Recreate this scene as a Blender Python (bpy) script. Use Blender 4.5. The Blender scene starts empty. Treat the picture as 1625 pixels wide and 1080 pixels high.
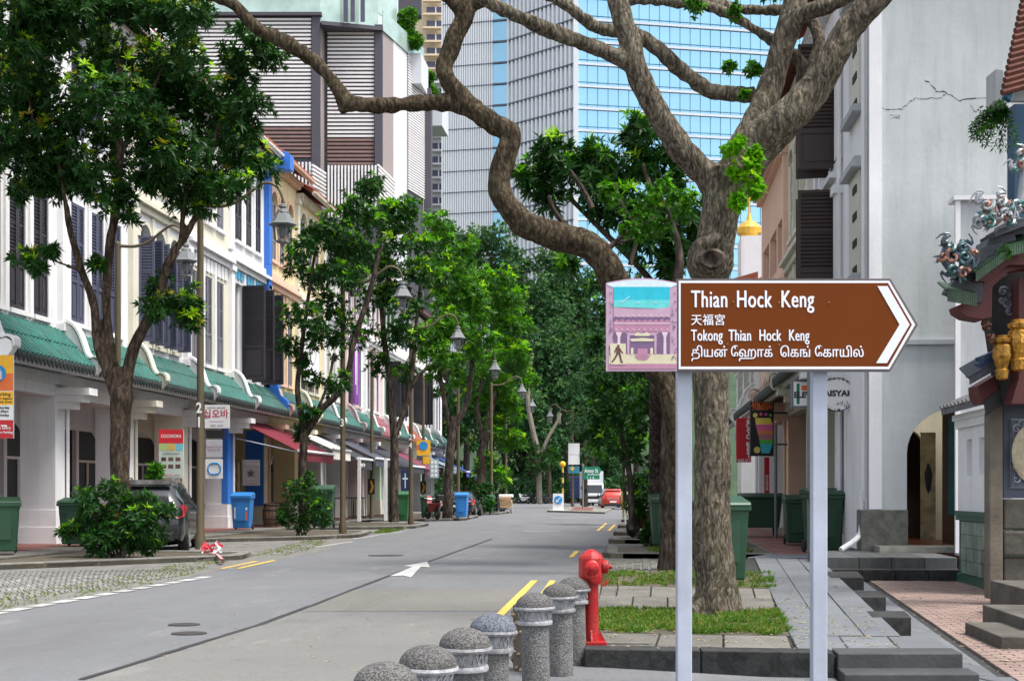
import bpy, math, random
import numpy as np
from mathutils import Vector, Matrix, noise
from math import radians as R, sin, cos, pi
random.seed(7); np.random.seed(7)
S = bpy.context.scene; COL = S.collection
# ------------------------------------------------ camera, world, sun, exposure
CH = 1.5; F = 2200.0; HY = 778.0; CX = 812.5; YAW = R(5.285); CA, SA = cos(YAW), sin(YAW)
cd = bpy.data.cameras.new('camera'); cam = bpy.data.objects.new('camera', cd); COL.objects.link(cam)
cam.location = (0, 0, CH); cam.rotation_euler = (pi/2, 0, YAW)
cd.sensor_width = 36; cd.lens = 36*F/1625; cd.shift_y = (HY-540)/1625; cd.clip_end = 3000; cd.clip_start = .1
S.camera = cam
wd = bpy.data.worlds.new("World"); S.world = wd; wd.use_nodes = True
nt = wd.node_tree; bg = nt.nodes['Background']
sk = nt.nodes.new('ShaderNodeTexSky'); sk.sky_type = 'NISHITA'; sk.sun_disc = False
SUN_EL, SUN_AZ = R(64), R(112)      # azimuth clockwise from +Y
sk.sun_elevation = SUN_EL; sk.sun_rotation = SUN_AZ; sk.air_density = 1.0; sk.dust_density = 3.0; sk.ozone_density = 1.0
hs = nt.nodes.new('ShaderNodeHueSaturation'); hs.inputs['Saturation'].default_value = .35      # thin high cloud
nt.links.new(sk.outputs[0], hs.inputs['Color']); nt.links.new(hs.outputs[0], bg.inputs[0]); bg.inputs[1].default_value = 0.15
sl = bpy.data.lights.new('sun', 'SUN'); sl.energy = 2.0; sl.angle = R(16); sl.color = (1, .95, .87)
so = bpy.data.objects.new('sun', sl); COL.objects.link(so)
sdir = Vector((sin(SUN_AZ)*cos(SUN_EL), cos(SUN_AZ)*cos(SUN_EL), sin(SUN_EL)))
so.rotation_euler = (-sdir).to_track_quat('-Z', 'Y').to_euler(); so.location = (0, -10, 40)
S.view_settings.view_transform = 'Standard'; S.view_settings.look = 'None'; S.view_settings.gamma = 1
S.view_settings.exposure = 1.08; S.view_settings.use_curve_mapping = False
S.cycles.max_bounces = 6; S.cycles.diffuse_bounces = 3; S.cycles.transparent_max_bounces = 6
# ------------------------------------------------ coordinate helpers (photo pixel + distance -> world)
def W(px, py, D):
    xc = (px-CX)/F*D; zc = CH-(py-HY)/F*D
    return Vector((xc*CA - D*SA, xc*SA + D*CA, zc))
def G(px, py, z=0.0): return W(px, py, (CH-z)*F/(py-HY))
def DX(px, X):                       # distance along the view of the point of column px on the plane x = X
    return X/((px-CX)/F*CA - SA)
def YX(px, X):
    D = DX(px, X); return (px-CX)/F*D*SA + D*CA
# ------------------------------------------------ materials
MATS = {}
def lnk(t, a, b): t.links.new(a, b)
def mat(name, col, rough=.75, var=.18, scale=1.5, bump=.15, bscale=30, streak=0.0, dirt=(.12,.11,.1), metal=0.0, emit=None, spots=0.0, spotcol=(.1,.1,.1), spotscale=60, coat=0):
    if name in MATS: return MATS[name]
    m = bpy.data.materials.new(name); m.use_nodes = True; t = m.node_tree; p = t.nodes['Principled BSDF']
    p.inputs['Roughness'].default_value = rough; p.inputs['Metallic'].default_value = metal
    if coat: p.inputs['Coat Weight'].default_value = coat; p.inputs['Coat Roughness'].default_value = .08
    g = t.nodes.new('ShaderNodeNewGeometry')
    n = t.nodes.new('ShaderNodeTexNoise'); n.inputs['Scale'].default_value = scale; n.inputs['Detail'].default_value = 6; n.inputs['Roughness'].default_value = .65
    lnk(t, g.outputs['Position'], n.inputs['Vector'])
    mr = t.nodes.new('ShaderNodeMapRange'); mr.inputs[1].default_value = .3; mr.inputs[2].default_value = .7
    mr.inputs[3].default_value = 1-var; mr.inputs[4].default_value = 1+var*.6
    lnk(t, n.outputs['Fac'], mr.inputs[0])
    mx = t.nodes.new('ShaderNodeVectorMath'); mx.operation = 'SCALE'; mx.inputs[0].default_value = col[:3]
    lnk(t, mr.outputs[0], mx.inputs['Scale']); out = mx.outputs[0]
    oi = t.nodes.new('ShaderNodeObjectInfo'); mr2 = t.nodes.new('ShaderNodeMapRange'); mr2.inputs[3].default_value = 1-var*.5; mr2.inputs[4].default_value = 1+var*.5
    lnk(t, oi.outputs['Random'], mr2.inputs[0]); m3 = t.nodes.new('ShaderNodeVectorMath'); m3.operation = 'SCALE'
    lnk(t, out, m3.inputs[0]); lnk(t, mr2.outputs[0], m3.inputs['Scale']); out = m3.outputs[0]
    if streak:
        mp = t.nodes.new('ShaderNodeMapping'); mp.inputs['Scale'].default_value = (2.6, 2.6, .25); lnk(t, g.outputs['Position'], mp.inputs[0])
        n2 = t.nodes.new('ShaderNodeTexNoise'); n2.inputs['Scale'].default_value = 1.3; n2.inputs['Detail'].default_value = 8; n2.inputs['Roughness'].default_value = .7
        lnk(t, mp.outputs[0], n2.inputs['Vector'])
        r2 = t.nodes.new('ShaderNodeMapRange'); r2.inputs[1].default_value = .48; r2.inputs[2].default_value = .8; r2.inputs[3].default_value = 0; r2.inputs[4].default_value = streak
        lnk(t, n2.outputs['Fac'], r2.inputs[0])
        mm = t.nodes.new('ShaderNodeMix'); mm.data_type = 'RGBA'; mm.inputs['B'].default_value = (*dirt, 1)
        lnk(t, r2.outputs[0], mm.inputs['Factor']); lnk(t, out, mm.inputs['A']); out = mm.outputs['Result']
    if spots:
        v = t.nodes.new('ShaderNodeTexVoronoi'); v.inputs['Scale'].default_value = spotscale; lnk(t, g.outputs['Position'], v.inputs['Vector'])
        s2 = t.nodes.new('ShaderNodeSeparateColor'); lnk(t, v.outputs['Color'], s2.inputs[0])
        r3 = t.nodes.new('ShaderNodeMapRange'); r3.inputs[1].default_value = .45; r3.inputs[2].default_value = .55; r3.inputs[3].default_value = 0; r3.inputs[4].default_value = spots
        lnk(t, s2.outputs[0], r3.inputs[0])
        mm = t.nodes.new('ShaderNodeMix'); mm.data_type = 'RGBA'; mm.inputs['B'].default_value = (*spotcol, 1)
        lnk(t, r3.outputs[0], mm.inputs['Factor']); lnk(t, out, mm.inputs['A']); out = mm.outputs['Result']
    lnk(t, out, p.inputs['Base Color'])
    if bump:
        nb = t.nodes.new('ShaderNodeTexNoise'); nb.inputs['Scale'].default_value = bscale; nb.inputs['Detail'].default_value = 4
        lnk(t, g.outputs['Position'], nb.inputs['Vector'])
        b = t.nodes.new('ShaderNodeBump'); b.inputs['Strength'].default_value = bump; b.inputs['Distance'].default_value = .02
        lnk(t, nb.outputs['Fac'], b.inputs['Height']); lnk(t, b.outputs[0], p.inputs['Normal'])
    if emit: p.inputs['Emission Color'].default_value = (*emit[:3], 1); p.inputs['Emission Strength'].default_value = emit[3]
    MATS[name] = m; return m
def leafmat(name, col, trans=.3, rough=.42, var=.35):
    m = bpy.data.materials.new(name); m.use_nodes = True; t = m.node_tree; p = t.nodes['Principled BSDF']
    g = t.nodes.new('ShaderNodeNewGeometry')
    n = t.nodes.new('ShaderNodeTexNoise'); n.inputs['Scale'].default_value = .9; n.inputs['Detail'].default_value = 5; lnk(t, g.outputs['Position'], n.inputs['Vector'])
    w = t.nodes.new('ShaderNodeTexWhiteNoise'); w.noise_dimensions = '1D'; lnk(t, g.outputs['Random Per Island'], w.inputs['W'])
    ad = t.nodes.new('ShaderNodeMath'); ad.operation = 'ADD'; lnk(t, n.outputs['Fac'], ad.inputs[0]); lnk(t, w.outputs['Value'], ad.inputs[1])
    mr = t.nodes.new('ShaderNodeMapRange'); mr.inputs[1].default_value = .3; mr.inputs[2].default_value = 1.6; mr.inputs[3].default_value = 1-var; mr.inputs[4].default_value = 1+var
    lnk(t, ad.outputs[0], mr.inputs[0])
    mx = t.nodes.new('ShaderNodeVectorMath'); mx.operation = 'SCALE'; mx.inputs[0].default_value = col; lnk(t, mr.outputs[0], mx.inputs['Scale'])
    lnk(t, mx.outputs[0], p.inputs['Base Color']); p.inputs['Roughness'].default_value = rough; p.inputs['Specular IOR Level'].default_value = .22
    tr = t.nodes.new('ShaderNodeBsdfTranslucent'); sc = t.nodes.new('ShaderNodeVectorMath'); sc.operation = 'MULTIPLY'; sc.inputs[1].default_value = (1.3, 1.5, .5)
    lnk(t, mx.outputs[0], sc.inputs[0]); lnk(t, sc.outputs[0], tr.inputs[0])
    mi = t.nodes.new('ShaderNodeMixShader'); mi.inputs[0].default_value = trans
    lnk(t, p.outputs[0], mi.inputs[1]); lnk(t, tr.outputs[0], mi.inputs[2]); lnk(t, mi.outputs[0], t.nodes['Material Output'].inputs['Surface'])
    return m
def barkmat(name, col, col2, lich=None, zs=.2, sc=26, bump=.7, lichf=.55):
    m = bpy.data.materials.new(name); m.use_nodes = True; t = m.node_tree; p = t.nodes['Principled BSDF']; p.inputs['Roughness'].default_value = .92
    p.inputs['Specular IOR Level'].default_value = .2
    g = t.nodes.new('ShaderNodeNewGeometry'); mp = t.nodes.new('ShaderNodeMapping'); mp.inputs['Scale'].default_value = (1, 1, zs)
    nd = t.nodes.new('ShaderNodeTexNoise'); nd.inputs['Scale'].default_value = 3.5; nd.inputs['Detail'].default_value = 3; lnk(t, g.outputs['Position'], nd.inputs['Vector'])
    s0 = t.nodes.new('ShaderNodeVectorMath'); s0.operation = 'SCALE'; s0.inputs['Scale'].default_value = .22; lnk(t, nd.outputs['Color'], s0.inputs[0])
    av = t.nodes.new('ShaderNodeVectorMath'); av.operation = 'ADD'; lnk(t, g.outputs['Position'], av.inputs[0]); lnk(t, s0.outputs[0], av.inputs[1]); lnk(t, av.outputs[0], mp.inputs[0])
    def noise_(scale, det, rough, src):
        n = t.nodes.new('ShaderNodeTexNoise'); n.inputs['Scale'].default_value = scale; n.inputs['Detail'].default_value = det; n.inputs['Roughness'].default_value = rough; lnk(t, src, n.inputs['Vector']); return n.outputs['Fac']
    n1 = noise_(sc, 8, .72, mp.outputs[0]); n2 = noise_(2.2, 5, .6, g.outputs['Position'])
    vo = t.nodes.new('ShaderNodeTexVoronoi'); vo.feature = 'F1'; vo.inputs['Scale'].default_value = sc*.75; vo.inputs['Randomness'].default_value = 1; lnk(t, mp.outputs[0], vo.inputs['Vector'])
    inv = t.nodes.new('ShaderNodeMapRange'); inv.inputs[1].default_value = .1; inv.inputs[2].default_value = .75; inv.inputs[3].default_value = 1; inv.inputs[4].default_value = 0; lnk(t, vo.outputs['Distance'], inv.inputs[0])
    def mth(op, a_, b_):
        q = t.nodes.new('ShaderNodeMath'); q.operation = op
        for i, v in enumerate((a_, b_)):
            if isinstance(v, (int, float)): q.inputs[i].default_value = v
            else: lnk(t, v, q.inputs[i])
        return q.outputs[0]
    h = mth('ADD', mth('MULTIPLY', n1, .75), mth('ADD', mth('MULTIPLY', inv.outputs[0], .22), mth('MULTIPLY', n2, .22)))
    cr = t.nodes.new('ShaderNodeValToRGB'); e = cr.color_ramp.elements
    e[0].position = .42; e[0].color = (*[c*.3 for c in col], 1); e[1].position = .76; e[1].color = (*col2, 1); x = e.new(.56); x.color = (*col, 1)
    lnk(t, h, cr.inputs[0]); out = cr.outputs[0]
    if lich:
        nl = noise_(3.0, 10, .8, g.outputs['Position'])
        ml = t.nodes.new('ShaderNodeMapRange'); ml.inputs[1].default_value = .52; ml.inputs[2].default_value = .7; ml.inputs[3].default_value = 0; ml.inputs[4].default_value = lichf; lnk(t, nl, ml.inputs[0])
        mm = t.nodes.new('ShaderNodeMix'); mm.data_type = 'RGBA'; mm.inputs['B'].default_value = (*lich, 1); lnk(t, mth('MULTIPLY', ml.outputs[0], mth('MULTIPLY', n1, 1.7)), mm.inputs['Factor']); lnk(t, out, mm.inputs['A']); out = mm.outputs['Result']
    lnk(t, out, p.inputs['Base Color'])
    b = t.nodes.new('ShaderNodeBump'); b.inputs['Strength'].default_value = bump; b.inputs['Distance'].default_value = .05; lnk(t, h, b.inputs['Height']); lnk(t, b.outputs[0], p.inputs['Normal'])
    MATS[name] = m; return m
def glassmat(name, col, rough=.08, metal=.0, spec=.5):
    m = mat(name, col, rough=rough, var=.1, bump=0, metal=metal); return m
# ------------------------------------------------ mesh builder
ORG = {}
def org(o):
    v = Vector((0, 0, 0))
    while o is not None: v = v + Vector(ORG.get(o.name, (0, 0, 0))); o = o.parent
    return v
def tag(o, label=None, cat=None, group=None, kind=None):
    if label: o['label'] = label
    if cat: o['category'] = cat
    if group: o['group'] = group
    if kind: o['kind'] = kind
    return o
def thing(name, label, cat, loc=(0, 0, 0), group=None):
    o = bpy.data.objects.new(name, None); COL.objects.link(o); o.location = loc; ORG[o.name] = tuple(loc); o.empty_display_size = .2
    return tag(o, label, cat, group)
class MB:
    def __init__(s, M=None): s.v = []; s.f = []; s.mi = []; s.M = M; s.m = 0; s.flip = M is not None and M.to_3x3().determinant() < 0
    def add(s, vs, fs):
        b = len(s.v)
        s.v += [tuple(s.M @ Vector(v)) for v in vs] if s.M is not None else [tuple(v) for v in vs]
        for f in fs:
            f = [b+i for i in f]; s.f.append(f[::-1] if s.flip else f); s.mi.append(s.m)
        return s
    def bx(s, x0, x1, y0, y1, z0, z1):
        return s.add([(x0,y0,z0),(x1,y0,z0),(x1,y1,z0),(x0,y1,z0),(x0,y0,z1),(x1,y0,z1),(x1,y1,z1),(x0,y1,z1)],
                     [(0,3,2,1),(4,5,6,7),(0,1,5,4),(1,2,6,5),(2,3,7,6),(3,0,4,7)])
    def box(s, c, d, rz=0, rx=0, ry=0):
        m = Matrix.Rotation(rz, 3, 'Z') @ Matrix.Rotation(ry, 3, 'Y') @ Matrix.Rotation(rx, 3, 'X'); c = Vector(c)
        vs = [c + m @ Vector((sx*d[0]/2, sy*d[1]/2, sz*d[2]/2)) for sz in (-1, 1) for sx, sy in ((-1,-1),(1,-1),(1,1),(-1,1))]
        return s.add(vs, [(0,3,2,1),(4,5,6,7),(0,1,5,4),(1,2,6,5),(2,3,7,6),(3,0,4,7)])
    def poly(s, pts, off):              # closed outline pts (3d) extruded by vector off
        n = len(pts); pts = [Vector(p) for p in pts]; off = Vector(off)
        vs = pts + [p+off for p in pts]
        return s.add(vs, [tuple(range(n))[::-1], tuple(range(n, 2*n))] + [(i, (i+1) % n, n+(i+1) % n, n+i) for i in range(n)])
    def face(s, pts): return s.add(pts, [tuple(range(len(pts)))])
    def tube(s, pts, rad, n=10, cap=True, jit=0):
        pts = [Vector(p) for p in pts]; k = len(pts)
        if not hasattr(rad, '__len__'): rad = [rad]*k
        vs = []; up = None
        for i in range(k):
            d = (pts[min(i+1, k-1)] - pts[max(i-1, 0)]).normalized()
            if up is None:
                up = Vector((0, 0, 1)) if abs(d.z) < .9 else Vector((1, 0, 0))
            a = d.cross(up).normalized(); b = a.cross(d).normalized(); up = b
            for j in range(n):
                q = 2*pi*j/n; r = rad[i]*(1+(random.uniform(-jit, jit) if jit else 0)); vs.append(pts[i] + a*cos(q)*r + b*sin(q)*r)
        fs = [(i*n+j, i*n+(j+1) % n, (i+1)*n+(j+1) % n, (i+1)*n+j) for i in range(k-1) for j in range(n)]
        if cap: fs += [tuple(range(n))[::-1], tuple(range((k-1)*n, k*n))]
        return s.add(vs, fs)
    def lathe(s, c, prof, n=16, sx=1, sy=1):
        vs = []; k = len(prof)
        for r, z in prof:
            for j in range(n): q = 2*pi*j/n; vs.append((c[0]+cos(q)*r*sx, c[1]+sin(q)*r*sy, c[2]+z))
        fs = [(i*n+j, i*n+(j+1) % n, (i+1)*n+(j+1) % n, (i+1)*n+j) for i in range(k-1) for j in range(n)]
        fs += [tuple(range(n))[::-1], tuple(range((k-1)*n, k*n))]
        return s.add(vs, fs)
    def build(s, name, m, parent=None, smooth=False, bevel=0, kind=None, label=None, hidden=False):
        if not s.v: return None
        me = bpy.data.meshes.new(name); og = org(parent) if parent else Vector((0, 0, 0))
        me.from_pydata([(x-og.x, y-og.y, z-og.z) for x, y, z in s.v], [], s.f)
        for q in (m if isinstance(m, (list, tuple)) else [m]): me.materials.append(q)
        if isinstance(m, (list, tuple)) and len(m) > 1: me.polygons.foreach_set('material_index', s.mi)
        if smooth: me.polygons.foreach_set('use_smooth', [True]*len(me.polygons))
        o = bpy.data.objects.new(name, me); COL.objects.link(o)
        if parent: o.parent = parent
        if smooth:
            try: me.set_sharp_from_angle(angle=R(40))
            except Exception: pass
        if bevel:
            b = o.modifiers.new('bevel', 'BEVEL'); b.width = bevel; b.segments = 2; b.limit_method = 'ANGLE'
        if kind: o['kind'] = kind
        if label: o['label'] = label
        return o
def dup(o, loc=None, rz=None, parent=None, **kw):
    c = o.copy(); COL.objects.link(c)
    if parent is not None: c.parent = parent
    for ch in o.children: dup(ch, parent=c)
    if loc is not None: c.location = loc; ORG[c.name] = tuple(loc)
    if rz is not None: c.rotation_euler = (0, 0, rz)
    tag(c, **kw); return c
def smoothpath(pts, rad, sub=6):
    P = [Vector(p) for p in pts]; n = len(P); o = []; r = []
    for i in range(n-1):
        p0, p1, p2, p3 = P[max(i-1, 0)], P[i], P[i+1], P[min(i+2, n-1)]
        for k in range(sub):
            t = k/sub
            o.append(.5*((2*p1)+(-p0+p2)*t+(2*p0-5*p1+4*p2-p3)*t*t+(-p0+3*p1-3*p2+p3)*t**3)); r.append(rad[i]*(1-t)+rad[i+1]*t)
    o.append(P[-1]); r.append(rad[-1]); return o, r
def textobj(body, size, m, parent, loc, rot=(pi/2, 0, 0), xs=1.0, bold=0, align='LEFT', name='lettering', space=1.0, ysc=1.0, fat=0, res=4):
    c = bpy.data.curves.new('lettering', 'FONT'); c.body = body; c.size = size; c.offset = bold; c.align_x = align; c.extrude = .0008; c.space_character = space
    c.resolution_u = res
    tmp = bpy.data.objects.new('tmp', c); COL.objects.link(tmp); bpy.context.view_layer.update()
    me = bpy.data.meshes.new_from_object(tmp.evaluated_get(bpy.context.evaluated_depsgraph_get())); bpy.data.objects.remove(tmp)
    if fat:
        import bmesh as _bm
        bm = _bm.new(); bm.from_mesh(me); n0 = list(bm.verts)+list(bm.edges)+list(bm.faces)
        for k, dx in enumerate((fat, -fat)):
            g_ = _bm.ops.duplicate(bm, geom=n0)['geom']; vv = [e for e in g_ if isinstance(e, _bm.types.BMVert)]
            _bm.ops.translate(bm, verts=vv, vec=(dx, (k-.5)*fat*.6, .00025*(k+1)))
        bm.to_mesh(me); bm.free()
    me.materials.clear(); me.materials.append(m)
    o = bpy.data.objects.new(name, me); COL.objects.link(o); o.parent = parent; o.location = loc; o.rotation_euler = rot; o.scale = (xs, ysc, 1)
    return o
# leaves: many small folded blades, made with numpy in one mesh
def leafmesh(name, P, A, L, Wd, per, mats, parent, leaf_slot=None, spread=.9, droop=.15, kind=None):
    # P centres (n,3), A axes (n,3); per leaves round each axis
    n = len(P); A = A/np.linalg.norm(A, axis=1, keepdims=True)
    ref = np.where(np.abs(A[:, 2:3]) < .9, np.array([[0, 0, 1.]]), np.array([[1., 0, 0]])); U = np.cross(A, ref); U /= np.linalg.norm(U, axis=1, keepdims=True); V = np.cross(A, U)
    P = np.repeat(P, per, 0); A = np.repeat(A, per, 0); U = np.repeat(U, per, 0); V = np.repeat(V, per, 0); N = n*per
    th = np.tile(np.arange(per)*2*pi/per, n) + np.repeat(np.random.rand(n)*6.28, per) + np.random.randn(N)*.25
    el = np.random.normal(spread, .3, N)[:, None]
    d = (U*np.cos(th)[:, None]+V*np.sin(th)[:, None])*np.sin(el) + A*np.cos(el); side = np.cross(d, A+.01); side /= np.linalg.norm(side, axis=1, keepdims=True); nrm = np.cross(side, d)
    l = L*(np.random.rand(N, 1)*.6+.7); w = Wd*(np.random.rand(N, 1)*.4+.8)
    dr = np.array([[0, 0, -1.]])*l*droop
    v0 = P; v1 = P+d*l*.45+side*w*.5+nrm*w*.15; v2 = P+d*l+dr; v3 = P+d*l*.45-side*w*.5+nrm*w*.15; vm = P+d*l*.5
    vs = np.stack([v0, v1, v2, vm, v3], 1).reshape(-1, 3)
    b = (np.arange(N)*5)[:, None]
    f = np.concatenate([b+np.array([0, 3, 2, 1]), b+np.array([0, 4, 2, 3])], 1).reshape(-1, 4)
    og = np.array(org(parent)); vs = vs-og
    me = bpy.data.meshes.new(name); me.vertices.add(len(vs)); me.vertices.foreach_set('co', vs.ravel())
    me.loops.add(f.size); me.loops.foreach_set('vertex_index', f.ravel()); me.polygons.add(len(f))
    me.polygons.foreach_set('loop_start', np.arange(len(f))*4)
    for q in mats: me.materials.append(q)
    if leaf_slot is not None: me.polygons.foreach_set('material_index', np.repeat(leaf_slot, per*2).astype(np.int32))
    me.update(calc_edges=True)
    o = bpy.data.objects.new(name, me); COL.objects.link(o); o.parent = parent
    if kind: o['kind'] = kind
    return o
def blobs_points(blobs, dens):
    # blobs: (centre, radius); points fill each blob, denser outside; returns positions, outward axes, height in own blob
    Ps, As, Hs = [], [], []
    for c, r in blobs:
        k = max(6, int(dens*r*r)); d = np.random.randn(k, 3); d /= np.linalg.norm(d, axis=1, keepdims=True)
        rr = r*(.35+.65*np.random.rand(k, 1)**.6)*(1+.25*np.random.randn(k, 1)*.6)
        Ps.append(np.array(c)+d*rr*np.array([[1, 1, .85]])); As.append(d+np.array([[0, 0, .45]])+.3*np.random.randn(k, 3)); Hs.append(d[:, 2]*rr[:, 0]/r)
    return np.concatenate(Ps), np.concatenate(As), np.concatenate(Hs)
def crown(parent, blobs, dens, L, Wd, per, mats, yfrac=.2, name='crown', spread=.9, sub=3, core=.8, cl=1):
    # each blob is broken into clumps so the outline is uneven
    bl = []
    for c, r in blobs:
        for k in range(sub):
            d = Vector(np.random.randn(3)).normalized()*r*random.uniform(.35, .85); bl.append((tuple(Vector(c)+d), r*random.uniform(.35, .6)*cl))
        bl.append((c, r*core))
    P, A, H = blobs_points(bl, dens)
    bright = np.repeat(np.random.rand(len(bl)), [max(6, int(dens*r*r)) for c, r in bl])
    yg = ((H > .25) & (np.random.rand(len(P)) < yfrac*2.2*bright)).astype(int)  # brighter leaves on clump tops only: new growth plus painted sun highlights
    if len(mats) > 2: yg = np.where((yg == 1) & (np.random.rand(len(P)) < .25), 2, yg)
    return leafmesh(name, P, A, L, Wd, per, mats, parent, yg, spread)
def fuse(name, mb, m, parent, voxel=.03, disp=.02, dscale=6, smooth=4):
    o = mb.build('tmp', m); mod = o.modifiers.new('r', 'REMESH'); mod.mode = 'VOXEL'; mod.voxel_size = voxel
    sm = o.modifiers.new('s', 'SMOOTH'); sm.iterations = smooth; sm.factor = .5
    bpy.context.view_layer.update(); me = bpy.data.meshes.new_from_object(o.evaluated_get(bpy.context.evaluated_depsgraph_get()))
    bpy.data.objects.remove(o); n = len(me.vertices); co = np.empty(n*3); me.vertices.foreach_get('co', co); co = co.reshape(-1, 3)
    no = np.empty(n*3); me.vertices.foreach_get('normal', no); no = no.reshape(-1, 3); dd = np.empty(n)
    for i in range(n):
        x, y, z = co[i]; dd[i] = noise.noise(Vector((x*dscale*2.2, y*dscale*2.2, z*dscale*.5))) + .6*noise.noise(Vector((x*2.5, y*2.5, z*2.0)))*1.5
    co = co+no*dd[:, None]*disp - np.array(org(parent)); me.vertices.foreach_set('co', co.ravel()); me.polygons.foreach_set('use_smooth', [True]*len(me.polygons))
    me.name = name; me.materials.clear(); me.materials.append(m)
    o = bpy.data.objects.new(name, me); COL.objects.link(o); o.parent = parent; return o
def quadgrid(name, q, nu, nv, gap, z0, z1, m, parent, stagger=False, jit=.004, stuff_after=300, shift=.5):
    # paving: pieces laid over the world quad q (p00,p10,p11,p01) ; nearest 300 single pieces, the rest joined
    p00, p10, p11, p01 = [Vector(p) for p in q]; L0 = ((p10-p00).length+(p11-p01).length)/2/nu; L1 = ((p01-p00).length+(p11-p10).length)/2/nv
    gu, gv = gap/L0/2, gap/L1/2
    def B(u, v): u /= nu; v /= nv; p = p00*(1-u)*(1-v)+p10*u*(1-v)+p11*u*v+p01*(1-u)*v; return p
    pcs = []
    for j in range(nv):
        u = -shift if stagger and j % 2 else 0
        while u < nu-.01:
            a, b = max(u, 0), min(u+1, nu)
            if b-a > .12: pcs.append((a+gu, b-gu, j+gv, j+1-gv))
            u += 1
    rest = MB(); k = 0
    for a, b, c, d in pcs:
        dz = random.uniform(-jit, jit); cs = [B(a, c), B(b, c), B(b, d), B(a, d)]
        bot = [(p.x, p.y, z0) for p in cs]; ch = .006
        ctr = (cs[0]+cs[2])/2; mid = [(p.x, p.y, z1+dz-ch) for p in cs]; top = [(p.x+(ctr.x-p.x)*.03, p.y+(ctr.y-p.y)*.03, z1+dz) for p in cs]
        tgt = MB() if k < stuff_after else rest
        tgt.add(bot+mid+top, [(8, 9, 10, 11)]+[(i, (i+1) % 4, 4+(i+1) % 4, 4+i) for i in range(4)]+[(4+i, 4+(i+1) % 4, 8+(i+1) % 4, 8+i) for i in range(4)])
        if k < stuff_after: tgt.build(name, m, parent)
        k += 1
    if rest.v: rest.build(name+'_field', m, parent, kind='stuff')
def ngon_sheet(name, pts, z0, z1, m, kind='structure', parent=None):
    b = MB(); b.poly([(p[0], p[1], z0) for p in pts], (0, 0, z1-z0)); o = b.build(name, m, parent); 
    if kind: o['kind'] = kind
    return o
def kerb(pts, w, z0, z1, m, parent, name='kerb_stone', L=1.0, side=1):
    # separate kerb stones along a polyline, the stones lying on its right (side=1) or left
    for a, b in zip(pts[:-1], pts[1:]):
        a, b = Vector((a[0], a[1], 0)), Vector((b[0], b[1], 0)); d = b-a; n = max(1, round(d.length/L)); d /= n; t = d.normalized(); nn = Vector((t.y, -t.x, 0))*side*w
        for i in range(n):
            p = a+d*i+t*.006; q = a+d*(i+1)-t*.006; dz = random.uniform(-.006, .006)
            mb = MB(); mb.poly([(p.x, p.y, z0), (q.x, q.y, z0), (q.x+nn.x, q.y+nn.y, z0), (p.x+nn.x, p.y+nn.y, z0)], (0, 0, z1-z0+dz)); mb.build(name, m, parent, bevel=.015)
# ------------------------------------------------ palette
def roadmat(name, col, stain, light):
    m = mat(name, col, rough=.92, var=.1, scale=.35, bump=.5, bscale=110, spots=.3, spotcol=[c*.55 for c in col], spotscale=70); t = m.node_tree; p = t.nodes['Principled BSDF']
    src = p.inputs['Base Color'].links[0].from_socket; g = [n for n in t.nodes if n.type == 'NEW_GEOMETRY'][0]
    for sc, lo, hi, c, f, stx in ((.5,.5,.72,stain,.55,(1,.22,1)),(3.5,.55,.75,stain,.5,(1,.5,1)),(1.3,.56,.74,light,.5,(1,.35,1)),(28,.58,.7,stain,.5,(1,1,1)),(60,.6,.7,light,.6,(1,1,1))):
        mp = t.nodes.new('ShaderNodeMapping'); mp.inputs['Scale'].default_value = stx; mp.inputs['Location'].default_value = (sc*3, sc, 0); lnk(t, g.outputs['Position'], mp.inputs[0])
        n = t.nodes.new('ShaderNodeTexNoise'); n.inputs['Scale'].default_value = sc; n.inputs['Detail'].default_value = 9; n.inputs['Roughness'].default_value = .7; lnk(t, mp.outputs[0], n.inputs['Vector'])
        r = t.nodes.new('ShaderNodeMapRange'); r.inputs[1].default_value = lo; r.inputs[2].default_value = hi; r.inputs[3].default_value = 0; r.inputs[4].default_value = f; lnk(t, n.outputs['Fac'], r.inputs[0])
        mm = t.nodes.new('ShaderNodeMix'); mm.data_type = 'RGBA'; mm.inputs['B'].default_value = (*c, 1); lnk(t, r.outputs[0], mm.inputs['Factor']); lnk(t, src, mm.inputs['A']); src = mm.outputs['Result']
    lnk(t, src, p.inputs['Base Color']); return m
asphalt = roadmat('asphalt', (.165,.17,.18), (.085,.085,.09), (.26,.26,.26))
concrete_road = roadmat('concrete_road', (.168,.166,.158), (.09,.088,.08), (.28,.27,.25))
soilm = mat('soil', (.09,.075,.05), var=.4, scale=5, bump=.8, bscale=25)
slate = mat('slate_slab', (.135,.147,.162), rough=.6, var=.22, scale=1.2, bump=.2, bscale=40, streak=.35, dirt=(.2,.18,.14), spots=.12, spotcol=(.1,.1,.1), spotscale=18)
slate2 = mat('worn_slab', (.145,.138,.12), rough=.85, var=.4, scale=1.6, bump=.3, bscale=40, streak=.5, dirt=(.1,.095,.07))
granite_dark = mat('wet_granite', (.016,.017,.018), rough=.85, var=.7, scale=4, bump=.3, bscale=30, streak=.3, dirt=(.10,.10,.09), spots=.15, spotcol=(.09,.09,.085), spotscale=14)
kerbm = mat('kerb_concrete', (.19,.185,.165), rough=.9, var=.35, scale=3, bump=.5, bscale=25, streak=.7, dirt=(.05,.05,.04))
kerb_dark = mat('kerb_stained', (.11,.105,.09), rough=.9, var=.4, scale=3, bump=.5, bscale=25, streak=.7, dirt=(.04,.04,.03))
brickm = mat('brick_paver', (.26,.185,.16), rough=.9, var=.32, scale=1.1, bump=.3, bscale=50, streak=.2)
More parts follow.
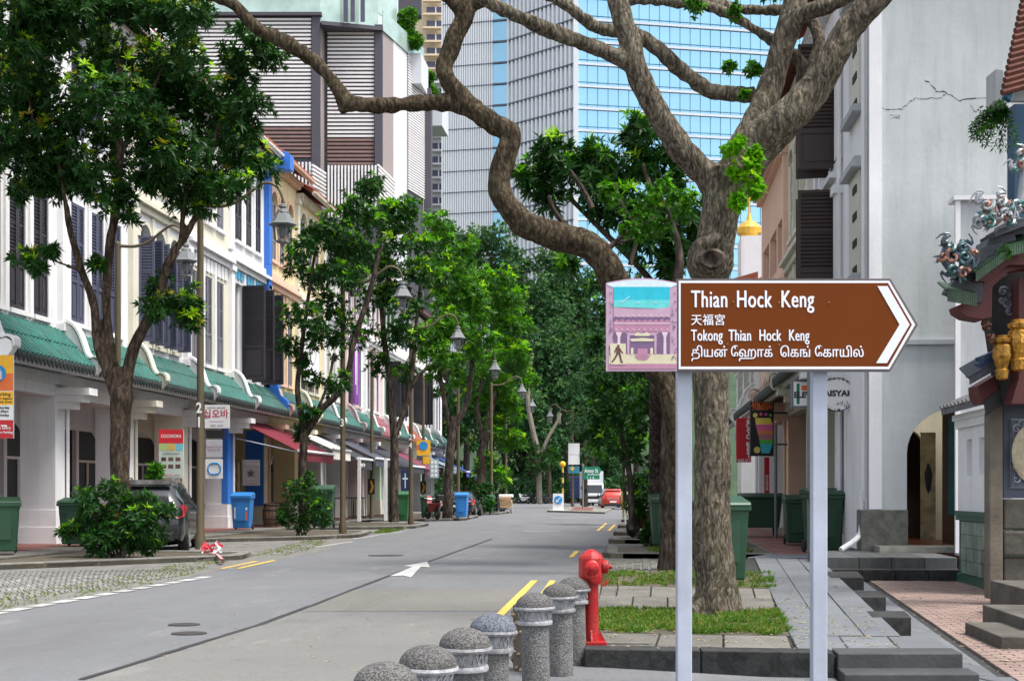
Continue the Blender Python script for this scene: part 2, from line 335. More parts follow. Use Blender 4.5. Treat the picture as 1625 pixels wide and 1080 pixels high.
redtile = mat('red_floor_tile', (.2,.075,.06), rough=.6, var=.3, scale=2, bump=.1)
cobble = mat('cobble', (.2,.195,.18), rough=.9, var=.4, scale=2.5, bump=.4, bscale=30)
whitep = mat('road_paint', (.42,.42,.41), rough=.8, var=.3, scale=9, bump=.1)
yellowp = mat('yellow_paint', (.62,.42,.08), rough=.8, var=.3, scale=7, bump=.1)
tar = mat('tar', (.03,.03,.03), rough=.7)
steel = mat('painted_steel', (.42,.46,.55), rough=.5, var=.14, scale=3, bump=.05, streak=.3, dirt=(.2,.18,.16))
wall_w = mat('white_plaster', (.76,.76,.78), rough=.85, var=.1, scale=.7, bump=.15, bscale=12, streak=.34, dirt=(.35,.36,.35))
wall_gable = mat('weathered_white_plaster', (.48,.505,.515), rough=.88, var=.16, scale=.45, bump=.2, bscale=8, streak=.5, dirt=(.24,.28,.27))
wall_grey = mat('grey_plaster', (.42,.44,.46), rough=.85, var=.16, scale=.6, bump=.15, bscale=10, streak=.45, dirt=(.2,.22,.2))
wall_c = mat('cream_plaster', (.66,.63,.52), rough=.85, var=.1, scale=.8, bump=.12, bscale=12, streak=.25, dirt=(.34,.33,.28))
wall_p = mat('peach_plaster', (.72,.48,.36), rough=.85, var=.08, scale=.8, bump=.12, bscale=12, streak=.15, dirt=(.35,.3,.25))
wall_y = mat('yellow_plaster', (.70,.58,.34), rough=.85, var=.08, scale=.8, bump=.12, streak=.2)
wall_pk = mat('pink_plaster', (.68,.52,.52), rough=.85, var=.08, bump=.12, streak=.2)
wall_g = mat('mint_plaster', (.48,.62,.48), rough=.85, var=.08, bump=.12, streak=.2)
blue_p = mat('bright_blue_paint', (.03,.17,.62), rough=.6, var=.12, bump=.1)
navy = mat('navy_paint', (.012,.02,.08), rough=.6, var=.2)
shut_d = mat('dark_shutter', (.03,.026,.036), rough=.5, var=.2, bump=.1)
shut_b = mat('slate_blue_shutter', (.075,.08,.13), rough=.55, var=.2, bump=.1)
shut_g = mat('grey_shutter', (.17,.17,.2), rough=.6, var=.15, bump=.1)
shut_br = mat('brown_shutter', (.035,.019,.016), rough=.5, var=.25, bump=.15)
shut_w = mat('cream_shutter', (.55,.55,.48), rough=.6, var=.1)
panedark = mat('window_glass', (.03,.04,.05), rough=.1, var=.2, bump=0)
paneteal = mat('teal_glass', (.05,.16,.17), rough=.15, var=.3, bump=0)
tilegreen = mat('green_glazed_tile', (.012,.13,.105), rough=.4, var=.55, scale=3, bump=.1, streak=.4, dirt=(.1,.2,.18))
tiledark = mat('dark_tile_end', (.03,.04,.04), rough=.5, var=.4, scale=8)
tilered = mat('terracotta_tile', (.3,.09,.05), rough=.8, var=.35, scale=4)
tilepink = mat('faded_maroon_tile', (.28,.1,.12), rough=.7, var=.3, scale=4)
white = mat('white_paint', (.78,.78,.78), rough=.6, var=.06)
black = mat('black_paint', (.015,.015,.017), rough=.5, var=.2)
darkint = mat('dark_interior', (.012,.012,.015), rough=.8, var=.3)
bronze = mat('bronze_pole', (.12,.095,.055), rough=.5, var=.15, metal=.3, bump=.05)
redp = mat('red_paint', (.42,.005,.007), rough=.42, var=.35, scale=14, bump=.25, bscale=45, streak=.4, dirt=(.16,.02,.015), spots=.35, spotcol=(.2,.03,.02), spotscale=22)
granite = mat('speckled_granite', (.2,.2,.195), rough=.85, var=.35, scale=5, streak=.35, dirt=(.06,.06,.05), bump=.5, bscale=70, spots=.9, spotcol=(.07,.07,.07), spotscale=150)
granite_dk = mat('speckled_dark_granite', (.14,.135,.13), rough=.85, var=.2, bump=.6, bscale=70, spots=.9, spotcol=(.04,.04,.042), spotscale=170)
silver = mat('dull_silver', (.36,.36,.38), rough=.5, var=.5, scale=30, metal=.3, bump=.2, streak=.5, dirt=(.1,.1,.1))
bingreen = mat('green_plastic', (.013,.06,.028), rough=.45, var=.2, bump=.05)
bingreen2 = mat('bright_green_plastic', (.02,.12,.04), rough=.45, var=.2, bump=.05)
binblue = mat('blue_plastic', (.03,.22,.6), rough=.4, var=.15, bump=.03)
rubber = mat('rubber', (.012,.012,.013), rough=.7)
chrome = mat('bright_metal', (.6,.6,.62), rough=.25, metal=.9, var=.05, bump=0)
fab_red = mat('red_canvas', (.16,.006,.02), rough=.85, var=.15)
fab_wh = mat('white_canvas', (.7,.66,.6), rough=.85, var=.1)
fab_dk = mat('charcoal_canvas', (.03,.032,.045), rough=.8, var=.2)
fab_mar = mat('maroon_canvas', (.16,.03,.06), rough=.85, var=.15)
bark_main = barkmat('grey_bark', (.105,.087,.062), (.29,.25,.195), lich=(.24,.26,.17), lichf=.5, zs=.22, sc=40, bump=1)
bark_mid = barkmat('brown_bark', (.05,.037,.022), (.14,.108,.07), lich=(.1,.115,.065), lichf=.45, zs=.35, sc=22, bump=1)
bark_dk = barkmat('dark_bark', (.05,.038,.03), (.14,.11,.09), sc=14, lich=(.12,.14,.08), lichf=.3)
bark_br = barkmat('reddish_bark', (.05,.035,.024), (.13,.095,.068), sc=20, lich=(.15,.14,.1), lichf=.3)
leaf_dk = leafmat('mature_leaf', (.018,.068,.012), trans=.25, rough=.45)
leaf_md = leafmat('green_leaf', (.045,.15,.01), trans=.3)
leaf_yg = leafmat('young_lit_leaf', (.27,.46,.012), trans=.4)  # young growth, with light from above also put into the colour
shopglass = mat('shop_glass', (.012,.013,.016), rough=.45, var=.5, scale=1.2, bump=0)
leaf_fl = leafmat('flush_lit_leaf', (.34,.3,.03), trans=.4)  # new flush, its colour doubling as painted highlight on the clumps
leaf_br = leafmat('bright_leaf', (.11,.31,.008), trans=.4)
leaf_far = leafmat('forest_leaf', (.035,.1,.035), trans=.2, rough=.6)
leaf_far2 = leafmat('forest_leaf_light', (.085,.18,.045), trans=.25, rough=.6)
grassm = leafmat('grass_blade', (.075,.16,.018), trans=.3, rough=.6)
grassy = leafmat('grass_blade_yellow', (.2,.21,.05), trans=.3, rough=.6)

# ------------------------------------------------ the ground
ngon_sheet('ground', [(-600,-40),(600,-40),(600,900),(-600,900)], -.6, -.22, soilm)
# main carriageway slab, parking bays lie in it
ngon_sheet('road', [(-13.1,-20),(1.4,-20),(1.3,11.2),(-.62,11.9),(-.75,23.5),(-.85,140),(60,150),(60,185),(-70,185),(-70,150),(-13.1,140)], -.3, 0, asphalt)
# concrete patches in the near lane (right of the tar seam)
sm = [G(130,1078), G(410,992), G(640,905), G(780,855)]
p = [G(60,1110)]+sm+[G(905,880), G(800,990), G(700,1110)]
ngon_sheet('road_concrete_lane', [G(130,1082), G(410,993), G(470,972), G(790,972), G(760,1040), G(700,1120), G(60,1120)], .001, .005, concrete_road)
ngon_sheet('road_patch', [G(478,970), G(560,936), G(845,934), G(800,969)], .001, .0045, roadmat('patched_asphalt', (.165,.16,.145), (.09,.085,.075), (.25,.24,.21)))
# sealed joint running up the lane
mb = MB(); prev = None
line = []
for a, b in zip(sm[:-1], sm[1:]):
    for k in range(8): line.append(a.lerp(b, k/8))
line.append(sm[-1])
for i in range(len(line)-1):
    a = line[i]+Vector((random.uniform(-.02,.02), 0, 0)); w = .03+random.random()*.015
    b = line[i+1]; mb.add([(a.x-w,a.y,.0075),(a.x+w,a.y,.0075),(b.x+w,b.y,.0075),(b.x-w,b.y,.0075)], [(0,1,2,3)])
o = mb.build('tar_seam', tar); o['kind'] = 'structure'
def mark(name, pts, m, z=.009):
    b = MB(); b.face([(q.x, q.y, z) for q in pts]); o = b.build(name, m); o['kind'] = 'structure'; return o
def strip(a, b, w):                                   # a,b world points ; flat strip of width w
    d = (b-a).normalized(); n = Vector((-d.y, d.x, 0))*w/2; return [a-n, b-n, b+n, a+n]
# yellow lines by the right kerb and by the left islands
mark('yellow_line', strip(G(792,977), G(848,921), .11), yellowp)
mark('yellow_line', strip(G(850,962), G(877,921), .10), yellowp)
mark('yellow_line', strip(G(906,884), G(916,874), .11), yellowp)
mark('yellow_line', strip(G(948,842), G(962,830), .11), yellowp)
mark('yellow_line', strip(G(966,842), G(976,832), .11), yellowp)
mark('yellow_line', strip(G(352,902), G(408,890), .10), yellowp)
mark('yellow_line', strip(G(378,902), G(436,889), .10), yellowp)
# lane arrow
mark('lane_arrow', [G(619,914), G(655,899), G(640,898), G(678,891), G(682,900), G(668,899), G(652,916), G(640,913)], whitep)
# dashed edge of the parking lane
for k in range(12):
    t0, t1 = k/12, k/12+.062; A = G(-30,977); B = G(335,914)
    mark('lane_dash', strip(A.lerp(B, t0), A.lerp(B, t1), .22), whitep)
for a, b in [((500,868),(560,859)), ((560,855),(600,849)), ((600,848),(640,843))]:
    mark('lane_dash', strip(G(*a), G(*b), .12), whitep)
for x, y, w in [(868,833,50), (860,843,60), (868,827,34), (1010-120,822,30), (845,818,26), (900,816,30)]:
    a, b = G(x-w/2, y), G(x+w/2, y); mark('give_way_dash', strip(a, b, .3), whitep)
for x, y, w, h in [(292,991,52,2.2), (300,1005,58,3), (612,881,58,2.2)]:
    mb = MB(); c = G(x, y); rr = w/2/F*(c.y)
    mb.lathe((c.x, c.y, 0), [(rr, .001), (rr, .010), (rr*.93, .0125), (rr*.9, .010)], 24, 1, .9); tag(mb.build('manhole_cover', mat('cast_iron', (.05,.045,.045), rough=.6, metal=.2)), ['round iron cover, the nearer of the pair on the left lane','round iron cover, the farther of the pair on the left lane','lone round iron cover in the road beyond the pair'][[(292,1),(300,0),(612,2)].index((x, {292:1,300:0,612:2}[x]))], 'manhole cover', 'round covers in the carriageway')
for x, y in [(985,808),(940,826),(1003,-1)][:2]:
    pass
# ------------------------------------------------ left pavement, bays, islands
lw = ngon_sheet('left_pavement', [(-18.2,20),(-12.9,20),(-12.9,140),(-18.2,140)], -.3, .10, mat('paving_concrete', (.2,.19,.17), rough=.9, var=.3, scale=1.2, bump=.3, streak=.4))
quadgrid('floor_tile', [(-15.0,31,0),(-14.2,31,0),(-14.2,80,0),(-15.0,80,0)], 2, 110, .008, .09, .125, redtile, lw, jit=.002)
quadgrid('floor_tile', [(-17.5,31,0),(-15.05,31,0),(-15.05,70,0),(-17.5,70,0)], 5, 80, .008, .09, .125, redtile, lw, jit=.002, stuff_after=0)
quadgrid('paving_slab', [(-14.18,31,0),(-12.95,31,0),(-12.95,80,0),(-14.18,80,0)], 2, 90, .01, .09, .122, slate2, lw, jit=.003)
kerb([(-12.9,20),(-12.9,90)], .22, -.1, .13, kerb_dark, lw, L=1.2, side=-1)
bay = ngon_sheet('parking_bay', [(-12.6,14),(-7.7,16),(-7.9,34),(-8.8,42),(-12.6,90)], .0005, .004, cobble)
quadgrid('cobble', [tuple(G(-40,962)),tuple(G(300,912)),tuple(G(280,903)),tuple(G(-60,908))], 40, 12, .03, .0, .018, cobble, bay, stagger=True, jit=.006)
quadgrid('paving_block', [(-12.4,31.6,0),(-8.3,31.6,0),(-8.8,39,0),(-12.4,39,0)], 14, 24, .03, .0, .016, cobble, bay, jit=.006, stuff_after=60)
islands = [([(-12.9,24.2),(-9.3,28.4),(-8.6,29.3),(-8.8,30.8),(-12.9,31.4)], 1), ([(-12.9,38.6),(-9.9,41.4),(-8.9,43.6),(-9.3,47.5),(-12.9,48.4)], 1),
           ([(-12.9,51.5),(-9.6,53),(-8.9,54.5),(-9.0,58.6),(-12.9,60)], 1), ([(-12.9,66),(-9.3,68),(-8.8,70),(-9,77),(-12.9,78)], 1), ([(-12.9,84),(-8.8,86),(-8.7,92),(-12.9,93)], 1)]
for pts, _ in islands:
    isl = ngon_sheet('kerb_island', pts, -.1, .095, soilm)
    inner = list(pts)
    kerb(pts, .26, -.05, .125, kerbm, isl, L=1.1, side=-1)
def grass(name, poly, n, h, m, z, parent=None, label=None, w=.01, m2=None):
    xs = [p[0] for p in poly]; ys = [p[1] for p in poly]; P = []
    def inside(x, y):
        c = False; j = len(poly)-1
        for i in range(len(poly)):
            if (poly[i][1] > y) != (poly[j][1] > y) and x < (poly[j][0]-poly[i][0])*(y-poly[i][1])/(poly[j][1]-poly[i][1])+poly[i][0]: c = not c
            j = i
        return c
    while len(P) < n:
        x, y = random.uniform(min(xs), max(xs)), random.uniform(min(ys), max(ys))
        if inside(x, y) and noise.noise(Vector((x*2.3, y*2.3, 0)))+.5*noise.noise(Vector((x*7, y*7, 3))) > random.uniform(-.25, .3): P.append((x, y, z))
    P = np.array(P); A = np.random.randn(n, 3)*.5+np.array([[0, 0, 1.]])
    yy = (np.random.rand(n) < .25).astype(int)
    o = leafmesh(name, P, A, h*1.15, w, 6, [m, m2 or m], parent, yy, .5, droop=.3); o['kind'] = 'stuff'
    return o
grass('grass', [(-8.0,16.4),(-7.7,22),(-8.6,28.4),(-9.4,28.0),(-8.9,22),(-9.2,16)], 800, .04, grassy, .01, m2=grassm)
grass('grass', [(-9,30.6),(-8.1,31),(-8.4,36),(-9.3,40.6),(-10,40.8),(-9.2,34)], 500, .045, grassy, .01, m2=grassm)
grass('grass', [(-9.3,47.5),(-8.7,47.5),(-9,53),(-9.8,52.6)], 500, .08, grassm, .01, m2=grassy)
# ------------------------------------------------ right: lower pavement, platform, footway, bays
ngon_sheet('lower_pavement', [(-.62,-8),(9,-8),(9,24.5),(3.1,24.5),(1.2,11.9),(-.62,11.9)], -.3, -.09, slate)
lp = ngon_sheet('pavement_bed', [(-.6,9.2),(3.4,9.2),(3.4,12.2),(-.6,12.0)], -.089, -.085, mat('joint', (.05,.05,.045)))
quadgrid('paving_slab', [(-.58,9.4,0),(3.2,9.4,0),(3.2,11.95,0),(-.58,11.85,0)], 6, 4, .012, -.088, -.055, slate, lp, stagger=True)
PZ = .15
fr = [G(x, y, PZ) for x, y in ((928,1029),(1322,1035),(1522,1035))]
e2 = [G(1522,1035,PZ), G(1312,885,PZ)]
footL = [G(1262,1033,PZ), G(1195,882,PZ)]
farL = G(1160,884,PZ); y1 = 23.4
plat = MB(); 
def pp(q, z=-.3): return (q[0], q[1], z)
inner_e = [G(1500,1035,PZ).lerp(G(1290,885,PZ), t) for t in (0, 1)]
E0, E1 = G(1432,1008,PZ), G(1302,886,PZ)             # notched edge (left side of the drain notches)
platpts = [fr[0], fr[1], fr[2], G(1486,1008,PZ), E0, E1, G(1185,884,PZ), G(1168,905,PZ), Vector((-.72, y1, 0))]
po = ngon_sheet('raised_pavement', platpts, -.3, PZ-.03, granite_dark)
# black granite edging stones along the front
for a, b in ((fr[0], fr[0].lerp(fr[1], .47)), (fr[0].lerp(fr[1], .475), fr[1])):
    mb = MB(); mb.poly([(a.x,a.y-.04,-.12),(b.x,b.y-.04,-.12),(b.x,b.y+.26,-.12),(a.x,a.y+.26,-.12)], (0,0,.275)); mb.build('edging_stone', granite_dark, po, bevel=.01)
for k, (zz, dy) in enumerate(((PZ+.004, .0), (.03, -.36))):
    a, b = fr[1].copy(), fr[2].copy(); a.x += .03; b.x += .02+.05*k
    mb = MB(); mb.poly([(a.x,a.y-.05+dy,-.12),(b.x,b.y-.05+dy,-.12),(b.x,b.y+.33+dy,-.12),(a.x,a.y+.33+dy,-.12)], (0,0,zz+.12)); mb.build('step', [mat('step_granite', (.05,.053,.056), rough=.6, var=.35, scale=2.5, bump=.2, streak=.5, dirt=(.03,.03,.03))], po, bevel=.012)
# drain notches: stone blocks projecting from the edge
for i, (xa, xb, y0) in enumerate([(1398,1446,979),(1360,1406,947),(1332,1371,916),(1313,1346,898)]):
    a, b = G(xa-14, y0, PZ), G(xb, y0, PZ); a2, b2 = G(xa-24, y0-10, PZ), G(xb-10, y0-10, PZ)
    mb = MB(); mb.poly([pp(a,-.1), pp(b,-.1), pp(b2,-.1), pp(a2,-.1)], (0,0,PZ+.1+.002)); mb.build('drain_block', granite_dark, po, bevel=.008)
# slabs of the long footway
quadgrid('footway_slab', [tuple(G(1254,1007,PZ)), tuple(G(1430,1007,PZ)), tuple(G(1302,887,PZ)), tuple(G(1197,884,PZ))], 3, 7, .012, PZ-.032, PZ, slate, po)
quadgrid('footway_slab', [tuple(G(1265,1029,PZ)), tuple(G(1512,1030,PZ)), tuple(G(1485,1009,PZ)), tuple(G(1255,1008,PZ))], 3, 1, .012, PZ-.032, PZ, slate, po)
quadgrid('paving_slab', [tuple(G(932,1024,PZ)), tuple(G(1258,1029,PZ)), tuple(G(1250,1008,PZ)), tuple(G(948,1003,PZ))], 3, 1, .02, PZ-.032, PZ, slate2, po)
quadgrid('paving_slab', [tuple(G(945,964,PZ)), tuple(G(1232,966,PZ)), tuple(G(1222,933,PZ)), tuple(G(955,928,PZ))], 5, 2, .02, PZ-.032, PZ-.004, slate2, po, stagger=True)
quadgrid('paving_slab', [tuple(G(932,1000,PZ)), tuple(G(946,1000,PZ)), tuple(G(957,905,PZ)), tuple(G(946,905,PZ))], 1, 10, .02, PZ-.032, PZ-.002, slate2, po)
gp1 = [G(949,1001,PZ), G(1256,1006,PZ), G(1236,968,PZ), G(953,966,PZ)]; gp2 = [G(958,927,PZ), G(1230,932,PZ), G(1226,908,PZ), G(966,905,PZ)]
for gp, n in ((gp1, 2500), (gp2, 1100)):
    ngon_sheet('soil_bed', gp, PZ-.03, PZ-.012, soilm, parent=po, kind=None)
    g = [(q.x, q.y) for q in gp]; grass('grass', g, n, .085, grassm, PZ-.015, w=.011, m2=grassy)
mb = MB()
for i in range(900):                                   # fallen leaves on the paving
    if i % 3 == 0: q = G(random.uniform(960,1300), random.uniform(925,1028), PZ+.004)
    elif i % 3 == 1: y_ = random.uniform(890,1028); q = G(random.uniform(1200+(y_-885)*.43, 1288+(y_-885)*1.02), y_, PZ+.004)
    elif i % 12 == 5: q = G(random.uniform(250,950), random.uniform(880,1070), .006)
    else: q = G(random.uniform(1380,1625), random.uniform(925,1075), -.04)
    s = random.uniform(.012,.036); t = random.uniform(0, 6.28); dx, dy = cos(t)*s, sin(t)*s
    mb.add([(q.x-dx,q.y-dy,q.z),(q.x+dy*.5,q.y-dx*.5,q.z+.006),(q.x+dx,q.y+dy,q.z+.002),(q.x-dy*.5,q.y+dx*.5,q.z+.005)], [(0,1,2,3)])
o = mb.build('leaf_litter', mat('dry_leaf', (.42,.34,.16), var=.5, scale=12)); o['kind'] = 'stuff'
# bays and kerb bumps beyond the platform
bays = ngon_sheet('right_parking_bay', [(-.8,23.4),(2.6,23.4),(3.4,140),(-.8,140)], -.3, .012, cobble)
quadgrid('paving_block', [tuple(G(952,906,.02)), tuple(G(1166,908,.02)), tuple(G(1150,886,.02)), tuple(G(957,886,.02))], 16, 14, .05, .0, .03, slate2, bays, jit=.01)
for i, (Y0, Y1, x0) in enumerate([(30.5,34.5,-.75),(39,41.5,-.8),(46,49,-.8),(55,58,-.8),(66,70,-.8)]):
    bm_ = ngon_sheet('kerb_bump', [(x0+.1,Y0),(2.9,Y0),(2.9,Y1),(x0-.05,Y1),(x0-.1,Y0+.6)], -.1, .12, soilm)
    kerb([(x0+.35,Y0),(2.9,Y0)], .28, -.05, .14, kerbm, bm_, side=-1); kerb([(x0-.05,Y1),(x0,Y0+.3),(x0+.35,Y0)], .26, -.05, .14, kerbm, bm_, side=-1, L=1.1)
    g = [(.2,Y0+.5),(2.5,Y0+.5),(2.5,Y1-.3),(.2,Y1-.3)]; grass('grass', g, 500, .1, grassm, .12, w=.014, m2=grassy)
rw = ngon_sheet('right_pavement', [(2.9,29.6),(6.9,27.6),(6.9,140),(3.2,140)], -.3, .11, mat('paving_concrete', (.2,.19,.17)))
quadgrid('floor_tile', [(2.95,29.9,0),(4.4,29.9,0),(4.4,60,0),(3.2,60,0)], 5, 80, .01, .09, .125, redtile, rw, jit=.002)
quadgrid('paving_slab', [tuple(G(1185,884,PZ)), tuple(G(1297,884,PZ)), (4.3,29.9,0), (2.7,29.9,0)], 3, 2, .014, .0, PZ, slate, rw)
# brick court before the temple
bc = ngon_sheet('brick_court', [tuple(G(1330,905,-.05)), tuple(G(1486,1035,-.05)), tuple(G(1600,1120,-.05)), (9,9,0), (9,24.6,0)], -.3, -.075, granite_dark)
quadgrid('border_slab', [tuple(G(1440,1052,-.05)), tuple(G(1600,1085,-.05)), tuple(G(1372,922,-.05)), tuple(G(1305,912,-.05))], 1, 12, .012, -.08, -.048, slate, bc)
quadgrid('brick', [(3.02,11.0,0),(5.5,11.0,0),(5.42,24.3,0),(3.93,24.3,0)], 11, 118, .008, -.08, -.045, brickm, bc, stagger=True, jit=.003)
# ------------------------------------------------ shophouses
SHC = {}
def shutter_mesh(w, h, m, solid=.35):
    k = (round(w, 2), round(h, 2), m.name, solid)
    if k in SHC: return SHC[k]
    b = MB(); f = .07
    b.bx(0, f, -.035, .035, 0, h); b.bx(w-f, w, -.035, .035, 0, h); b.bx(f, w-f, -.034, .034, 0, f*1.3); b.bx(f, w-f, -.034, .034, h-f, h)
    zs = h*solid; b.bx(f, w-f, -.034, .034, zs-.05, zs+.05)
    b.bx(f, w-f, -.008, .008, f*1.3, zs-.05); b.bx(f+.06, w-f-.06, -.026, .026, f*1.3+.08, zs-.13)
    zm = (h+zs)/2; b.bx(f, w-f, -.019, .019, zm-.035, zm+.035)
    z = zs+.09
    while z < h-f-.03:
        if abs(z-zm) > .06: b.box((w/2, 0, z), (w-2*f, .075, .012), rx=.75)
        z += .088
    b.bx(f, w-f, -.002, .002, zs+.05, h-f)
    o = b.build('shutter', m); me = o.data; bpy.data.objects.remove(o); SHC[k] = me; return me
def put_shutter(t, side, X0, Y0, u, v, z, w, h, m, deg, solid=.35):
    o = bpy.data.objects.new('shutter', shutter_mesh(w, h, m, solid)); COL.objects.link(o); o.parent = t; g = org(t)
    o.location = (X0+side*v-g.x, Y0+u-g.y, z-g.z); o.rotation_euler = (0, 0, R(deg)); return o
def frame_M(side, X0, Y0): return Matrix(((0, side, 0, X0), (1, 0, 0, Y0), (0, 0, 1, 0), (0, 0, 0, 1)))
def arch_pts(c, r, z, n=12, rz=None): return [(c+r*cos(pi*k/n), z+(rz or r)*sin(pi*k/n)) for k in range(n+1)]
def wallrow(b, w, z0, z1, ops, v0=-.3, v1=0):
    # solid wall strip with openings ops = [(u0,u1,za,zb,arch)]
    u = 0
    for (a, c, za, zb, ar) in ops:
        b.bx(u, a, v0, v1, z0, z1)
        if za > z0: b.bx(a, c, v0, v1, z0, za)
        if ar:
            r = (c-a)/2; pts = [(c, v0, zb)]+[]; arc = arch_pts((a+c)/2, r, zb, 10, ar)
            pl = [(x, v0, z) for x, z in arc]+[(a, v0, z1), (c, v0, z1)]
            if z1 > zb+ar+.02: b.poly(pl, (0, v1-v0, 0))
        elif zb < z1: b.bx(a, c, v0, v1, zb, z1)
        u = c
    b.bx(u, w, v0, v1, z0, z1)
def house(label, side, X0, Y0, w, wm, sm, trim=white, f2=(6.0, 9.2), f3=(10.9, 13.6), eave=14.9, arch2=0, arch3=.35, n=3, mode2='open', mode3='closed', awn=tilegreen, roof=tilered,
          base=.12, detail=2, cornerpil=None, shop=darkint, pil=None, frieze=None, awnz=(4.6, 5.6), arcade=True, deep=9, single=None, group='shophouses along the street', back=True, shopwall=None):
    t = thing('shophouse', label, 'shophouse', (X0, Y0, 0), group); M = frame_M(side, X0, Y0)
    pil = pil or trim
    wl = MB(M); pe = .5; pitch = (w-2*pe)/n; ow = pitch-.42
    ops = [(pe+pitch*i+.21, pe+pitch*i+.21+ow) for i in range(n)]
    zf = (f2[1]+(arch2 or 0)+f3[0])/2
    wallrow(wl, w, awnz[0]-.45, zf, [(a, c, f2[0], f2[1], arch2) for a, c in ops])
    wallrow(wl, w, zf, eave, [(a, c, f3[0], f3[1], arch3) for a, c in ops])
    wl.build('wall', wm, t)
    wb = MB(M)
    if back:
        wb.bx(0, .25, -deep, -.3, 4.36, eave); wb.bx(w-.25, w, -deep, -.3, 4.36, eave); wb.bx(0, .25, -deep, -2.9, 0, 4.149); wb.bx(w-.25, w, -deep, -2.9, 0, 4.149); wb.bx(.25, w-.25, -deep, -deep+.25, 0, eave); wb.bx(.25, w-.25, -deep+.25, -.3, 4.15, 4.35)
        wb.build('party_wall', wm, t)
    # windows
    for fi, (za, zb), ar, md in ((2, f2, arch2, mode2), (3, f3, arch3, mode3)):
        for a, c in ops:
            fr = MB(M); q = .07; top = zb+(ar or 0)
            fr.bx(a, a+q, -.26, -.14, za, zb); fr.bx(c-q, c, -.26, -.14, za, zb); fr.bx(a+q, c-q, -.26, -.14, za, za+q)
            fr.bx(a+q, c-q, -.26, -.14, zb-q, zb); fr.bx((a+c)/2-.03, (a+c)/2+.03, -.25, -.15, za+q, zb-q)
            if detail > 1: pass
            fo = fr.build('window', trim, t)
            if detail > 1: fr = MB(M); fr.bx(a-.06, c+.06, .002, .1, za-.12, za-.002); fr.build('sill', trim, fo)
            pb = MB(M); pb.bx(a+q, c-q, -.215, -.2, za+q, zb-q)
            if ar: pb.poly([(x, -.215, z) for x, z in arch_pts((a+c)/2, ow/2-.002, zb+.001, 10, ar-.004)], (0, .015, 0))
            pb.build('pane', paneteal if ar else panedark, fo)
            if ar and detail > 1:
                tb = MB(M); ao = arch_pts((a+c)/2, ow/2+.12, zb, 10, ar+.12); ai = arch_pts((a+c)/2, ow/2, zb, 10, ar)
                for k in range(10): tb.poly([(ai[k][0], .002, ai[k][1]), (ao[k][0], .002, ao[k][1]), (ao[k+1][0], .002, ao[k+1][1]), (ai[k+1][0], .002, ai[k+1][1])], (0, .06, 0))
                tb.build('arch_trim', trim, fo)
            if md in ('closed', 'ajar'):
                dd = 4 if md == 'ajar' else 0
                put_shutter(t, side, X0, Y0, a+.01, -.06, za+.02, ow/2-.012, zb-za-.03, sm, 90-side*dd); 
                put_shutter(t, side, X0, Y0, c-.01, -.06, za+.02, ow/2-.012, zb-za-.03, sm, 270+side*dd)
            elif md == 'open':
                put_shutter(t, side, X0, Y0, a+.005, .02, za+.02, ow/2, zb-za-.03, sm, (0 if side > 0 else 180)+side*(random.uniform(5, 16)))
                put_shutter(t, side, X0, Y0, c-.005, .02, za+.02, ow/2, zb-za-.03, sm, (0 if side > 0 else 180)-side*(random.uniform(5, 16)))
            elif md == 'wide':
                put_shutter(t, side, X0, Y0, c-.005, .02, za+.02, ow, zb-za-.03, sm, (0 if side > 0 else 180)-side*(random.uniform(3, 9)))
    # pilasters and mouldings
    for u in ((0,) if cornerpil is None else cornerpil):
        b = MB(M); b.bx(u-.2, u+.2, .002, .16, awnz[1]+.25, zf-.32); b.bx(u-.25, u+.25, .002, .22, awnz[1]+.05, awnz[1]+.25); b.bx(u-.25, u+.25, .002, .22, zf-.5, zf-.321)
        b.bx(u-.18, u+.18, .002, .14, zf+.3, eave-.5); b.bx(u-.23, u+.23, .002, .2, eave-.5, eave-.3); b.build('pilaster', pil, t)
    if detail > 1:
        for a, c in zip([o[1] for o in ops[:-1]], [o[0] for o in ops[1:]]):
            b = MB(M); m_ = (a+c)/2; b.bx(m_-.1, m_+.1, .002, .07, f2[0]-.1, zf-.35); b.bx(m_-.09, m_+.09, .002, .07, f3[0]-.1, f3[1]+.1); b.build('pilaster', trim, t)
    b = MB(M); b.bx(0, w, .002, .12, zf-.3, zf-.1); b.bx(0, w, .002, .26, zf-.1, zf+.02); b.bx(0, w, .002, .1, zf+.021, zf+.3); b.build('string_course', trim, t)
    if frieze:
        b = MB(M); z0f, z1f = f2[1]+(arch2 or 0)+.15, zf-.34
        k = int(w/.42)
        for i in range(k): b.bx(.1+i*.42, .1+i*.42+.3, .002, .05, z0f, z1f)
        b.build('frieze_panel', frieze, t)
    b = MB(M); b.bx(0, w, .002, .18, eave-.28, eave-.12); b.bx(0, w, .002, .32, eave-.12, eave)
    if detail > 1:
        for i in range(int(w/.3)): b.bx(.1+i*.3, .22+i*.3, .003, .28, eave-.3, eave-.281+.16)
    b.build('cornice', trim, t)
    # roof
    b = MB(M); ev, ez = .75, eave+.05
    b.add([(0,ev,ez),(w,ev,ez),(w,-deep/2,ez+2.6),(0,-deep/2,ez+2.6),(0,ev,ez+.12),(w,ev,ez+.12),(w,-deep/2,ez+2.75),(0,-deep/2,ez+2.75)], [(0,3,2,1),(4,5,6,7),(0,1,5,4),(1,2,6,5),(2,3,7,6),(3,0,4,7)])
    b.add([(0,-deep/2,ez+2.75),(w,-deep/2,ez+2.75),(w,-deep-.3,ez),(0,-deep-.3,ez)], [(0,1,2,3)]); b.add([(0,0,ez-.05),(0,-deep/2,ez+2.7),(0,-deep,ez-.05)], [(0,1,2)]); b.add([(w,0,ez-.05),(w,-deep/2,ez+2.7),(w,-deep,ez-.05)], [(0,1,2)])
    k = int(w/.26)
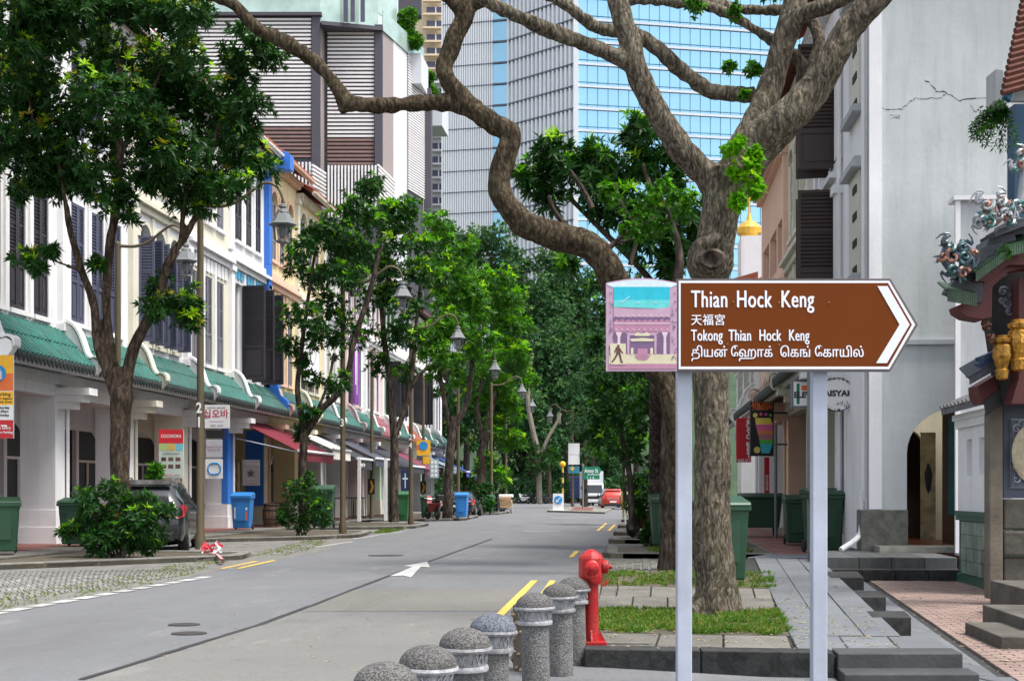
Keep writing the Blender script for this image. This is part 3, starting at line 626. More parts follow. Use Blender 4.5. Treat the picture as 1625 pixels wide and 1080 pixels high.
    for i in range(k):
        u = (i+.5)*w/k; b.tube([(u,ev+.04,ez+.13),(u,-deep/2,ez+2.76)], .055, 5)
    b.build('roof', roof, t)
    b = MB(M); b.bx(0, w, ev-.04, ev, ez-.12, ez-.002); b.tube([(0,ev+.07,ez-.02),(w,ev+.07,ez-.02)], .06, 8); b.build('gutter', trim if detail > 1 else shut_br, t)
    # tiled awning over the walkway
    if awn:
        av, (az0, az1) = .95, awnz
        b = MB(M); b.add([(.03,av,az0),(w-.03,av,az0),(w-.03,.0,az1),(.03,.0,az1),(.03,av,az0+.06),(w-.03,av,az0+.06),(w-.03,.0,az1+.06),(.03,.0,az1+.06)], [(0,3,2,1),(4,5,6,7),(0,1,5,4),(1,2,6,5),(2,3,7,6),(3,0,4,7)])
        b.build('awning_deck', tiledark, t); b = MB(M)
        k = int(w/.235); sg = 2
        for i in range(k):
            u = .1+(i+.5)*(w-.2)/k
            for j in range(sg):
                a0, a1 = j/sg, (j+1.12)/sg; p0 = (u+random.uniform(-.012, .012), av*(1-a0)+.03, az0+.07+(az1-az0)*a0+.012); p1 = (u, max(av*(1-a1), .01), az0+.075+(az1-az0)*min(a1, 1)-.005)
                b.tube([p0, p1], [.078, .07], 6)
        b.build('awning_tiles', awn, t, kind='stuff')
        b = MB(M)
        for i in range(k):
            u = .1+(i+.5)*(w-.2)/k; b.lathe((u, av+.05, az0-.03), [(.005,-.12),(.06,-.05),(.085,.05),(.07,.13)], 8, 1, .5)
        b.build('drip_tiles', tiledark if awn is tilegreen else awn, t, kind='stuff')
        b = MB(M); b.bx(.0, w, -.28, -.002, 3.95, az0-.451); b.bx(0, w, .02, .1, az0-.35, az0-.08); b.bx(0, w, .7, .78, az0-.14, az0-.02); b.build('lintel_beam', wm, t)
        # scroll between neighbouring awnings
        for u in (0,):
            b = MB(M); zt = az1+.5
            prof = [(0, az0-.1), (.98, az0-.08), (1.1, az0+.08), (1.08, az0+.25), (.95, az0+.33), (.82, az0+.3), (.7, az0+.42), (.6, az0+.7), (.5, az0+.95), (.36, az0+1.15), (.15, az0+1.3), (0, az0+1.45)]
            b.poly([(u-.12, v, z) for v, z in prof], (.24, 0, 0))
            b.build('scroll_gable', trim, t)
            cap, _ = smoothpath([(u, v+.03, z+.03) for v, z in prof[2:-1]], [1]*(len(prof)-3), 4); b = MB(M)
            for q0, q1 in zip(cap[:-1], cap[1:]): b.poly([(u-.17, q0.y, q0.z), (u-.17, q1.y, q1.z), (u-.17, q1.y+.04, q1.z+.05), (u-.17, q0.y+.04, q0.z+.05)], (.34, 0, 0))
            b.build('scroll_coping', trim, t)
            b = MB(M); b.bx(-.28, .28, -.0, .9, 3.98, 4.16); b.bx(-.24, .24, .0, .7, 3.8, 3.98); b.bx(-.2, .2, 0, .45, 3.62, 3.8); b.build('bracket', trim, t)
    if arcade:
        b = MB(M)
        b.bx(-.3, .3, -.95, -.0, base, 3.95)                               # pier at the party line
        c, r = -1.72, .76
        pl = [(-.14, v, z) for v, z in arch_pts(c, r, 2.75, 12)]+[(-.14, -2.6, 3.95), (-.14, -.951, 3.95)]
        pl = [(-.14, c+r, 2.75)]+pl[1:-3]+[(-.14, c-r, 2.75), (-.14, -2.6, 2.75), (-.14, -2.6, 3.95), (-.14, -.951, 3.95), (-.14, -.951, 2.75)]
        b.poly(pl, (.28, 0, 0)); b.build('pier', wm, t)
        b = MB(M); b.bx(-.34, .34, -.99, .04, base, .55); b.bx(-.32, .32, -.97, .02, .55, 1.0); b.build('pier_base', wall_c if wm is not wall_w else wm, t)
        b = MB(M); b.tube([(.36, .05, base), (.36, .05, 4.0)], .05, 8); b.build('downpipe', trim, t)
        sb = MB(M); sw = shopwall or wm
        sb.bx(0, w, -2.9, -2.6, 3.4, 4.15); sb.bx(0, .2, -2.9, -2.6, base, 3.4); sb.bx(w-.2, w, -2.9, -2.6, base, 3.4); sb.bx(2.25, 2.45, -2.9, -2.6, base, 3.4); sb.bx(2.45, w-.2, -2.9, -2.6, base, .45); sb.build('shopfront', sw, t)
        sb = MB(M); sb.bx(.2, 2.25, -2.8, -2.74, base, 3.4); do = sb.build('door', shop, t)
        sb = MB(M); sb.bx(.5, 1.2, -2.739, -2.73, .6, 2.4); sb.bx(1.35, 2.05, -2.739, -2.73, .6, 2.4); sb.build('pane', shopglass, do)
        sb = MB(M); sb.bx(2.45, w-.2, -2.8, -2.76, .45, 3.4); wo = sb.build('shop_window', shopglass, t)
        sb = MB(M); sb.bx(2.45, w-.2, -2.75, -2.7, 2.4, 2.48); sb.bx(3.4, 3.46, -2.75, -2.7, .45, 2.399); sb.build('glazing_bar', trim, wo)
        sb = MB(M); sb.bx(0, w, -2.6, -.28, 4.1, 4.148); sb.build('walkway_ceiling', wm, t)
    return t
LX = -15.1
def LH(k, label, *a, **kw): return house(label, 1, LX, 30+5*k, 5.0, *a, **kw)
h0 = LH(0, 'white shophouse with tall dark shutters at the left edge of the photo', wall_w, shut_d, mode2='ajar', f2=(5.9,9.0), shop=darkint)
h1 = LH(1, 'white shophouse with slate blue shutters behind the big leafy street tree', wall_w, shut_b, mode2='ajar', mode3='ajar')
h2 = LH(2, 'cream white shophouse with arched teal fanlights and open grey purple shutters', wall_w, shut_b, arch2=.42, mode2='open', f2=(6.0,9.2), trim=wall_c)
h3 = LH(3, 'cream shophouse with narrow grey shutters and panelled relief frieze', wall_c, shut_g, mode2='closed', frieze=wall_w, f2=(5.9,9.0), trim=wall_w)
h4 = LH(4, 'white shophouse with large black open shutters and blue tiled frieze', wall_w, shut_d, mode2='wide', mode3='closed', frieze=mat('sky_blue_tile', (.08,.42,.68), rough=.4, var=.4, scale=9), n=3, cornerpil=(0,), shopwall=navy, f2=(5.7,9.3))
mb = MB(frame_M(1, LX, 50)); 
for z0, z1 in ((6.0, 9.6), (9.62, 10.6), (10.62, 14.4)): mb.bx(4.7, 5.15, .003, .22, z0, z1)
mb.poly([(4.6, 0, 14.4), (4.6, 1.1, 14.4), (4.6, 1.1, 15.0), (4.6, 0, 15.6)], (.6, 0, 0)); mb.build('blue_pilaster', blue_p, h4)
mb = MB(frame_M(1, LX, 50)); mb.poly([(4.75, 0, 4.9), (4.75, 1.0, 4.75), (4.75, .95, 5.1), (4.75, .65, 5.35), (4.75, .5, 5.9), (4.75, .2, 6.2), (4.75, 0, 6.3)], (.45, 0, 0)); mb.build('blue_scroll', blue_p, h4)
mb = MB(frame_M(1, LX, 50)); mb.bx(-.31, .31, -.2, .03, 1.02, 3.9); mb.bx(4.55, 4.69, -.7, .02, .9, 3.9); mb.build('door_jamb', blue_p, h4)
h5 = LH(5, 'peach shophouse with tall arched orange framed windows under a red tiled eave', wall_y, shut_g, trim=wall_p, arch3=.45, f3=(11,13.4), mode2='closed', eave=15.0, shopwall=wall_y)
h6 = LH(6, 'yellow cream shophouse with a grey gutter pipe under its eave', wall_y, shut_g, trim=wall_c, mode2='closed', eave=14.6, shopwall=wall_c)
h7 = LH(7, 'white shophouse beyond the yellow one, half behind the second street tree', wall_w, shut_w, trim=white, mode2='closed', eave=13.6, f3=(10.6,12.6))
h8 = LH(8, 'white shophouse hung with a long violet banner', wall_w, shut_g, trim=wall_pk, mode2='closed', eave=13.4, f3=(10.5,12.4), awn=tilegreen)
h9 = LH(9, 'pale pink shophouse with a faded maroon tiled awning', wall_pk, shut_g, trim=white, mode2='closed', eave=13.6, f3=(10.6,12.6), awn=tilepink)
h10 = LH(10, 'mint green shophouse with black open shutters', wall_g, shut_d, trim=white, mode2='wide', detail=1, eave=13.2, f3=(10.5,12.3))
h11 = LH(11, 'white shophouse between the mint green and the cream one', wall_w, shut_b, mode2='closed', detail=1, eave=13.4, f3=(10.5,12.4), awn=tilered)
h12 = LH(12, 'cream shophouse beyond the white one, seen between lamp posts', wall_c, shut_d, mode2='wide', detail=1, eave=13.2, f3=(10.5,12.4))
h13 = LH(13, 'white shophouse with a blue striped canvas awning, second from the row end', wall_w, shut_b, mode2='closed', detail=1, eave=13.2, f3=(10.5,12.4), awn=tilegreen)
h14 = LH(14, 'white shophouse at the far end of the left row', wall_w, shut_g, mode2='closed', detail=1, eave=13, f3=(10.5,12.4), awn=tilegreen)
# spiral sign panel on the yellow house, violet banner
mb = MB(); mb.bx(-14.85,-14.8, 60.3, 63.0, 6.4, 9.3); tag(mb.build('wall_panel', wall_w), 'pale square panel with a spiral line on the yellow cream facade', 'sign')
pn = bpy.data.objects['wall_panel']; mb = MB(); mb.tube([(-14.78, 61.65+cos(a*.35)*(.12+a*.035), 7.85+sin(a*.35)*(.12+a*.035)) for a in range(28)], .03, 5); mb.build('spiral', silver, pn)
mb = MB(); mb.bx(-14.8,-14.72, 70.7, 71.8, 6.0, 9.7); bn = mb.build('banner', mat('violet_cloth', (.28,.05,.42), var=.1)); tag(bn, 'long violet banner hanging on the white facade', 'banner')
mb = MB(); mb.bx(-14.718,-14.712, 70.85, 71.1, 7.0, 9.0); mb.bx(-14.718,-14.712, 71.2, 71.35, 6.5, 9.2); mb.build('lettering', white, bn)
# pipe from eave of house 6
mb = MB(); mb.tube(smoothpath([(-14.9,64.5,9.5),(-14.9,64.6,12.6),(-14.3,64.8,13.6),(-14.2,64.9,14.4)], [.09]*4, 4)[0], .09, 8); mb.build('gutter_pipe', wall_c, h6)
# ------------------------------------------------ right side houses
RX = 4.45
def gable():
    t = thing('gable_house', 'white corner house with a tall cracked gable wall and arched passage', 'house', (RX, 27.5, 0))
    Y0, Y1, top = 27.5, 27.85, 13.2
    xa, xb = W(1430,800,27.5).x, W(1582,800,27.5).x; zc0 = CH-(720-HY)/F*27.5; r = (xb-xa)/2; zb = .43
    b = MB(); c = (xa+xb)/2; arc = [(c+r*cos(pi*k/16), zc0+r*.92*sin(pi*k/16)) for k in range(17)]
    pl = [(xa, Y0, .3), (RX, Y0, .3), (RX, Y0, top), (12, Y0, top), (12, Y0, .3), (xb, Y0, .3)]+[(x, Y0, z) for x, z in arc]
    b.poly(pl, (0, Y1-Y0, 0)); b.build('gable_wall', wall_gable, t)
    b = MB(); b.bx(RX-.18, RX+1.0-.28, Y0-.05, Y0+.5, .28, 1.13); b.build('stone_plinth', mat('mossy_stone', (.15,.15,.13), rough=.9, var=.5, scale=3.5, bump=.6, bscale=12, streak=.6, dirt=(.05,.06,.03)), t, bevel=.02)
    b = MB(); z = CH-(547-HY)/F*27.4; b.bx(5.0, 12, Y0-.08, Y0-.002, z-.05, z+.04); b.build('string_course', wall_grey, t)
    b = MB(); b.bx(RX-.02, RX+.22, Y0-.05, Y0-.002, 1.14, top); b.build('corner_pilaster', wall_w, t)
    b = MB(); b.bx(RX+2.95, RX+3.15, Y0-.06, Y0-.002, 6.8, top); b.build('corner_pilaster', wall_w, t)
    # crack in the plaster
    def crk(pts, w):
        b = MB(); P = []
        for (x0, y0), (x1, y1) in zip(pts[:-1], pts[1:]):
            for k in range(5): P.append((x0+(x1-x0)*k/5+random.uniform(-1.5,1.5), y0+(y1-y0)*k/5+random.uniform(-1.5,1.5)))
        P.append(pts[-1])
        for a, c in zip(P[:-1], P[1:]):
            A, B = W(*a, 27.4), W(*c, 27.4); ww = w*random.uniform(.4, 1.3)
            b.add([(A.x, Y0-.004, A.z-ww), (B.x, Y0-.004, B.z-ww), (B.x, Y0-.004, B.z+ww), (A.x, Y0-.004, A.z+ww)], [(0,1,2,3)])
        return b
    cr = crk([(1375,182),(1392,180),(1400,184),(1422,185),(1432,176),(1445,168),(1485,168),(1492,160),(1510,172),(1520,172),(1600,168)], .008).build('crack', darkint, t)
    crk([(1458,140),(1470,148),(1476,157),(1492,160)], .011).build('crack', darkint, t); crk([(1527,180),(1536,190),(1548,182)], .012).build('crack', darkint, t)
    crk([(1406,194),(1420,194),(1420,198),(1406,198)], .006).build('crack', darkint, t)
    # passage behind the arch
    b = MB(); b.bx(xa-.3, xb+.3, Y1, 33, .12, zb); b.build('passage_floor', mat('red_brown_floor', (.14,.045,.03), rough=.45, var=.3), t)
    b = MB(); b.bx(xa-.45, xa-.3, Y1, 33, zb, 3.8); b.bx(xb+.3, xb+.45, Y1, 33, zb, 3.8); b.bx(xa-.45, xb+.45, Y1, 33, 3.8, 3.9); 
    r2 = .62; c2 = xa+.45; pl = [(c2+r2, 31, zb)]+[(c2+r2*cos(pi*k/12), 31, 2.3+r2*sin(pi*k/12)) for k in range(13)]+[(c2-r2, 31, zb), (xa-.3, 31, zb), (xa-.3, 31, 3.8), (xb+.3, 31, 3.8), (xb+.3, 31, zb)]
    b.poly(pl, (0, .2, 0)); b.build('passage_wall', wall_c, t)
    b = MB(); b.bx(xa-.3, xb+.3, 32.6, 32.8, zb, 3.8); b.build('passage_end', mat('passage_brown', (.08,.05,.04), var=.4), t)
    wood = mat('brown_door', (.12,.06,.035), rough=.5, var=.3)
    b = MB(); b.bx(xa+1.0, xa+1.5, 29.0, 29.06, zb, 3.3); dd = b.build('door', wood, t); b = MB(); b.bx(xa+1.1, xa+1.4, 28.97, 28.998, 1.0, 3.0); b.build('pane', paneteal, dd)
    b = MB(); b.bx(xa+.62, xa+.92, 29.3, 29.36, zb+.05, 2.7); sc = b.build('painted_scroll', mat('scroll_paper', (.4,.33,.2), var=.5, scale=4), t); b = MB(); b.lathe((xa+.77, 29.28, 1.75), [(.01,-.3),(.05,-.2),(.08,.1),(.02,.3)], 8, 1, .2); b.build('vase_figure', black, sc)
    b = MB(); b.bx(xa+.26, xa+.34, 30.4, 30.46, zb, 2.6); b.build('red_banner', redp, t)
    b = MB(); b.bx(xa+.02, xa+.1, 29.9, 30.05, zb, 2.4); b.build('red_banner', wall_c, t)
    # fluorescent fitting on the passage ceiling (lit in the photograph)
    b = MB(); b.bx(xa+.7, xa+1.3, 29.6, 29.75, 3.7, 3.78); b.build('ceiling_lamp', mat('lamp_tube', (.9,.9,.9), emit=(1,.97,.9,9)), t)
    ll = bpy.data.lights.new('passage_lamp', 'AREA'); ll.energy = 6; ll.size = .6; ll.color = (1,.95,.88); lo = bpy.data.objects.new('passage_lamp', ll); COL.objects.link(lo); lo.location = (xa+1.0, 29.7, 3.66)
    # street-side face: pilasters, narrow shuttered window strip
    b = MB(); b.bx(RX, RX+.35, Y1, 31.2, 0.3, top); b.build('street_wall', wall_w, t)
    b = MB(); b.tube([(RX-.08, 27.75, 1.3), (RX-.08, 27.75, top)], .05, 8); b.tube([(RX-.08, 31.1, 1.0), (RX-.08, 31.1, top)], .05, 8); b.tube(smoothpath([(RX-.12,27.75,1.5),(RX-.12,27.72,.9),(RX-.22,27.5,.6),(RX-.6,27.2,.36)], [.06]*4, 4)[0], .055, 8); b.build('downpipe', wall_w, t)
    for za, zb_ in ((5.9, 8.0), (9.3, 11.6)):
        b = MB(); b.bx(RX-.05, RX-.002, 28.6, 29.9, za, zb_); wo = b.build('window', shut_w, t)
        b = MB()
        for k in range(4): b.bx(RX-.07, RX-.051, 28.8, 29.3, za+.05+k*.55, za+.2+k*.55)
        b.build('pane', darkint, wo); b = MB(); b.bx(RX-.22, RX-.003, 28.4, 30.1, zb_+.02, zb_+.14); b.bx(RX-.15, RX-.003, 28.5, 30.0, zb_-.0+.141, zb_+.26); b.build('hood', wall_grey, wo); b = MB(); b.bx(RX-.2, RX-.003, 28.4, 30.1, za-.16, za-.02); b.build('sill', wall_grey, wo)
    b = MB()
    for z in (4.6,): b.bx(RX-.12, RX-.001, Y1+.1, 31, z, z+.18)
    b.build('string_course', wall_w, t)
    b = MB(); b.bx(RX-.8, 12, 27.0, 31.3, top, top+.3); b.build('roof', tilered, t)
    return t
gable()
def RH(Y0, w, label, *a, **kw): return house(label, -1, RX, Y0, w, *a, group='houses on the right of the street', **kw)
r1 = RH(31.3, 5.4, 'white house with projecting brown shutters next to the cracked gable', wall_w, shut_br, trim=wall_w, mode2='closed', mode3=None, f2=(5.6,8.2), f3=(8.9,11.4), n=3, arch3=0, eave=13, awnz=(4.3,5.0), awn=tilegreen)
for z0, z1, y in ((5.7,8.3,31.9),(8.78,11.6,31.9)):
    put_shutter(r1, -1, RX, 31.3, y-31.3, .03, z0, .86, z1-z0, shut_br, 180, .3); put_shutter(r1, -1, RX, 31.3, y-31.3+.9, .03, z0, .8, z1-z0, shut_br, 172, .3)
mb = MB(); mb.bx(RX-.35, RX-.001, 33.2, 36.6, 8.42, 8.6); mb.bx(RX-.25, RX-.001, 33.3, 36.5, 8.3, 8.419); mb.build('sill', wall_grey, r1)
r2 = RH(36.7, 6.0, 'cream house with drainpipes and small shuttered windows', wall_c, shut_w, trim=wall_c, mode2='closed', mode3='closed', f2=(5.6,7.8), f3=(8.9,11.2), arch3=.3, eave=12.6, awnz=(4.2,4.9), detail=2)
r3 = RH(42.7, 9.0, 'peach house with square windows, farthest of the tall right row', wall_p, shut_d, trim=wall_p, mode2=None, mode3=None, f2=(5.8,7.2), f3=(8.7,10.1), arch3=0, eave=12.2, awnz=(4.2,4.9), detail=1)
r4 = RH(53, 12, 'low white house with a terracotta roof beyond the peach house', wall_w, shut_w, trim=white, mode2='closed', mode3=None, f2=(5.0,6.6), f3=(7.4,8.2), arch3=0, eave=8.9, awnz=(4.2,4.9), detail=1, roof=tilered)
mb = MB(); mb.poly([(2.6,53.2,9.0),(2.6,54.6,9.0),(RX,54.6,9.5),(RX,53.2,9.5)], (0,0,.3)); mb.build('porch_roof', tilered, r4)
# gold star finials beyond the low house
st = thing('star_ornament', 'gold star on a domed yellow finial above the low white house', 'ornament', (5.6, 70, 0))
def star(b, c, r, th=.12):
    P = [(c[0]+cos(pi/2+k*pi/5)*(r if k % 2 == 0 else r*.42), c[1], c[2]+sin(pi/2+k*pi/5)*(r if k % 2 == 0 else r*.42)) for k in range(10)]
    n = 10; b.add(P+[(c[0], c[1]-th, c[2]), (c[0], c[1]+th, c[2])], [(i, (i+1) % n, 10) for i in range(n)]+[((i+1) % n, i, 11) for i in range(n)])
gold = mat('gold_paint', (.75,.45,.06), rough=.35, var=.15, metal=.4)
c = W(1197,306,68); ORG[st.name] = (c.x, c.y, 0); st.location = (c.x, c.y, 0)
mb = MB(); star(mb, c, .62); mb.build('star', gold, st)
mb = MB(); mb.lathe((c.x-.25, c.y, c.z-1.9), [(.45,-.35),(.45,-.2),(.6,-.1),(.62,.15),(.4,.4),(.15,.55),(.06,.9),(.05,1.5)], 16); mb.build('dome', gold, st)
mb = MB(); mb.bx(c.x-.7, c.x+.3, c.y-.9, c.y+1.5, 0, c.z-2.26); mb.build('tower_base', wall_w, st)
# ------------------------------------------------ steps and side wall of the temple court
sg = mat('step_slate', (.07,.075,.08), rough=.55, var=.5, scale=1.5, bump=.2, streak=.6, dirt=(.16,.16,.13))
sp = thing('stone_steps', 'dark stone steps climbing to the arched passage', 'steps', (4.3, 24.4, 0))
x0 = G(1312,918,-.05).x
for k in range(4):
    mb = MB(); a = x0+k*.56; mb.bx(a, a+.55, 24.35, 24.8, -.1, .14); mb.build('step_stone', granite_dark, sp, bevel=.01)
    mb = MB(); a = x0+k*.56; mb.bx(a, a+.55, 24.75, 27.45, .1, .335); mb.build('step_stone', sg, sp, bevel=.01)
mb = MB(); mb.bx(4.5, 6, 26.7, 27.49, .336, .44); mb.build('step_stone', mat('pale_worn_step', (.3,.3,.26), var=.5, scale=3, streak=.6, dirt=(.08,.09,.05)), sp)
tw = thing('boundary_wall', 'white court wall with green tiled dado and two small window slots', 'wall', (5.45, 23, 0))
dado = mat('green_wall_tile', (.18,.24,.2), rough=.4, var=.6, scale=2.5, bump=.15, streak=.8, dirt=(.4,.4,.38)); dadg = mat('dark_green_tile', (.03,.085,.06), rough=.4, var=.3)
xw = 5.42; ya, yb = 20.9, 24.35
wopen = [(23.35,23.72),(22.3,22.85)]
mb = MB(); zt = 2.55
mb.bx(xw, xw+.3, ya, wopen[1][0], 1.15, zt); mb.bx(xw, xw+.3, wopen[1][1], wopen[0][0], 1.15, zt); mb.bx(xw, xw+.3, wopen[0][1], yb, 1.15, zt)
for a, c2 in wopen: mb.bx(xw, xw+.3, a, c2, 1.15, 1.75); mb.bx(xw, xw+.3, a, c2, 2.35, zt); mb.bx(xw+.18, xw+.3, a, c2, 1.75, 2.35)
mb.build('plaster', wall_w, tw)
quadt = [(ya+ i*.29, -.05+.16+j*.22) for j in range(4) for i in range(12)]
mb = MB(); mb.bx(xw+.02, xw+.3, ya, yb, -.1, 1.15); mb.build('dado_core', dadg, tw)
for y, z in quadt:
    if y+.28 <= yb: mb = MB(); mb.bx(xw-.01, xw+.019, y+.004, y+.286, z+.004, z+.216); mb.build('tile', dado, tw)
mb = MB(); mb.bx(xw-.03, xw+.019, ya, yb, -.08, .1); mb.bx(xw-.04, xw+.3, ya, yb, 1.0, 1.08); mb.bx(xw-.06, xw+.019, ya, yb, 1.081, 1.16); mb.build('dado_moulding', dadg, tw)
mb = MB(); mb.bx(xw-.06, xw+.3, ya, yb, 2.551, 2.68); mb.bx(xw-.1, xw+.3, ya, yb, 2.681, 2.78); mb.build('coping', wall_w, tw)
mb = MB(); mb.poly([(xw-.28,ya,2.79),(xw+.8,ya,3.25),(xw+.8,ya,3.33),(xw-.28,ya,2.87)], (0,yb-ya,0))
for k in range(13): y = ya+.15+k*.27; mb.tube([(xw-.3,y,2.9),(xw+.8,y,3.36)], .06, 6)
mb.build('coping_tiles', mat('grey_roof_tile', (.12,.12,.13), rough=.7, var=.4, scale=5, streak=.3), tw)
uw = thing('side_hall_wall', 'tall grey plaster wall rising behind the court wall and dragons', 'wall', (5.3, 26, 0))
mb = MB(); xs_ = W(1508,600,26.3).x; mb.bx(xs_, 12, 26.3, 26.6, .3, CH-(330-HY)/F*26.3); mb.build('plaster', wall_grey, uw)
mb = MB(); z = CH-(330-HY)/F*26.3; mb.bx(xs_-.1, 12, 26.2, 26.7, z, z+.08); mb.build('coping', wall_w, uw)
mb = MB(); mb.bx(xs_-.06, xs_+.03, 26.24, 26.299, .35, z); mb.build('corner_strip', wall_w, uw)
# ------------------------------------------------ temple gate: stones, panel, beams, roofs, dragons
stone = mat('temple_stone', (.095,.087,.072), rough=.9, var=.45, scale=2.2, bump=.8, bscale=9, streak=.6, dirt=(.05,.045,.035)); stone_l = mat('pale_temple_stone', (.17,.148,.115), rough=.9, var=.3, scale=3, bump=.5, bscale=14, streak=.7, dirt=(.15,.08,.05))
tred = mat('temple_red', (.085,.012,.012), rough=.55, var=.25, scale=3); tdark = mat('temple_tile_dark', (.035,.04,.055), rough=.5, var=.4, scale=4); tgrn = mat('temple_tile_green', (.04,.09,.05), rough=.5, var=.5, scale=5, streak=.3, dirt=(.15,.15,.1)); tgold = mat('temple_gold', (.42,.21,.025), rough=.45, metal=.4, var=.7, scale=16, bump=.8, bscale=30, streak=.5, dirt=(.05,.03,.015))
panel = mat('slate_panel', (.075,.09,.13), rough=.6, var=.15)
porc_w = mat('porcelain_white', (.3,.33,.35), rough=.3, var=.2, scale=9); porc_t = mat('porcelain_teal', (.08,.2,.2), rough=.3, var=.4, scale=9); porc_p = mat('porcelain_orange', (.32,.15,.11), rough=.35, var=.4, scale=9); porc_n = mat('porcelain_dark', (.05,.08,.11), rough=.35, var=.6, scale=9)
T0 = W(1600, 800, 19.5); tg = thing('temple_gate', 'ornate temple front with stone panel, gold brackets and dark curved eaves', 'temple', (T0.x, T0.y, 0))
def sil(name, pts, D, dep, m, parent=tg, bevel=0):
    b = MB(); P = [W(x, y, D) for x, y in pts]; fwd = Vector((-SA, CA, 0))*dep; b.poly(P, fwd); return b.build(name, m, parent, bevel=bevel)
sil('stone_pilaster', [(1570,950),(1570,655),(1577,641),(1592,641),(1592,950)], 18.7, .22, stone_l, bevel=.02)
sil('stone_panel', [(1592.5,790),(1592.5,641),(1690,641),(1690,790)], 18.8, .12, panel)
sil('panel_frame', [(1604,774),(1604,664),(1690,664),(1690,774)], 18.77, .03, porc_w)
sil('panel_frame', [(1606,772),(1606,666),(1690,666),(1690,772)], 18.74, .031, mat('blue_grey_carving', (.12,.14,.2), var=.4, scale=15))
b = MB(); c0 = W(1640,719,18.7); b.lathe((0,0,0), [(.01,0),(.27,0),(.3,.02),(.27,.04),(.01,.03)], 24); b.v = [(c0.x+x*CA*1.0, c0.y-z+x*SA, c0.z+y*1.35) for x, y, z in b.v]; b.build('medallion', mat('cream_carving', (.5,.43,.3), var=.35, scale=12, bump=.6, bscale=20), tg, smooth=True)
b = MB()
def curl(b, px, py, D, r, t0, turns, rad=.02, sgn=1, n=18):
    P = []
    for k in range(n+1):
        f = k/n; a = t0+sgn*turns*2*pi*f; rr = r*(1-f*.82); P.append(W(px+cos(a)*rr, py-sin(a)*rr, D+.02*sin(a*2)))
    rd = [rad*(1-.5*k/n) for k in range(n+1)]; b.tube(P, rd, 6)
for x, y, sg_ in ((1613,680,1),(1613,760,-1),(1622,672,1),(1614,700,-1),(1614,742,1)): curl(b, x, y, 18.72, 7, 1.0, 1.1, .016, sg_)
b.build('corner_scrolls', porc_w, tg)
def stonewall(pts, D, m): return sil('stone_block', pts, D, .25, m, bevel=.03)
stonewall([(1593,840),(1593,791.5),(1700,791.5),(1700,840)], 18.75, stone); stonewall([(1593,882),(1593,842),(1700,842),(1700,882)], 18.72, stone); stonewall([(1593,930),(1593,884),(1660,884),(1660,930)], 18.78, stone)
# temple steps
for (xa, ya_, yb_, z1) in ((3.5, 13.9, 15.4, .08), (3.9, 14.5, 16.3, .2), (4.45, 15.4, 18.2, .36)):
    mb = MB(); mb.bx(xa, 8, ya_, yb_, -.1, z1); mb.build('temple_step', stone, tg, bevel=.015)
# low side eave (blue ridge tiles, red box)
sil('eave_board', [(1552,612),(1588,590),(1640,560),(1700,530),(1700,640),(1625,637),(1560,640),(1553,625)], 18.5, .4, tred)
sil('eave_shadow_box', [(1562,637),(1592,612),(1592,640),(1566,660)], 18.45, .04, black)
for k in range(3): sil('ridge_tile', [(1545+k*8,588-k*12),(1580+k*8,573-k*12),(1582+k*8,580-k*12),(1547+k*8,596-k*12)], 18.2-k*.02, .35, mat('blue_ridge_tile', (.03,.06,.13), rough=.45, var=.3))
def dripedge(p0, p1, D, n, hgt, m, name='drip_tile'):
    b = MB()
    for k in range(n):
        f = (k+.5)/n; x = p0[0]+(p1[0]-p0[0])*f; y = p0[1]+(p1[1]-p0[1])*f; q = W(x, y, D)
        s_ = D/F; b.tube([q, q+Vector((-.02, .45, .16))], [1.7*s_*2, 1.4*s_*2], 7); b.box(q+Vector((0, -.01, -hgt*.4*s_)), (3*s_, .02, hgt*s_))
    return b.build(name, m, tg, kind='stuff')
dripedge((1538,600),(1578,578), 18.1, 11, 12, tdark)
# upper gate: red curved beam, dark recess, gold bracket
sil('red_beam', [(1519,485),(1521,494),(1535,503),(1560,507),(1574,503),(1575,455),(1600,432),(1625,425),(1700,420),(1700,395),(1590,415),(1562,440),(1556,470)], 17.8, .35, tred, bevel=.01)
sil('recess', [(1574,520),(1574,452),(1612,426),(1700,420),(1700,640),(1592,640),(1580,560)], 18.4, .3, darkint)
sil('red_post', [(1617,440),(1640,440),(1640,640),(1605,640),(1617,600)], 18.0, .3, tred)
for cx, cy, s_ in ((1590,565,1.0),(1616,545,1.15)):
    q = W(cx, cy, 17.9); k = 17.9/F*s_
    b = MB(); b.lathe(q, [(r*k, z*k) for r, z in ((4,-38),(9,-36),(11,-22),(8,-20),(12,-10),(15,0),(14,16),(10,20),(14,22),(15,27),(9,29),(9,33))], 8); b.build('gold_bracket', tgold, tg)
b = MB()
for x, y, r, s_ in ((1566,520,7,1),(1570,534,6,-1),(1576,545,5,1),(1562,512,5,-1)): curl(b, x, y, 17.9, r, .5, 1.2, .03, s_)
b.build('carved_scroll', mat('carved_wood', (.09,.035,.02), var=.5, scale=12), tg)
b = MB()
for x, y, r, s_ in ((1592,462,7,1),(1598,480,8,-1),(1603,495,7,1),(1590,476,5,-1),(1606,470,5,1)): curl(b, x, y, 18.3, r, .5, 1.3, .022, s_)
b.build('carved_flower', mat('carved_blue', (.2,.22,.28), var=.5, scale=12), tg)
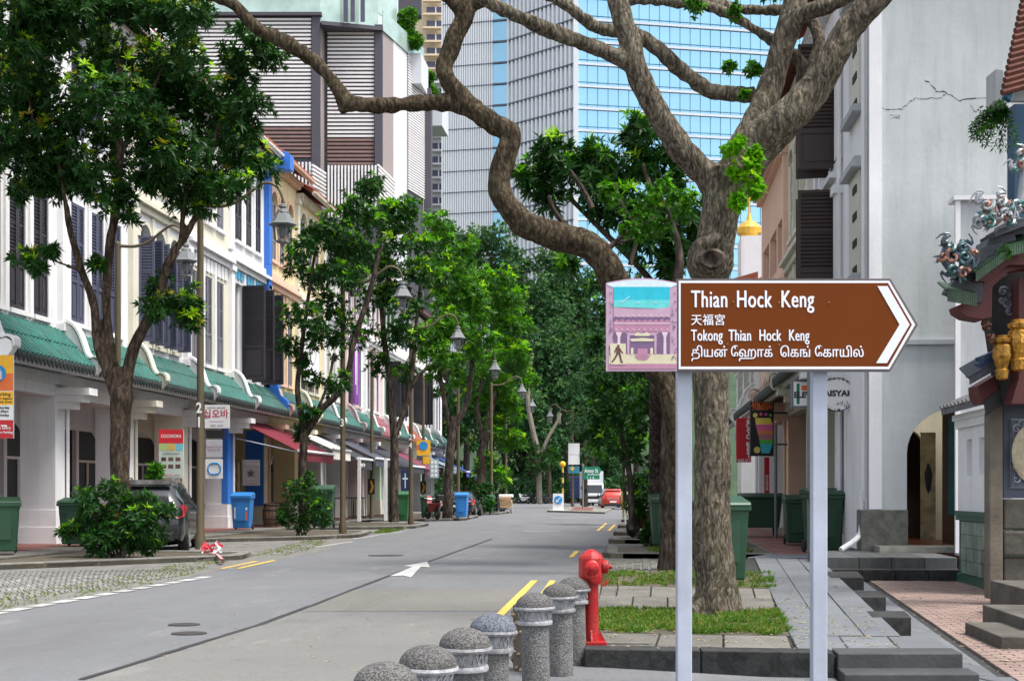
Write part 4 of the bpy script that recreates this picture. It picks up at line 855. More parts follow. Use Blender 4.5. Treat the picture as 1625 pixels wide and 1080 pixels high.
# main eaves: green drip tiles climbing to the right, stepped dark ridge above
dripedge((1503,460),(1550,468), 17.6, 13, 20, tgrn); sil('eave_end', [(1512,448),(1560,440),(1560,478),(1552,480),(1505,462)], 17.75, .3, tdark)
dripedge((1548,433),(1600,395), 17.5, 15, 16, tgrn); dripedge((1600,393),(1640,383), 17.5, 10, 16, tgrn)
sil('eave_underside', [(1545,446),(1560,428),(1605,398),(1700,385),(1700,420),(1600,420),(1565,446)], 17.7, .4, tred)
for k, (x, y, w_, h_) in enumerate(((1532,420,34,16),(1544,406,34,15),(1558,392,34,14),(1570,378,40,16),(1585,362,40,16),(1600,350,60,14),(1528,436,30,14))):
    sil('ridge_block', [(x-6,y+h_),(x,y),(x+w_,y-10),(x+w_+4,y+h_-8)], 17.6+.03*k, .5, tdark, bevel=.008)
sil('ridge_cap', [(1578,368),(1640,344),(1700,330),(1700,338),(1642,352),(1580,376)], 17.5, .55, tdark)
def dragon(label, pieces, body, D=17.5):
    q = W(body[0], body[1], D); o = thing('roof_dragon', label, 'dragon figure', tuple(q), 'porcelain dragons on the temple eaves')
    return o, q
# dragon ornaments: overlapping scrolls of glazed pieces
def ornament(label, pts, D, seed, cols):
    random.seed(seed); q = W(pts[0][0], pts[0][1], D); o = thing('roof_dragon', label, 'dragon ornament', tuple(q), 'glazed dragons on the temple eaves')
    path, rad = smoothpath([W(x, y, D) for x, y, r in pts], [r*.62*D/F for x, y, r in pts], 5)
    b = MB(); b.tube(path, rad, 12, jit=.1); b.build('body', cols[0], o, smooth=True)
    b = MB(); cx = sum(p[0] for p in pts)/len(pts); cy = sum(p[1] for p in pts)/len(pts)
    for x, y, r in pts:                                       # fins standing off the body
        for k in range(4):
            a = math.atan2(-(y-cy), x-cx)+random.uniform(-.7, .7); x0, y0 = x+cos(a)*r*.4, y-sin(a)*r*.4; L_ = r*random.uniform(.7, 1.15); w_ = r*.22
            b.poly([W(x0-sin(a)*w_, y0-cos(a)*w_, D-.03), W(x0+cos(a+.3)*L_, y0-sin(a+.3)*L_, D-.03), W(x0+sin(a)*w_, y0+cos(a)*w_, D-.03)], (-SA*.04, CA*.04, 0))
    b.build('fins', cols[1], o, kind='stuff')
    for ci, m in enumerate(cols[1:]):
        b = MB()
        for x, y, r in pts[ci::2]:
            a = random.uniform(0, 6.28); curl(b, x+cos(a)*r*.35, y+sin(a)*r*.35, D-r*D/F*.75, r*random.uniform(.55, .95), a, random.uniform(.8, 1.2), .028, random.choice((-1, 1)), 14)
        b.build('scrolls', m, o, kind='stuff')
    b = MB()
    for x, y, r in pts[::2]+pts[:1]:
        a = math.atan2(-(y-cy), x-cx)+random.uniform(-.5, .5); P = []
        for k in range(9): P.append(W(x+cos(a+.45*sin(k*.9))*(r*.5+k*2.2), y-sin(a+.55*sin(k*.9))*(r*.5+k*2.2), D-.05))
        b.tube(P, [.036*(1-k/10) for k in range(9)], 6)
    b.build('whiskers', cols[-1], o, kind='stuff'); return o
ornament('dark blue green dragon ornament curled at the lowest eave corner', [(1505,390,12),(1500,408,13),(1510,425,13),(1525,432,12),(1530,412,14),(1515,402,14),(1527,392,11),(1542,402,7)], 17.4, 3, [porc_n, porc_t, porc_p, porc_n])
ornament('white and orange dragon ornament on the middle eave ridge', [(1562,322,13),(1572,335,15),(1558,350,11),(1575,352,14),(1590,340,12),(1600,325,9),(1586,318,10),(1600,350,10)], 17.45, 5, [porc_p, porc_w, porc_t, porc_w])
ornament('white and teal dragon tail cut by the right edge of the photo', [(1618,250,9),(1622,262,10),(1612,268,7),(1630,240,9),(1618,325,9),(1628,330,9),(1612,335,6)], 17.6, 9, [porc_w, porc_t, porc_p, porc_w])
random.seed(7)
# blue painted upper eave with red tiles at the top right corner
ue = thing('upper_roof', 'blue painted upper eave with rust red tiles at the top right corner', 'roof', tuple(W(1600,150,19)))
sil('blue_fascia', [(1594,152),(1634,-30),(1660,-130),(1675,-120),(1640,5),(1605,160)], 19, .12, mat('temple_blue', (.03,.15,.25), rough=.5, var=.2), ue)
b = MB()
for k in range(22):
    f = k/21; q = W(1590+44*f, 147-205*f, 18.9); b.tube([q, q+Vector((.75, .25, .25))], .045, 7)
b.build('roof_tile', mat('dark_rust_tile', (.11,.03,.018), rough=.8, var=.4, scale=6), ue)
sil('soffit', [(1606,160),(1640,10),(1680,-130),(1760,-130),(1760,160)], 19.3, .1, wall_grey, ue)
sil('blue_wall', [(1610,480),(1610,165),(1700,165),(1700,480)], 20.2, .3, mat('temple_blue_dark', (.015,.06,.12), rough=.6, var=.2), ue)
sil('wall_stub', [(1580,160),(1580,110),(1592,112),(1594,160)], 20, .4, wall_grey, ue)
# fern growing out of the wall, small vine on the eave
for (px, py, D, n, L, lab, up) in ((1597,178,19.3,34,.4,'dark fern hanging from the wall under the blue eave', -.2),(1604,400,17.2,16,.14,'small green creeper on the temple eave tiles', .3)):
    q = W(px, py, D); f = thing('fern' if L > .2 else 'creeper', lab, 'fern' if L > .2 else 'creeper', tuple(q)); P, A = [], []
    for k in range(n):
        a = random.uniform(pi*.55, pi*1.55); d = Vector((cos(a), -abs(random.gauss(0, .4)), sin(a)*.6+up)); 
        for j in range(10):
            t_ = j/10; p = q+d*L*1.3*t_+Vector((0,0,-.25*L*t_*t_*2)); P.append(tuple(p)); A.append((d.x, d.y, d.z))
    leafmesh('fronds', np.array(P), np.array(A), L*.22, L*.06, 4, [leaf_dk, leaf_md], f, (np.random.rand(len(P)) < .3).astype(int), 1.1)
# ------------------------------------------------ background towers
grey_d = mat('charcoal_cladding', (.07,.065,.085), rough=.6, var=.1, bump=0); taupe = mat('taupe_panel', (.3,.26,.25), rough=.7, var=.08, bump=0); alu = mat('white_louvre', (.78,.76,.76), rough=.5, var=.06, bump=0); brownl = mat('brown_louvre', (.25,.15,.13), rough=.6, var=.15, bump=0); palew = mat('pale_cladding', (.6,.62,.66), rough=.6, var=.05, bump=0)
gl_bal = mat('pale_green_glass', (.42,.55,.5), rough=.12, metal=.25, var=.25, scale=.4, bump=0)
def planebox(b, A, B, z0, z1, th):
    A, B = Vector((A[0], A[1], 0)), Vector((B[0], B[1], 0)); d = (B-A).normalized(); n = Vector((-d.y, d.x, 0))
    b.poly([(A.x,A.y,z0),(B.x,B.y,z0),(B.x+n.x*th,B.y+n.y*th,z0),(A.x+n.x*th,A.y+n.y*th,z0)], (0,0,z1-z0))
def Q(px, D): w = W(px, HY, D); return (w.x, w.y)
def zat(py, D): return CH-(py-HY)/F*D
D0 = 150
lb = thing('louvred_building', 'mid-rise block clad in white horizontal louvres with glass terraces', 'building', (Q(500,D0)[0], Q(500,D0)[1], 0))
def louvre_face(x0, x1, D1, D2, ytop, ybot, nslat, th=.5, brown=8, m0=alu):
    A, B = Q(x0, D1), Q(x1, D2); zt, zb = zat(ytop, D1), zat(ybot, D1); b = MB(); planebox(b, A, B, 0, zt, th); b.build('backing_wall', grey_d, lb)
    A_, B_ = Vector((A[0],A[1],0)), Vector((B[0],B[1],0)); d = (B_-A_).normalized(); n = Vector((d.y, -d.x, 0)); me = None; p = (zt-zb)/nslat; og = org(lb)
    for k in range(nslat):
        if me is None:
            b = MB(); planebox(b, (A_+n*.18), (B_+n*.18), 0, p*.52, .17); o = b.build('slat', m0, lb); me = o.data
        o2 = o if k == 0 else bpy.data.objects.new('slat', me)
        if k: COL.objects.link(o2); o2.parent = lb
        o2.location = (0, 0, zb+k*p)
        if k < brown:
            o2.data = me if False else o2.data
    if brown:
        meb = me.copy(); meb.materials[0] = brownl; ks = [c for c in lb.children if c.type == 'MESH' and c.data == me][:brown]
        for c in ks: c.data = meb
louvre_face(280, 494, D0, D0, 27, 250, 36)
louvre_face(520, 594, D0+2, D0+2, 43, 268, 36)
ZT = zat(42, D0+2)
YT = HY-(ZT-CH)*F/(D0+9.5)
louvre_face(646, 672, D0+9.5, D0+15, YT, 300, 52, brown=0)
b = MB(); planebox(b, Q(494.5,D0-.3), Q(508,D0-.3), 0, zat(25,D0), 3); planebox(b, Q(594.5,D0+1.6), Q(607,D0+1.6), 0, zat(41,D0+2), 3); planebox(b, Q(672.5,D0+15), Q(684,D0+15), 0, ZT-3, 3); b.build('dark_column', grey_d, lb)
b = MB(); planebox(b, Q(508.5,D0), Q(520,D0+4), 0, zat(33,D0), 2); planebox(b, Q(607.5,D0+2), Q(624,D0+5), 0, ZT, 2); b.build('taupe_wall', taupe, lb)
b = MB(); planebox(b, Q(624.2,D0+5), Q(645.8,D0+9.4), 0, ZT, 2); b.build('white_wall', palew, lb)
b = MB(); planebox(b, Q(270,D0-.6), Q(510,D0-.6), zat(27,D0), zat(22,D0), 14); planebox(b, Q(510,D0-.6), Q(608,D0+1.3), zat(42,D0), zat(36,D0), 12); b.build('terrace_edge', grey_d, lb)
b = MB(); planebox(b, Q(270,D0), Q(508,D0), zat(22,D0)+.01, zat(-40,D0), .1); planebox(b, Q(508,D0), Q(600,D0+2), zat(36,D0)+.01, zat(-40,D0), .1); b.build('terrace_glass', gl_bal, lb)
b = MB(); planebox(b, Q(608,D0+1.6), Q(673,D0+14.6), ZT-.6, ZT+1.6, .1); planebox(b, Q(600,D0+2.5), Q(630,D0+8), ZT+1.7, zat(-40,D0), .1); b.build('terrace_glass', gl_bal, lb)
for x in (545,556,572):
    b = MB(); planebox(b, Q(x,D0-.2), Q(x+7,D0-.2), zat(36,D0)+.02, zat(-20,D0), .1); b.build('dark_window', shut_b, lb)
for x0, x1, yt, yb_, D1 in ((450,496,257,345,D0-3),(520,600,262,345,D0-3)):
    z0, z1 = zat(yb_, D1), zat(yt, D1); nn = int((x1-x0)/5.2)
    b = MB(); planebox(b, Q(x0,D1+.3), Q(x1,D1+.3), 0, z1, .3); b.build('backing_wall', grey_d, lb)
    for k in range(nn):
        b = MB(); xx = x0+k*(x1-x0)/nn; planebox(b, Q(xx,D1), Q(xx+2.6,D1), z0, z1, .2); b.build('fin', alu, lb)
for x0, x1, D1, D2 in ((497,518,D0-3,D0+1),(601,640,D0-2,D0+10),(644,676,D0+10,D0+22)):
    z1 = zat(262, D1)
    for k in range(10):
        b = MB(); zz = z1-.42*k-.2; planebox(b, Q(x0,D1-.4), Q(x1,D2-.4), zz, zz+.22, .2); b.build('slat', alu, lb)
# vertical planting on the terrace corners
for px, py, r, D, lab in ((648,48,23,D0+10,'leafy vertical planting on the terrace corner of the louvred block'),(683,133,12,D0+24,'small planting tucked beside the louvred block')):
    sh = thing('terrace_plant', lab, 'plant', tuple(W(px,py,D))); bl = [(tuple(W(px+random.uniform(-.6,.6)*r, py+random.uniform(-1.3,1.5)*r, D)), r*.55*D/F) for _ in range(9)]
    crown(sh, bl, 90, .45, .18, 6, [leaf_md, leaf_br, leaf_yg], .5, name='foliage', sub=2)
    b = MB(); q_ = W(px, py+r*1.2, D); b.bx(q_.x-1.4, q_.x+1.4, q_.y+.5, q_.y+6, q_.z-4, q_.z-.5); b.build('planter', palew, sh)
# beige balcony tower
D1 = 300; bt = thing('balcony_tower', 'beige apartment tower with stacked dark window bands', 'building', (Q(700,D1)[0], Q(700,D1)[1], 0)); bei = mat('beige_cladding', (.72,.6,.42), rough=.7, var=.06, bump=0)
b = MB(); planebox(b, Q(640,D1+1), Q(725,D1+1), 0, zat(-60,D1), 15); b.build('wall', bei, bt)
b = MB(); planebox(b, Q(676,D1-.4), Q(726,D1-.4), 0, zat(122,D1), 1.3); b.build('lower_wall', wall_w, bt)
mw = None
for k in range(22):
    py = -30+k*21.5; x0, x1 = (684,708) if py > 120 else (677,706)
    b = MB(); planebox(b, Q(x0,D1-.6), Q(x1,D1-.6), zat(py+10,D1), zat(py,D1), .4); wo = b.build('window', shut_b, bt)
    b = MB(); planebox(b, Q((x0+x1)/2-1,D1-.75), Q((x0+x1)/2+1,D1-.75), zat(py+9.8,D1), zat(py+.2,D1), .1); b.build('mullion', wall_w, wo)
    b = MB(); planebox(b, Q(x0-6,D1-1.4), Q(x1+4,D1-1.4), zat(py+14,D1), zat(py+11,D1), 1.2); b.build('balcony_slab', bei if py < 120 else wall_w, bt)
b = MB(); planebox(b, Q(632,D1-90), Q(668,D1-90), zat(24,D1-90), zat(-40,D1-90), 2); b.build('box_bay', grey_d, bt)
# glass tower
gt = thing('glass_tower', 'tall office tower with white fins on two faces and blue mirror glass', 'building', (Q(915,240)[0], Q(915,240)[1], 0)); TH = zat(-90, 240)
fing = mat('white_fin', (.85,.88,.92), rough=.5, var=.04, bump=0); bandg = mat('dark_joint', (.10,.12,.16), rough=.5, bump=0); glb = mat('blue_mirror_glass', (.27,.49,.63), rough=.06, metal=.85, var=.08, scale=.05, bump=0); gls = mat('grey_curtain_glass', (.62,.67,.73), rough=.3, metal=.1, var=.1, scale=.1, bump=0); spand = mat('pale_spandrel', (.58,.64,.74), rough=.4, var=.03, bump=0); wire = mat('blue_grey_mullion', (.16,.36,.5), rough=.5, bump=0)
def solve(P, d, px):            # point where the wall line P + t d is seen at photo column px
    kx = (px-CX)/F; ang = math.atan(kx); ray = Vector((ang and 0, 0, 0)); r = Vector((kx*CA-SA, kx*SA+CA)); P = Vector(P[:2]); d = Vector(d[:2])
    det = -d.x*r.y + d.y*r.x; t = (P.x*r.y-P.y*r.x)/det; return P+d*t
def cam2w(dx, dy): return Vector((dx*CA-dy*SA, dx*SA+dy*CA))
C0 = Vector(Q(915,240)); dB = cam2w(3,.62).normalized(); dF = cam2w(-1,1).normalized(); dL = cam2w(-3,.75).normalized()
P_r = solve(C0, dB, 1300); P1 = solve(C0, dF, 810); P1b = solve(P1, dL, 782); P2 = P1b+cam2w(.0,0); P3 = solve(P2, dL, 703); FL = 3.85
def facade(A, B, m, sign=1):
    b = MB(); planebox(b, A, B, 0, TH, 1.0); return b.build('curtain_wall', m, gt)
facade(C0, P_r, glb); facade(P1, C0, gls); facade(P1b, P1, glb); facade(P3, P2, gls)
b = MB(); b.poly([(p.x, p.y, 0) for p in (C0+cam2w(1,1.5), P_r+cam2w(0,1.5), P_r+cam2w(0,40), P3+cam2w(0,40), P3+cam2w(.5,1.5), P1+cam2w(0,1.5))], (0,0,TH-.5)); b.build('core', bandg, gt)
def copies(name, mk, n, off, m):
    o = mk().build(name, m, gt)
    for k in range(1, n):
        c = bpy.data.objects.new(name, o.data); COL.objects.link(c); c.parent = gt; c.location = off(k)
def fins(A, B, n, wd, pr, m):
    d = (B-A)/n; dn = d.normalized(); nn = Vector((dn.y, -dn.x))
    if nn.dot(-A) < 0: nn = -nn
    def mk():
        b = MB(); s_ = A+nn*.02; b.poly([(s_.x, s_.y, 0), (s_.x+dn.x*wd, s_.y+dn.y*wd, 0), (s_.x+dn.x*wd+nn.x*pr, s_.y+dn.y*wd+nn.y*pr, 0), (s_.x+nn.x*pr, s_.y+nn.y*pr, 0)], (0,0,TH)); return b
    copies('fin', mk, n+1, lambda k: (d.x*k, d.y*k, 0), m)
def bands(A, B, h, pr, m, z0=2.0, name='floor_band', step=None):
    dn = (B-A).normalized(); nn = Vector((dn.y, -dn.x)); st = step or FL
    if nn.dot(-A) < 0: nn = -nn
    def mk():
        b = MB(); b.poly([(A.x, A.y, 0), (B.x, B.y, 0), (B.x+nn.x*pr, B.y+nn.y*pr, 0), (A.x+nn.x*pr, A.y+nn.y*pr, 0)], (0,0,h)); b.v = [(x,y,z+z0) for x,y,z in b.v]; return b
    n = int((TH-z0)/st); copies(name, mk, n, lambda k: (0, 0, st*k), m)
fins(C0, P1, 16, .42, .5, fing); bands(P1, C0, .28, .56, bandg)
fins(P2, P3, 22, .2, .3, fing); bands(P3, P2, .16, .34, bandg, 2.0)
bands(P1b, P1, .3, .3, bandg); bands(C0, P_r, .42, .35, spand); bands(C0, P_r, .07, .2, wire, 2.9); fins(C0, P_r, 24, .07, .1, wire)
b = MB(); s_ = C0; b.poly([(s_.x-.5, s_.y-.5, 0), (s_.x+.3, s_.y-.6, 0), (s_.x+.3, s_.y+.1, 0), (s_.x-.5, s_.y+.1, 0)], (0,0,TH)); b.build('corner_mast', fing, gt)
# wooded hill that closes the street
b = MB(); nx, ny = 26, 10; vs = []
for j in range(ny):
    for i in range(nx): x = -95+i*8; y = 186+j*9; vs.append((x+noise.noise(Vector((i,j,1)))*3, y, -.25+j*3.6+2.5*noise.noise(Vector((i*.4,j*.4,0)))*(j > 0)))
b.add(vs, [(j*nx+i, j*nx+i+1, (j+1)*nx+i+1, (j+1)*nx+i) for j in range(ny-1) for i in range(nx-1)]); o = b.build('hill', mat('undergrowth_ground', (.02,.045,.015), var=.5, scale=.6, bump=1, bscale=4)); o['kind'] = 'structure'
# ------------------------------------------------ brown direction sign (photo pixels / 220 = metres at 10 m)
DS = 10.0; K = DS/F
def sign_root(name, label, cat, px, py, D):
    q = W(px, py, D); t = thing(name, label, cat, tuple(q)); t.rotation_euler = (0, 0, YAW); ORG[t.name] = (0, 0, 0); return t
brown = mat('sign_brown', (.15,.037,.006), rough=.75, var=.05, bump=0); maroon = mat('sign_maroon', (.16,.03,.016), rough=.4, var=.05, bump=0); sgw = mat('sign_white', (.78,.8,.86), rough=.4, var=.05, bump=0)
for m_ in (brown, maroon): m_.node_tree.nodes['Principled BSDF'].inputs['Specular IOR Level'].default_value = .12
sr = sign_root('direction_sign', 'brown arrow sign reading Thian Hock Keng beside a temple picture panel', 'sign', 1268, 515, DS)
def S2(x, y, e=0.0): return ((x-1268)*K, -e, -(y-515)*K)      # sign-local
def plate(name, pts, e, th, m, parent=sr, hole=None):
    b = MB(); P = [S2(x, y, e) for x, y in pts]; b.poly(P, (0, th, 0)); return b.build(name, m, parent)
def ring(name, out, inn, e, th, m, parent=sr):
    b = MB(); n = len(out)
    for i in range(n):
        j = (i+1) % n; b.poly([S2(*out[i], e), S2(*out[j], e), S2(*inn[j], e), S2(*inn[i], e)], (0, th, 0))
    return b.build(name, m, parent)
o0 = [(1074,442),(1413,442),(1457,515),(1413,589),(1074,589)]; o1 = [(1077,445.5),(1411,445.5),(1452,515),(1411,585.5),(1077,585.5)]
o2 = [(1080,449),(1409,449),(1447,515),(1409,581.5),(1080,581.5)]; o3 = [(1084,452.5),(1406,452.5),(1441,515),(1406,578),(1084,578)]
plate('panel', o0, 0, .05, mat('sign_edge', (.12,.1,.1), rough=.5)); plate('face', o1, .003, .0028, sgw); ring('border', o1, o2, .0045, .0014, sgw); plate('face', o2, .0045, .0014, brown)
mb = MB()
for pts in ([(1407,449.5),(1446,515),(1440,515),(1402,453)], [(1440,515),(1446,515),(1407,581),(1402,577)]): mb.poly([S2(x, y, .006) for x, y in pts], (0, .0012, 0))
mb.build('arrow_border', maroon, sr)
mb = MB()
for pts in ([(1392,454),(1408,454),(1443,515),(1427,515)], [(1427,515),(1443,515),(1407,576),(1390,576)]): mb.poly([S2(x, y, .0085) for x, y in pts], (0, .002, 0))
mb.build('arrow', sgw, sr)
def sgtext(body, x, ybase, size_px, xs, fat, space=1.0, m=sgw, e=.007, par=sr, ysc=1.0, res=4):
    p = S2(x, ybase, e); return textobj(body, size_px*K, m, par, p, xs=xs, fat=fat, space=space, ysc=ysc, res=res)
for i, (w_, x) in enumerate((('Thian', 1096.5), ('Hock', 1168), ('Keng', 1238.5))): sgtext(w_, x, 487.5, 38.5, .63, .0042, 1.08)
sgtext('天福宮', 1096, 514.5, 19, .95, .0012, 1.05)
for w_, x in (('Tokong', 1096.5), ('Thian', 1156), ('Hock', 1204), ('Keng', 1251)): sgtext(w_, x, 540.5, 25.5, .60, .0030, 1.06)
def fdim(s_, size):
    c = bpy.data.curves.new('m', 'FONT'); c.body = s_; c.size = size; o = bpy.data.objects.new('m', c); COL.objects.link(o); bpy.context.view_layer.update(); d = o.dimensions.x; bpy.data.objects.remove(o); return d
ta = (fdim('தத', 21.5)-fdim('த', 21.5))*.82
sgtext('த', 1096.5, 566, 21.5, .82, .0013, 1)
for w_, x, xs in (('ியன்', 1096.5+ta, .82), ('ேஹாக்', 1159, .83), ('ெகங்', 1237, .84), ('ேகாயில்', 1292, .84)): sgtext(w_, x, 566, 21.5, xs, .0013, .98, res=12)
mb = MB()
for x, y in ((1163,479),(1236,480),(1315,480),(1154,546),(1236,547)): mb.lathe(S2(x, y, .008), [(.004,-.004),(.006,0),(.004,.004)], 8)
mb.build('rivet', mat('old_rivet', (.35,.25,.2)), sr)
mb = MB(); mb.bx(*[(1074-1268)*K, (1410-1268)*K, .052, .09, -(470-515)*K-.02, -(470-515)*K+.02]); mb.bx((1074-1268)*K, (1410-1268)*K, .052, .09, -(560-515)*K-.02, -(560-515)*K+.02); mb.build('rail', steel, sr)
# picture panel: its own flat print, curved top
pr = sign_root('picture_panel', 'small picture panel of a courtyard under a turquoise sky, left of the brown arrow', 'sign', 1018, 515, DS)
def P2(x, y, e=0): return ((x-1018)*K, -e, -(y-515)*K)
def pl(name, pts, e, th, m): b = MB(); b.poly([P2(x, y, e) for x, y in pts], (0, th, 0)); return b.build(name, m, pr)
def cf(name, c): return mat(name, c, rough=.5, var=.12, scale=14, bump=0)
mauve = cf('print_mauve', (.5,.33,.44)); plum = cf('print_plum', (.17,.1,.2)); rose = cf('print_rose', (.42,.2,.3)); cream = cf('print_cream', (.66,.6,.42)); turq = cf('print_turquoise', (.01,.45,.58)); sea = cf('print_aqua', (.12,.62,.62)); paleb = cf('print_pale_blue', (.6,.72,.82)); pinkw = cf('print_pale_pink', (.7,.55,.62))
top = [(962+k*11.3, 448.5-7.2*sin(pi*k/10)) for k in range(11)]
pl('panel', top[:1]+top[1:]+[(1075,588.5),(962,588.5)], 0, .045, mauve)
pl('print', [(964,452)]+[(964+k*11, 450-6.2*sin(pi*k/10)) for k in range(11)]+[(1074,452),(1064,456),(974,456)], .003, .0028, paleb)
pl('print', [(974,455),(1063,455),(1063,476),(974,476)], .0035, .003, turq); pl('print', [(974,475.8),(1063,475.8),(1063,490),(974,487)], .004, .003, sea)
pl('print', [(974,487)]+[(974+k*8.9, 487+4*sin(pi*k/10)) for k in range(11)]+[(1063,503),(974,503)], .0045, .003, mauve)
pl('print', [(974,503),(1063,503),(1063,512),(974,512)], .0045, .003, plum)
mb = MB()
for k in range(10): mb.poly([P2(974+k*8.9,510,.006), P2(978.5+k*8.9,507,.006), P2(983+k*8.9,510,.006), P2(983+k*8.9,513.5,.006), P2(974+k*8.9,513.5,.006)], (0,.003,0))
for x in (987,1050): mb.poly([P2(x-4,504,.0062),P2(x,508,.0062),P2(x+4,504,.0062),P2(x+1,510,.0062),P2(x-1,510,.0062)], (0,.002,0))
mb.build('print', rose, pr)
pl('print', [(974,512.5),(1063,512.5),(1063,514),(974,514)], .0065, .003, pinkw); pl('print', [(974,514),(1063,514),(1063,527),(974,527)], .0045, .003, rose)
pl('print', [(974,527),(1063,527),(1063,562),(974,562)], .0045, .003, plum); pl('print', [(966,562),(1073,562),(1073,577),(966,577)], .0045, .003, cream); pl('print', [(966,577),(1073,577),(1073,585),(966,585)], .0045, .003, rose)
mb = MB()
for x in (982,1055): mb.poly([P2(x-2,535,.006),P2(x+2,535,.006),P2(x+2.3,562,.006),P2(x-2.3,562,.006)], (0,.003,0)); mb.poly([P2(x-5,527,.006),P2(x+5,527,.006),P2(x+2,535,.006),P2(x-2,535,.006)], (0,.003,0))
for k in range(10): mb.box(P2(978+k*9,523,.0062), (.012,.003,.008)); mb.box(P2(978+k*9,501,.0062), (.012,.003,.008))
mb.build('print', pinkw, pr)
mb = MB()
mb.poly([P2(992,528,.006),P2(1045,528,.006),P2(1040,532,.006),P2(997,532,.006)], (0,.003,0))
for x in (997,1040): mb.poly([P2(x-2,532,.006),P2(x+2,532,.006),P2(x+1.5,562,.006),P2(x-1.5,562,.006)], (0,.003,0))
mb.build('print', mauve, pr)
mb = MB()
mb.poly([P2(999,538,.007),P2(1019,536,.007),P2(1039,538,.007),P2(1036,541.5,.007),P2(1002,541.5,.007)], (0,.003,0)); mb.poly([P2(1006,531,.007),P2(1012,527,.007),P2(1019,530,.007),P2(1026,527,.007),P2(1032,531,.007),P2(1030,533,.007),P2(1008,533,.007)], (0,.003,0))
mb.poly([P2(1001,552,.007),P2(1005,552,.007),P2(1005,562,.007),P2(1001,562,.007)], (0,.003,0)); mb.poly([P2(1032,552,.007),P2(1036,552,.007),P2(1036,562,.007),P2(1032,562,.007)], (0,.003,0))
mb.build('print', cream, pr)
pl('print', [(1007,563),(1032,563),(1029,568),(1024,571),(1015,571),(1010,568)], .007, .003, rose); pl('print', [(1012,553),(1027,553),(1028,562.5),(1011,562.5)], .007, .003, rose)
mb = MB(); mb.poly([P2(984,481,.006),P2(998,470.5,.006),P2(998.6,471.5,.006),P2(987,480,.006)], (0,.002,0))
for x, y in ((1012,481),(1040,481)): mb.poly([P2(x-4,y,.0062),P2(x,y-1.6,.0062),P2(x+4,y,.0062),P2(x,y-.4,.0062)], (0,.001,0))
mb.build('print', paleb, pr)
mb = MB()
for side in (965, 1064):
    for k in range(30): x = side+random.uniform(1, 8); y = random.uniform(462, 570); mb.poly([P2(x,y,.0062),P2(x+1.6,y+1,.0062),P2(x+.6,y+5,.0062)], (0,.001,0))
mb.build('print', plum, pr)
pl('print', [(968,545),(993,545),(993,578),(969,578)], .008, .003, cream)
mb = MB()
for poly in ([(979.5,547),(982.5,547),(983,550),(979,550)], [(977,550.5),(983.5,550.5),(984.5,561),(978,561)], [(978,560),(981.5,561),(977,569),(972,575),(970,574),(975,567)], [(981,560),(984.5,560),(987,572),(989,575.5),(985,575.5),(983.5,570)], [(983,551.5),(989,560),(988,561),(982,555)], [(977.5,551),(974.5,558),(976,561),(977,557)]): mb.poly([P2(x, y, .0095) for x, y in poly], (0,.002,0))
mb.build('walking_figure', mat('print_brown', (.12,.05,.04), bump=0), pr)
for i, px in enumerate((1085, 1299)):
    q = W(px, 600, DS+.14); t = thing('sign_post', ['grey painted square post under the left end of the brown sign', 'grey painted square post under the right half of the brown sign'][i], 'post', (q.x, q.y, -.06), 'posts carrying the brown direction sign')
    ORG[t.name] = (0, 0, 0); t.rotation_euler = (0, 0, YAW); w_ = .054
    mb = MB(); mb.bx(-w_, w_, -w_, w_, 0, CH-(446-HY)*K+.06); mb.build('post', steel, t, bevel=.008)
    mb = MB(); mb.bx(-.1, .1, -.1, .1, 0, .012); mb.build('base_plate', steel, t)
# ------------------------------------------------ bollards
def make_bollard():
    t = thing('bollard', 'x', 'bollard', (0, 0, 0), 'granite bollards curving along the pavement edge')
    b = MB(); b.lathe((0,0,0), [(.104,0),(.102,.57)], 28); b.build('post', granite, t, smooth=True)
    b = MB(); b.lathe((0,0,0), [(.11,.565),(.128,.57),(.132,.585),(.126,.6),(.11,.603)], 28); b.build('lower_ring', silver, t, smooth=True)
    b = MB(); b.lathe((0,0,0), [(.114,.604),(.116,.67)], 28)
    for k in range(8):
        a = k*pi/4
        for s in (-1, 1):
            P = [(cos(a+s*f*.28)*.119, sin(a+s*f*.28)*.119, .612+.05*abs(sin(f*3.1))) for f in (0,.25,.5,.75,1)]; b.tube(P, [.004,.007,.008,.006,.003], 5)
    b.build('relief_band', silver, t, smooth=False)
    b = MB(); b.lathe((0,0,0), [(.12,.671),(.148,.675),(.154,.688),(.15,.7),(.138,.704)], 32); b.build('upper_ring', silver, t, smooth=True)
    b = MB(); b.lathe((0,0,0), [(.143,.705)]+[(.143*cos(R(k*9)), .705+.1*sin(R(k*9))) for k in range(1, 10)]+[(.002,.806)], 32); b.build('dome', granite_dk, t, smooth=True)
    return t
bol = None
BL = ['nearest granite bollard, only its dome showing at the bottom edge', 'second granite bollard from the camera, beside the nearest dome', 'third bollard, grey dome in front of the bluish one', 'bollard with the bluish dark dome, fourth in the row', 'bollard standing in front of the rough pebbled post', 'bollard just left of the front of the red hydrant', 'farthest granite bollard, right behind the hydrant side of the row']
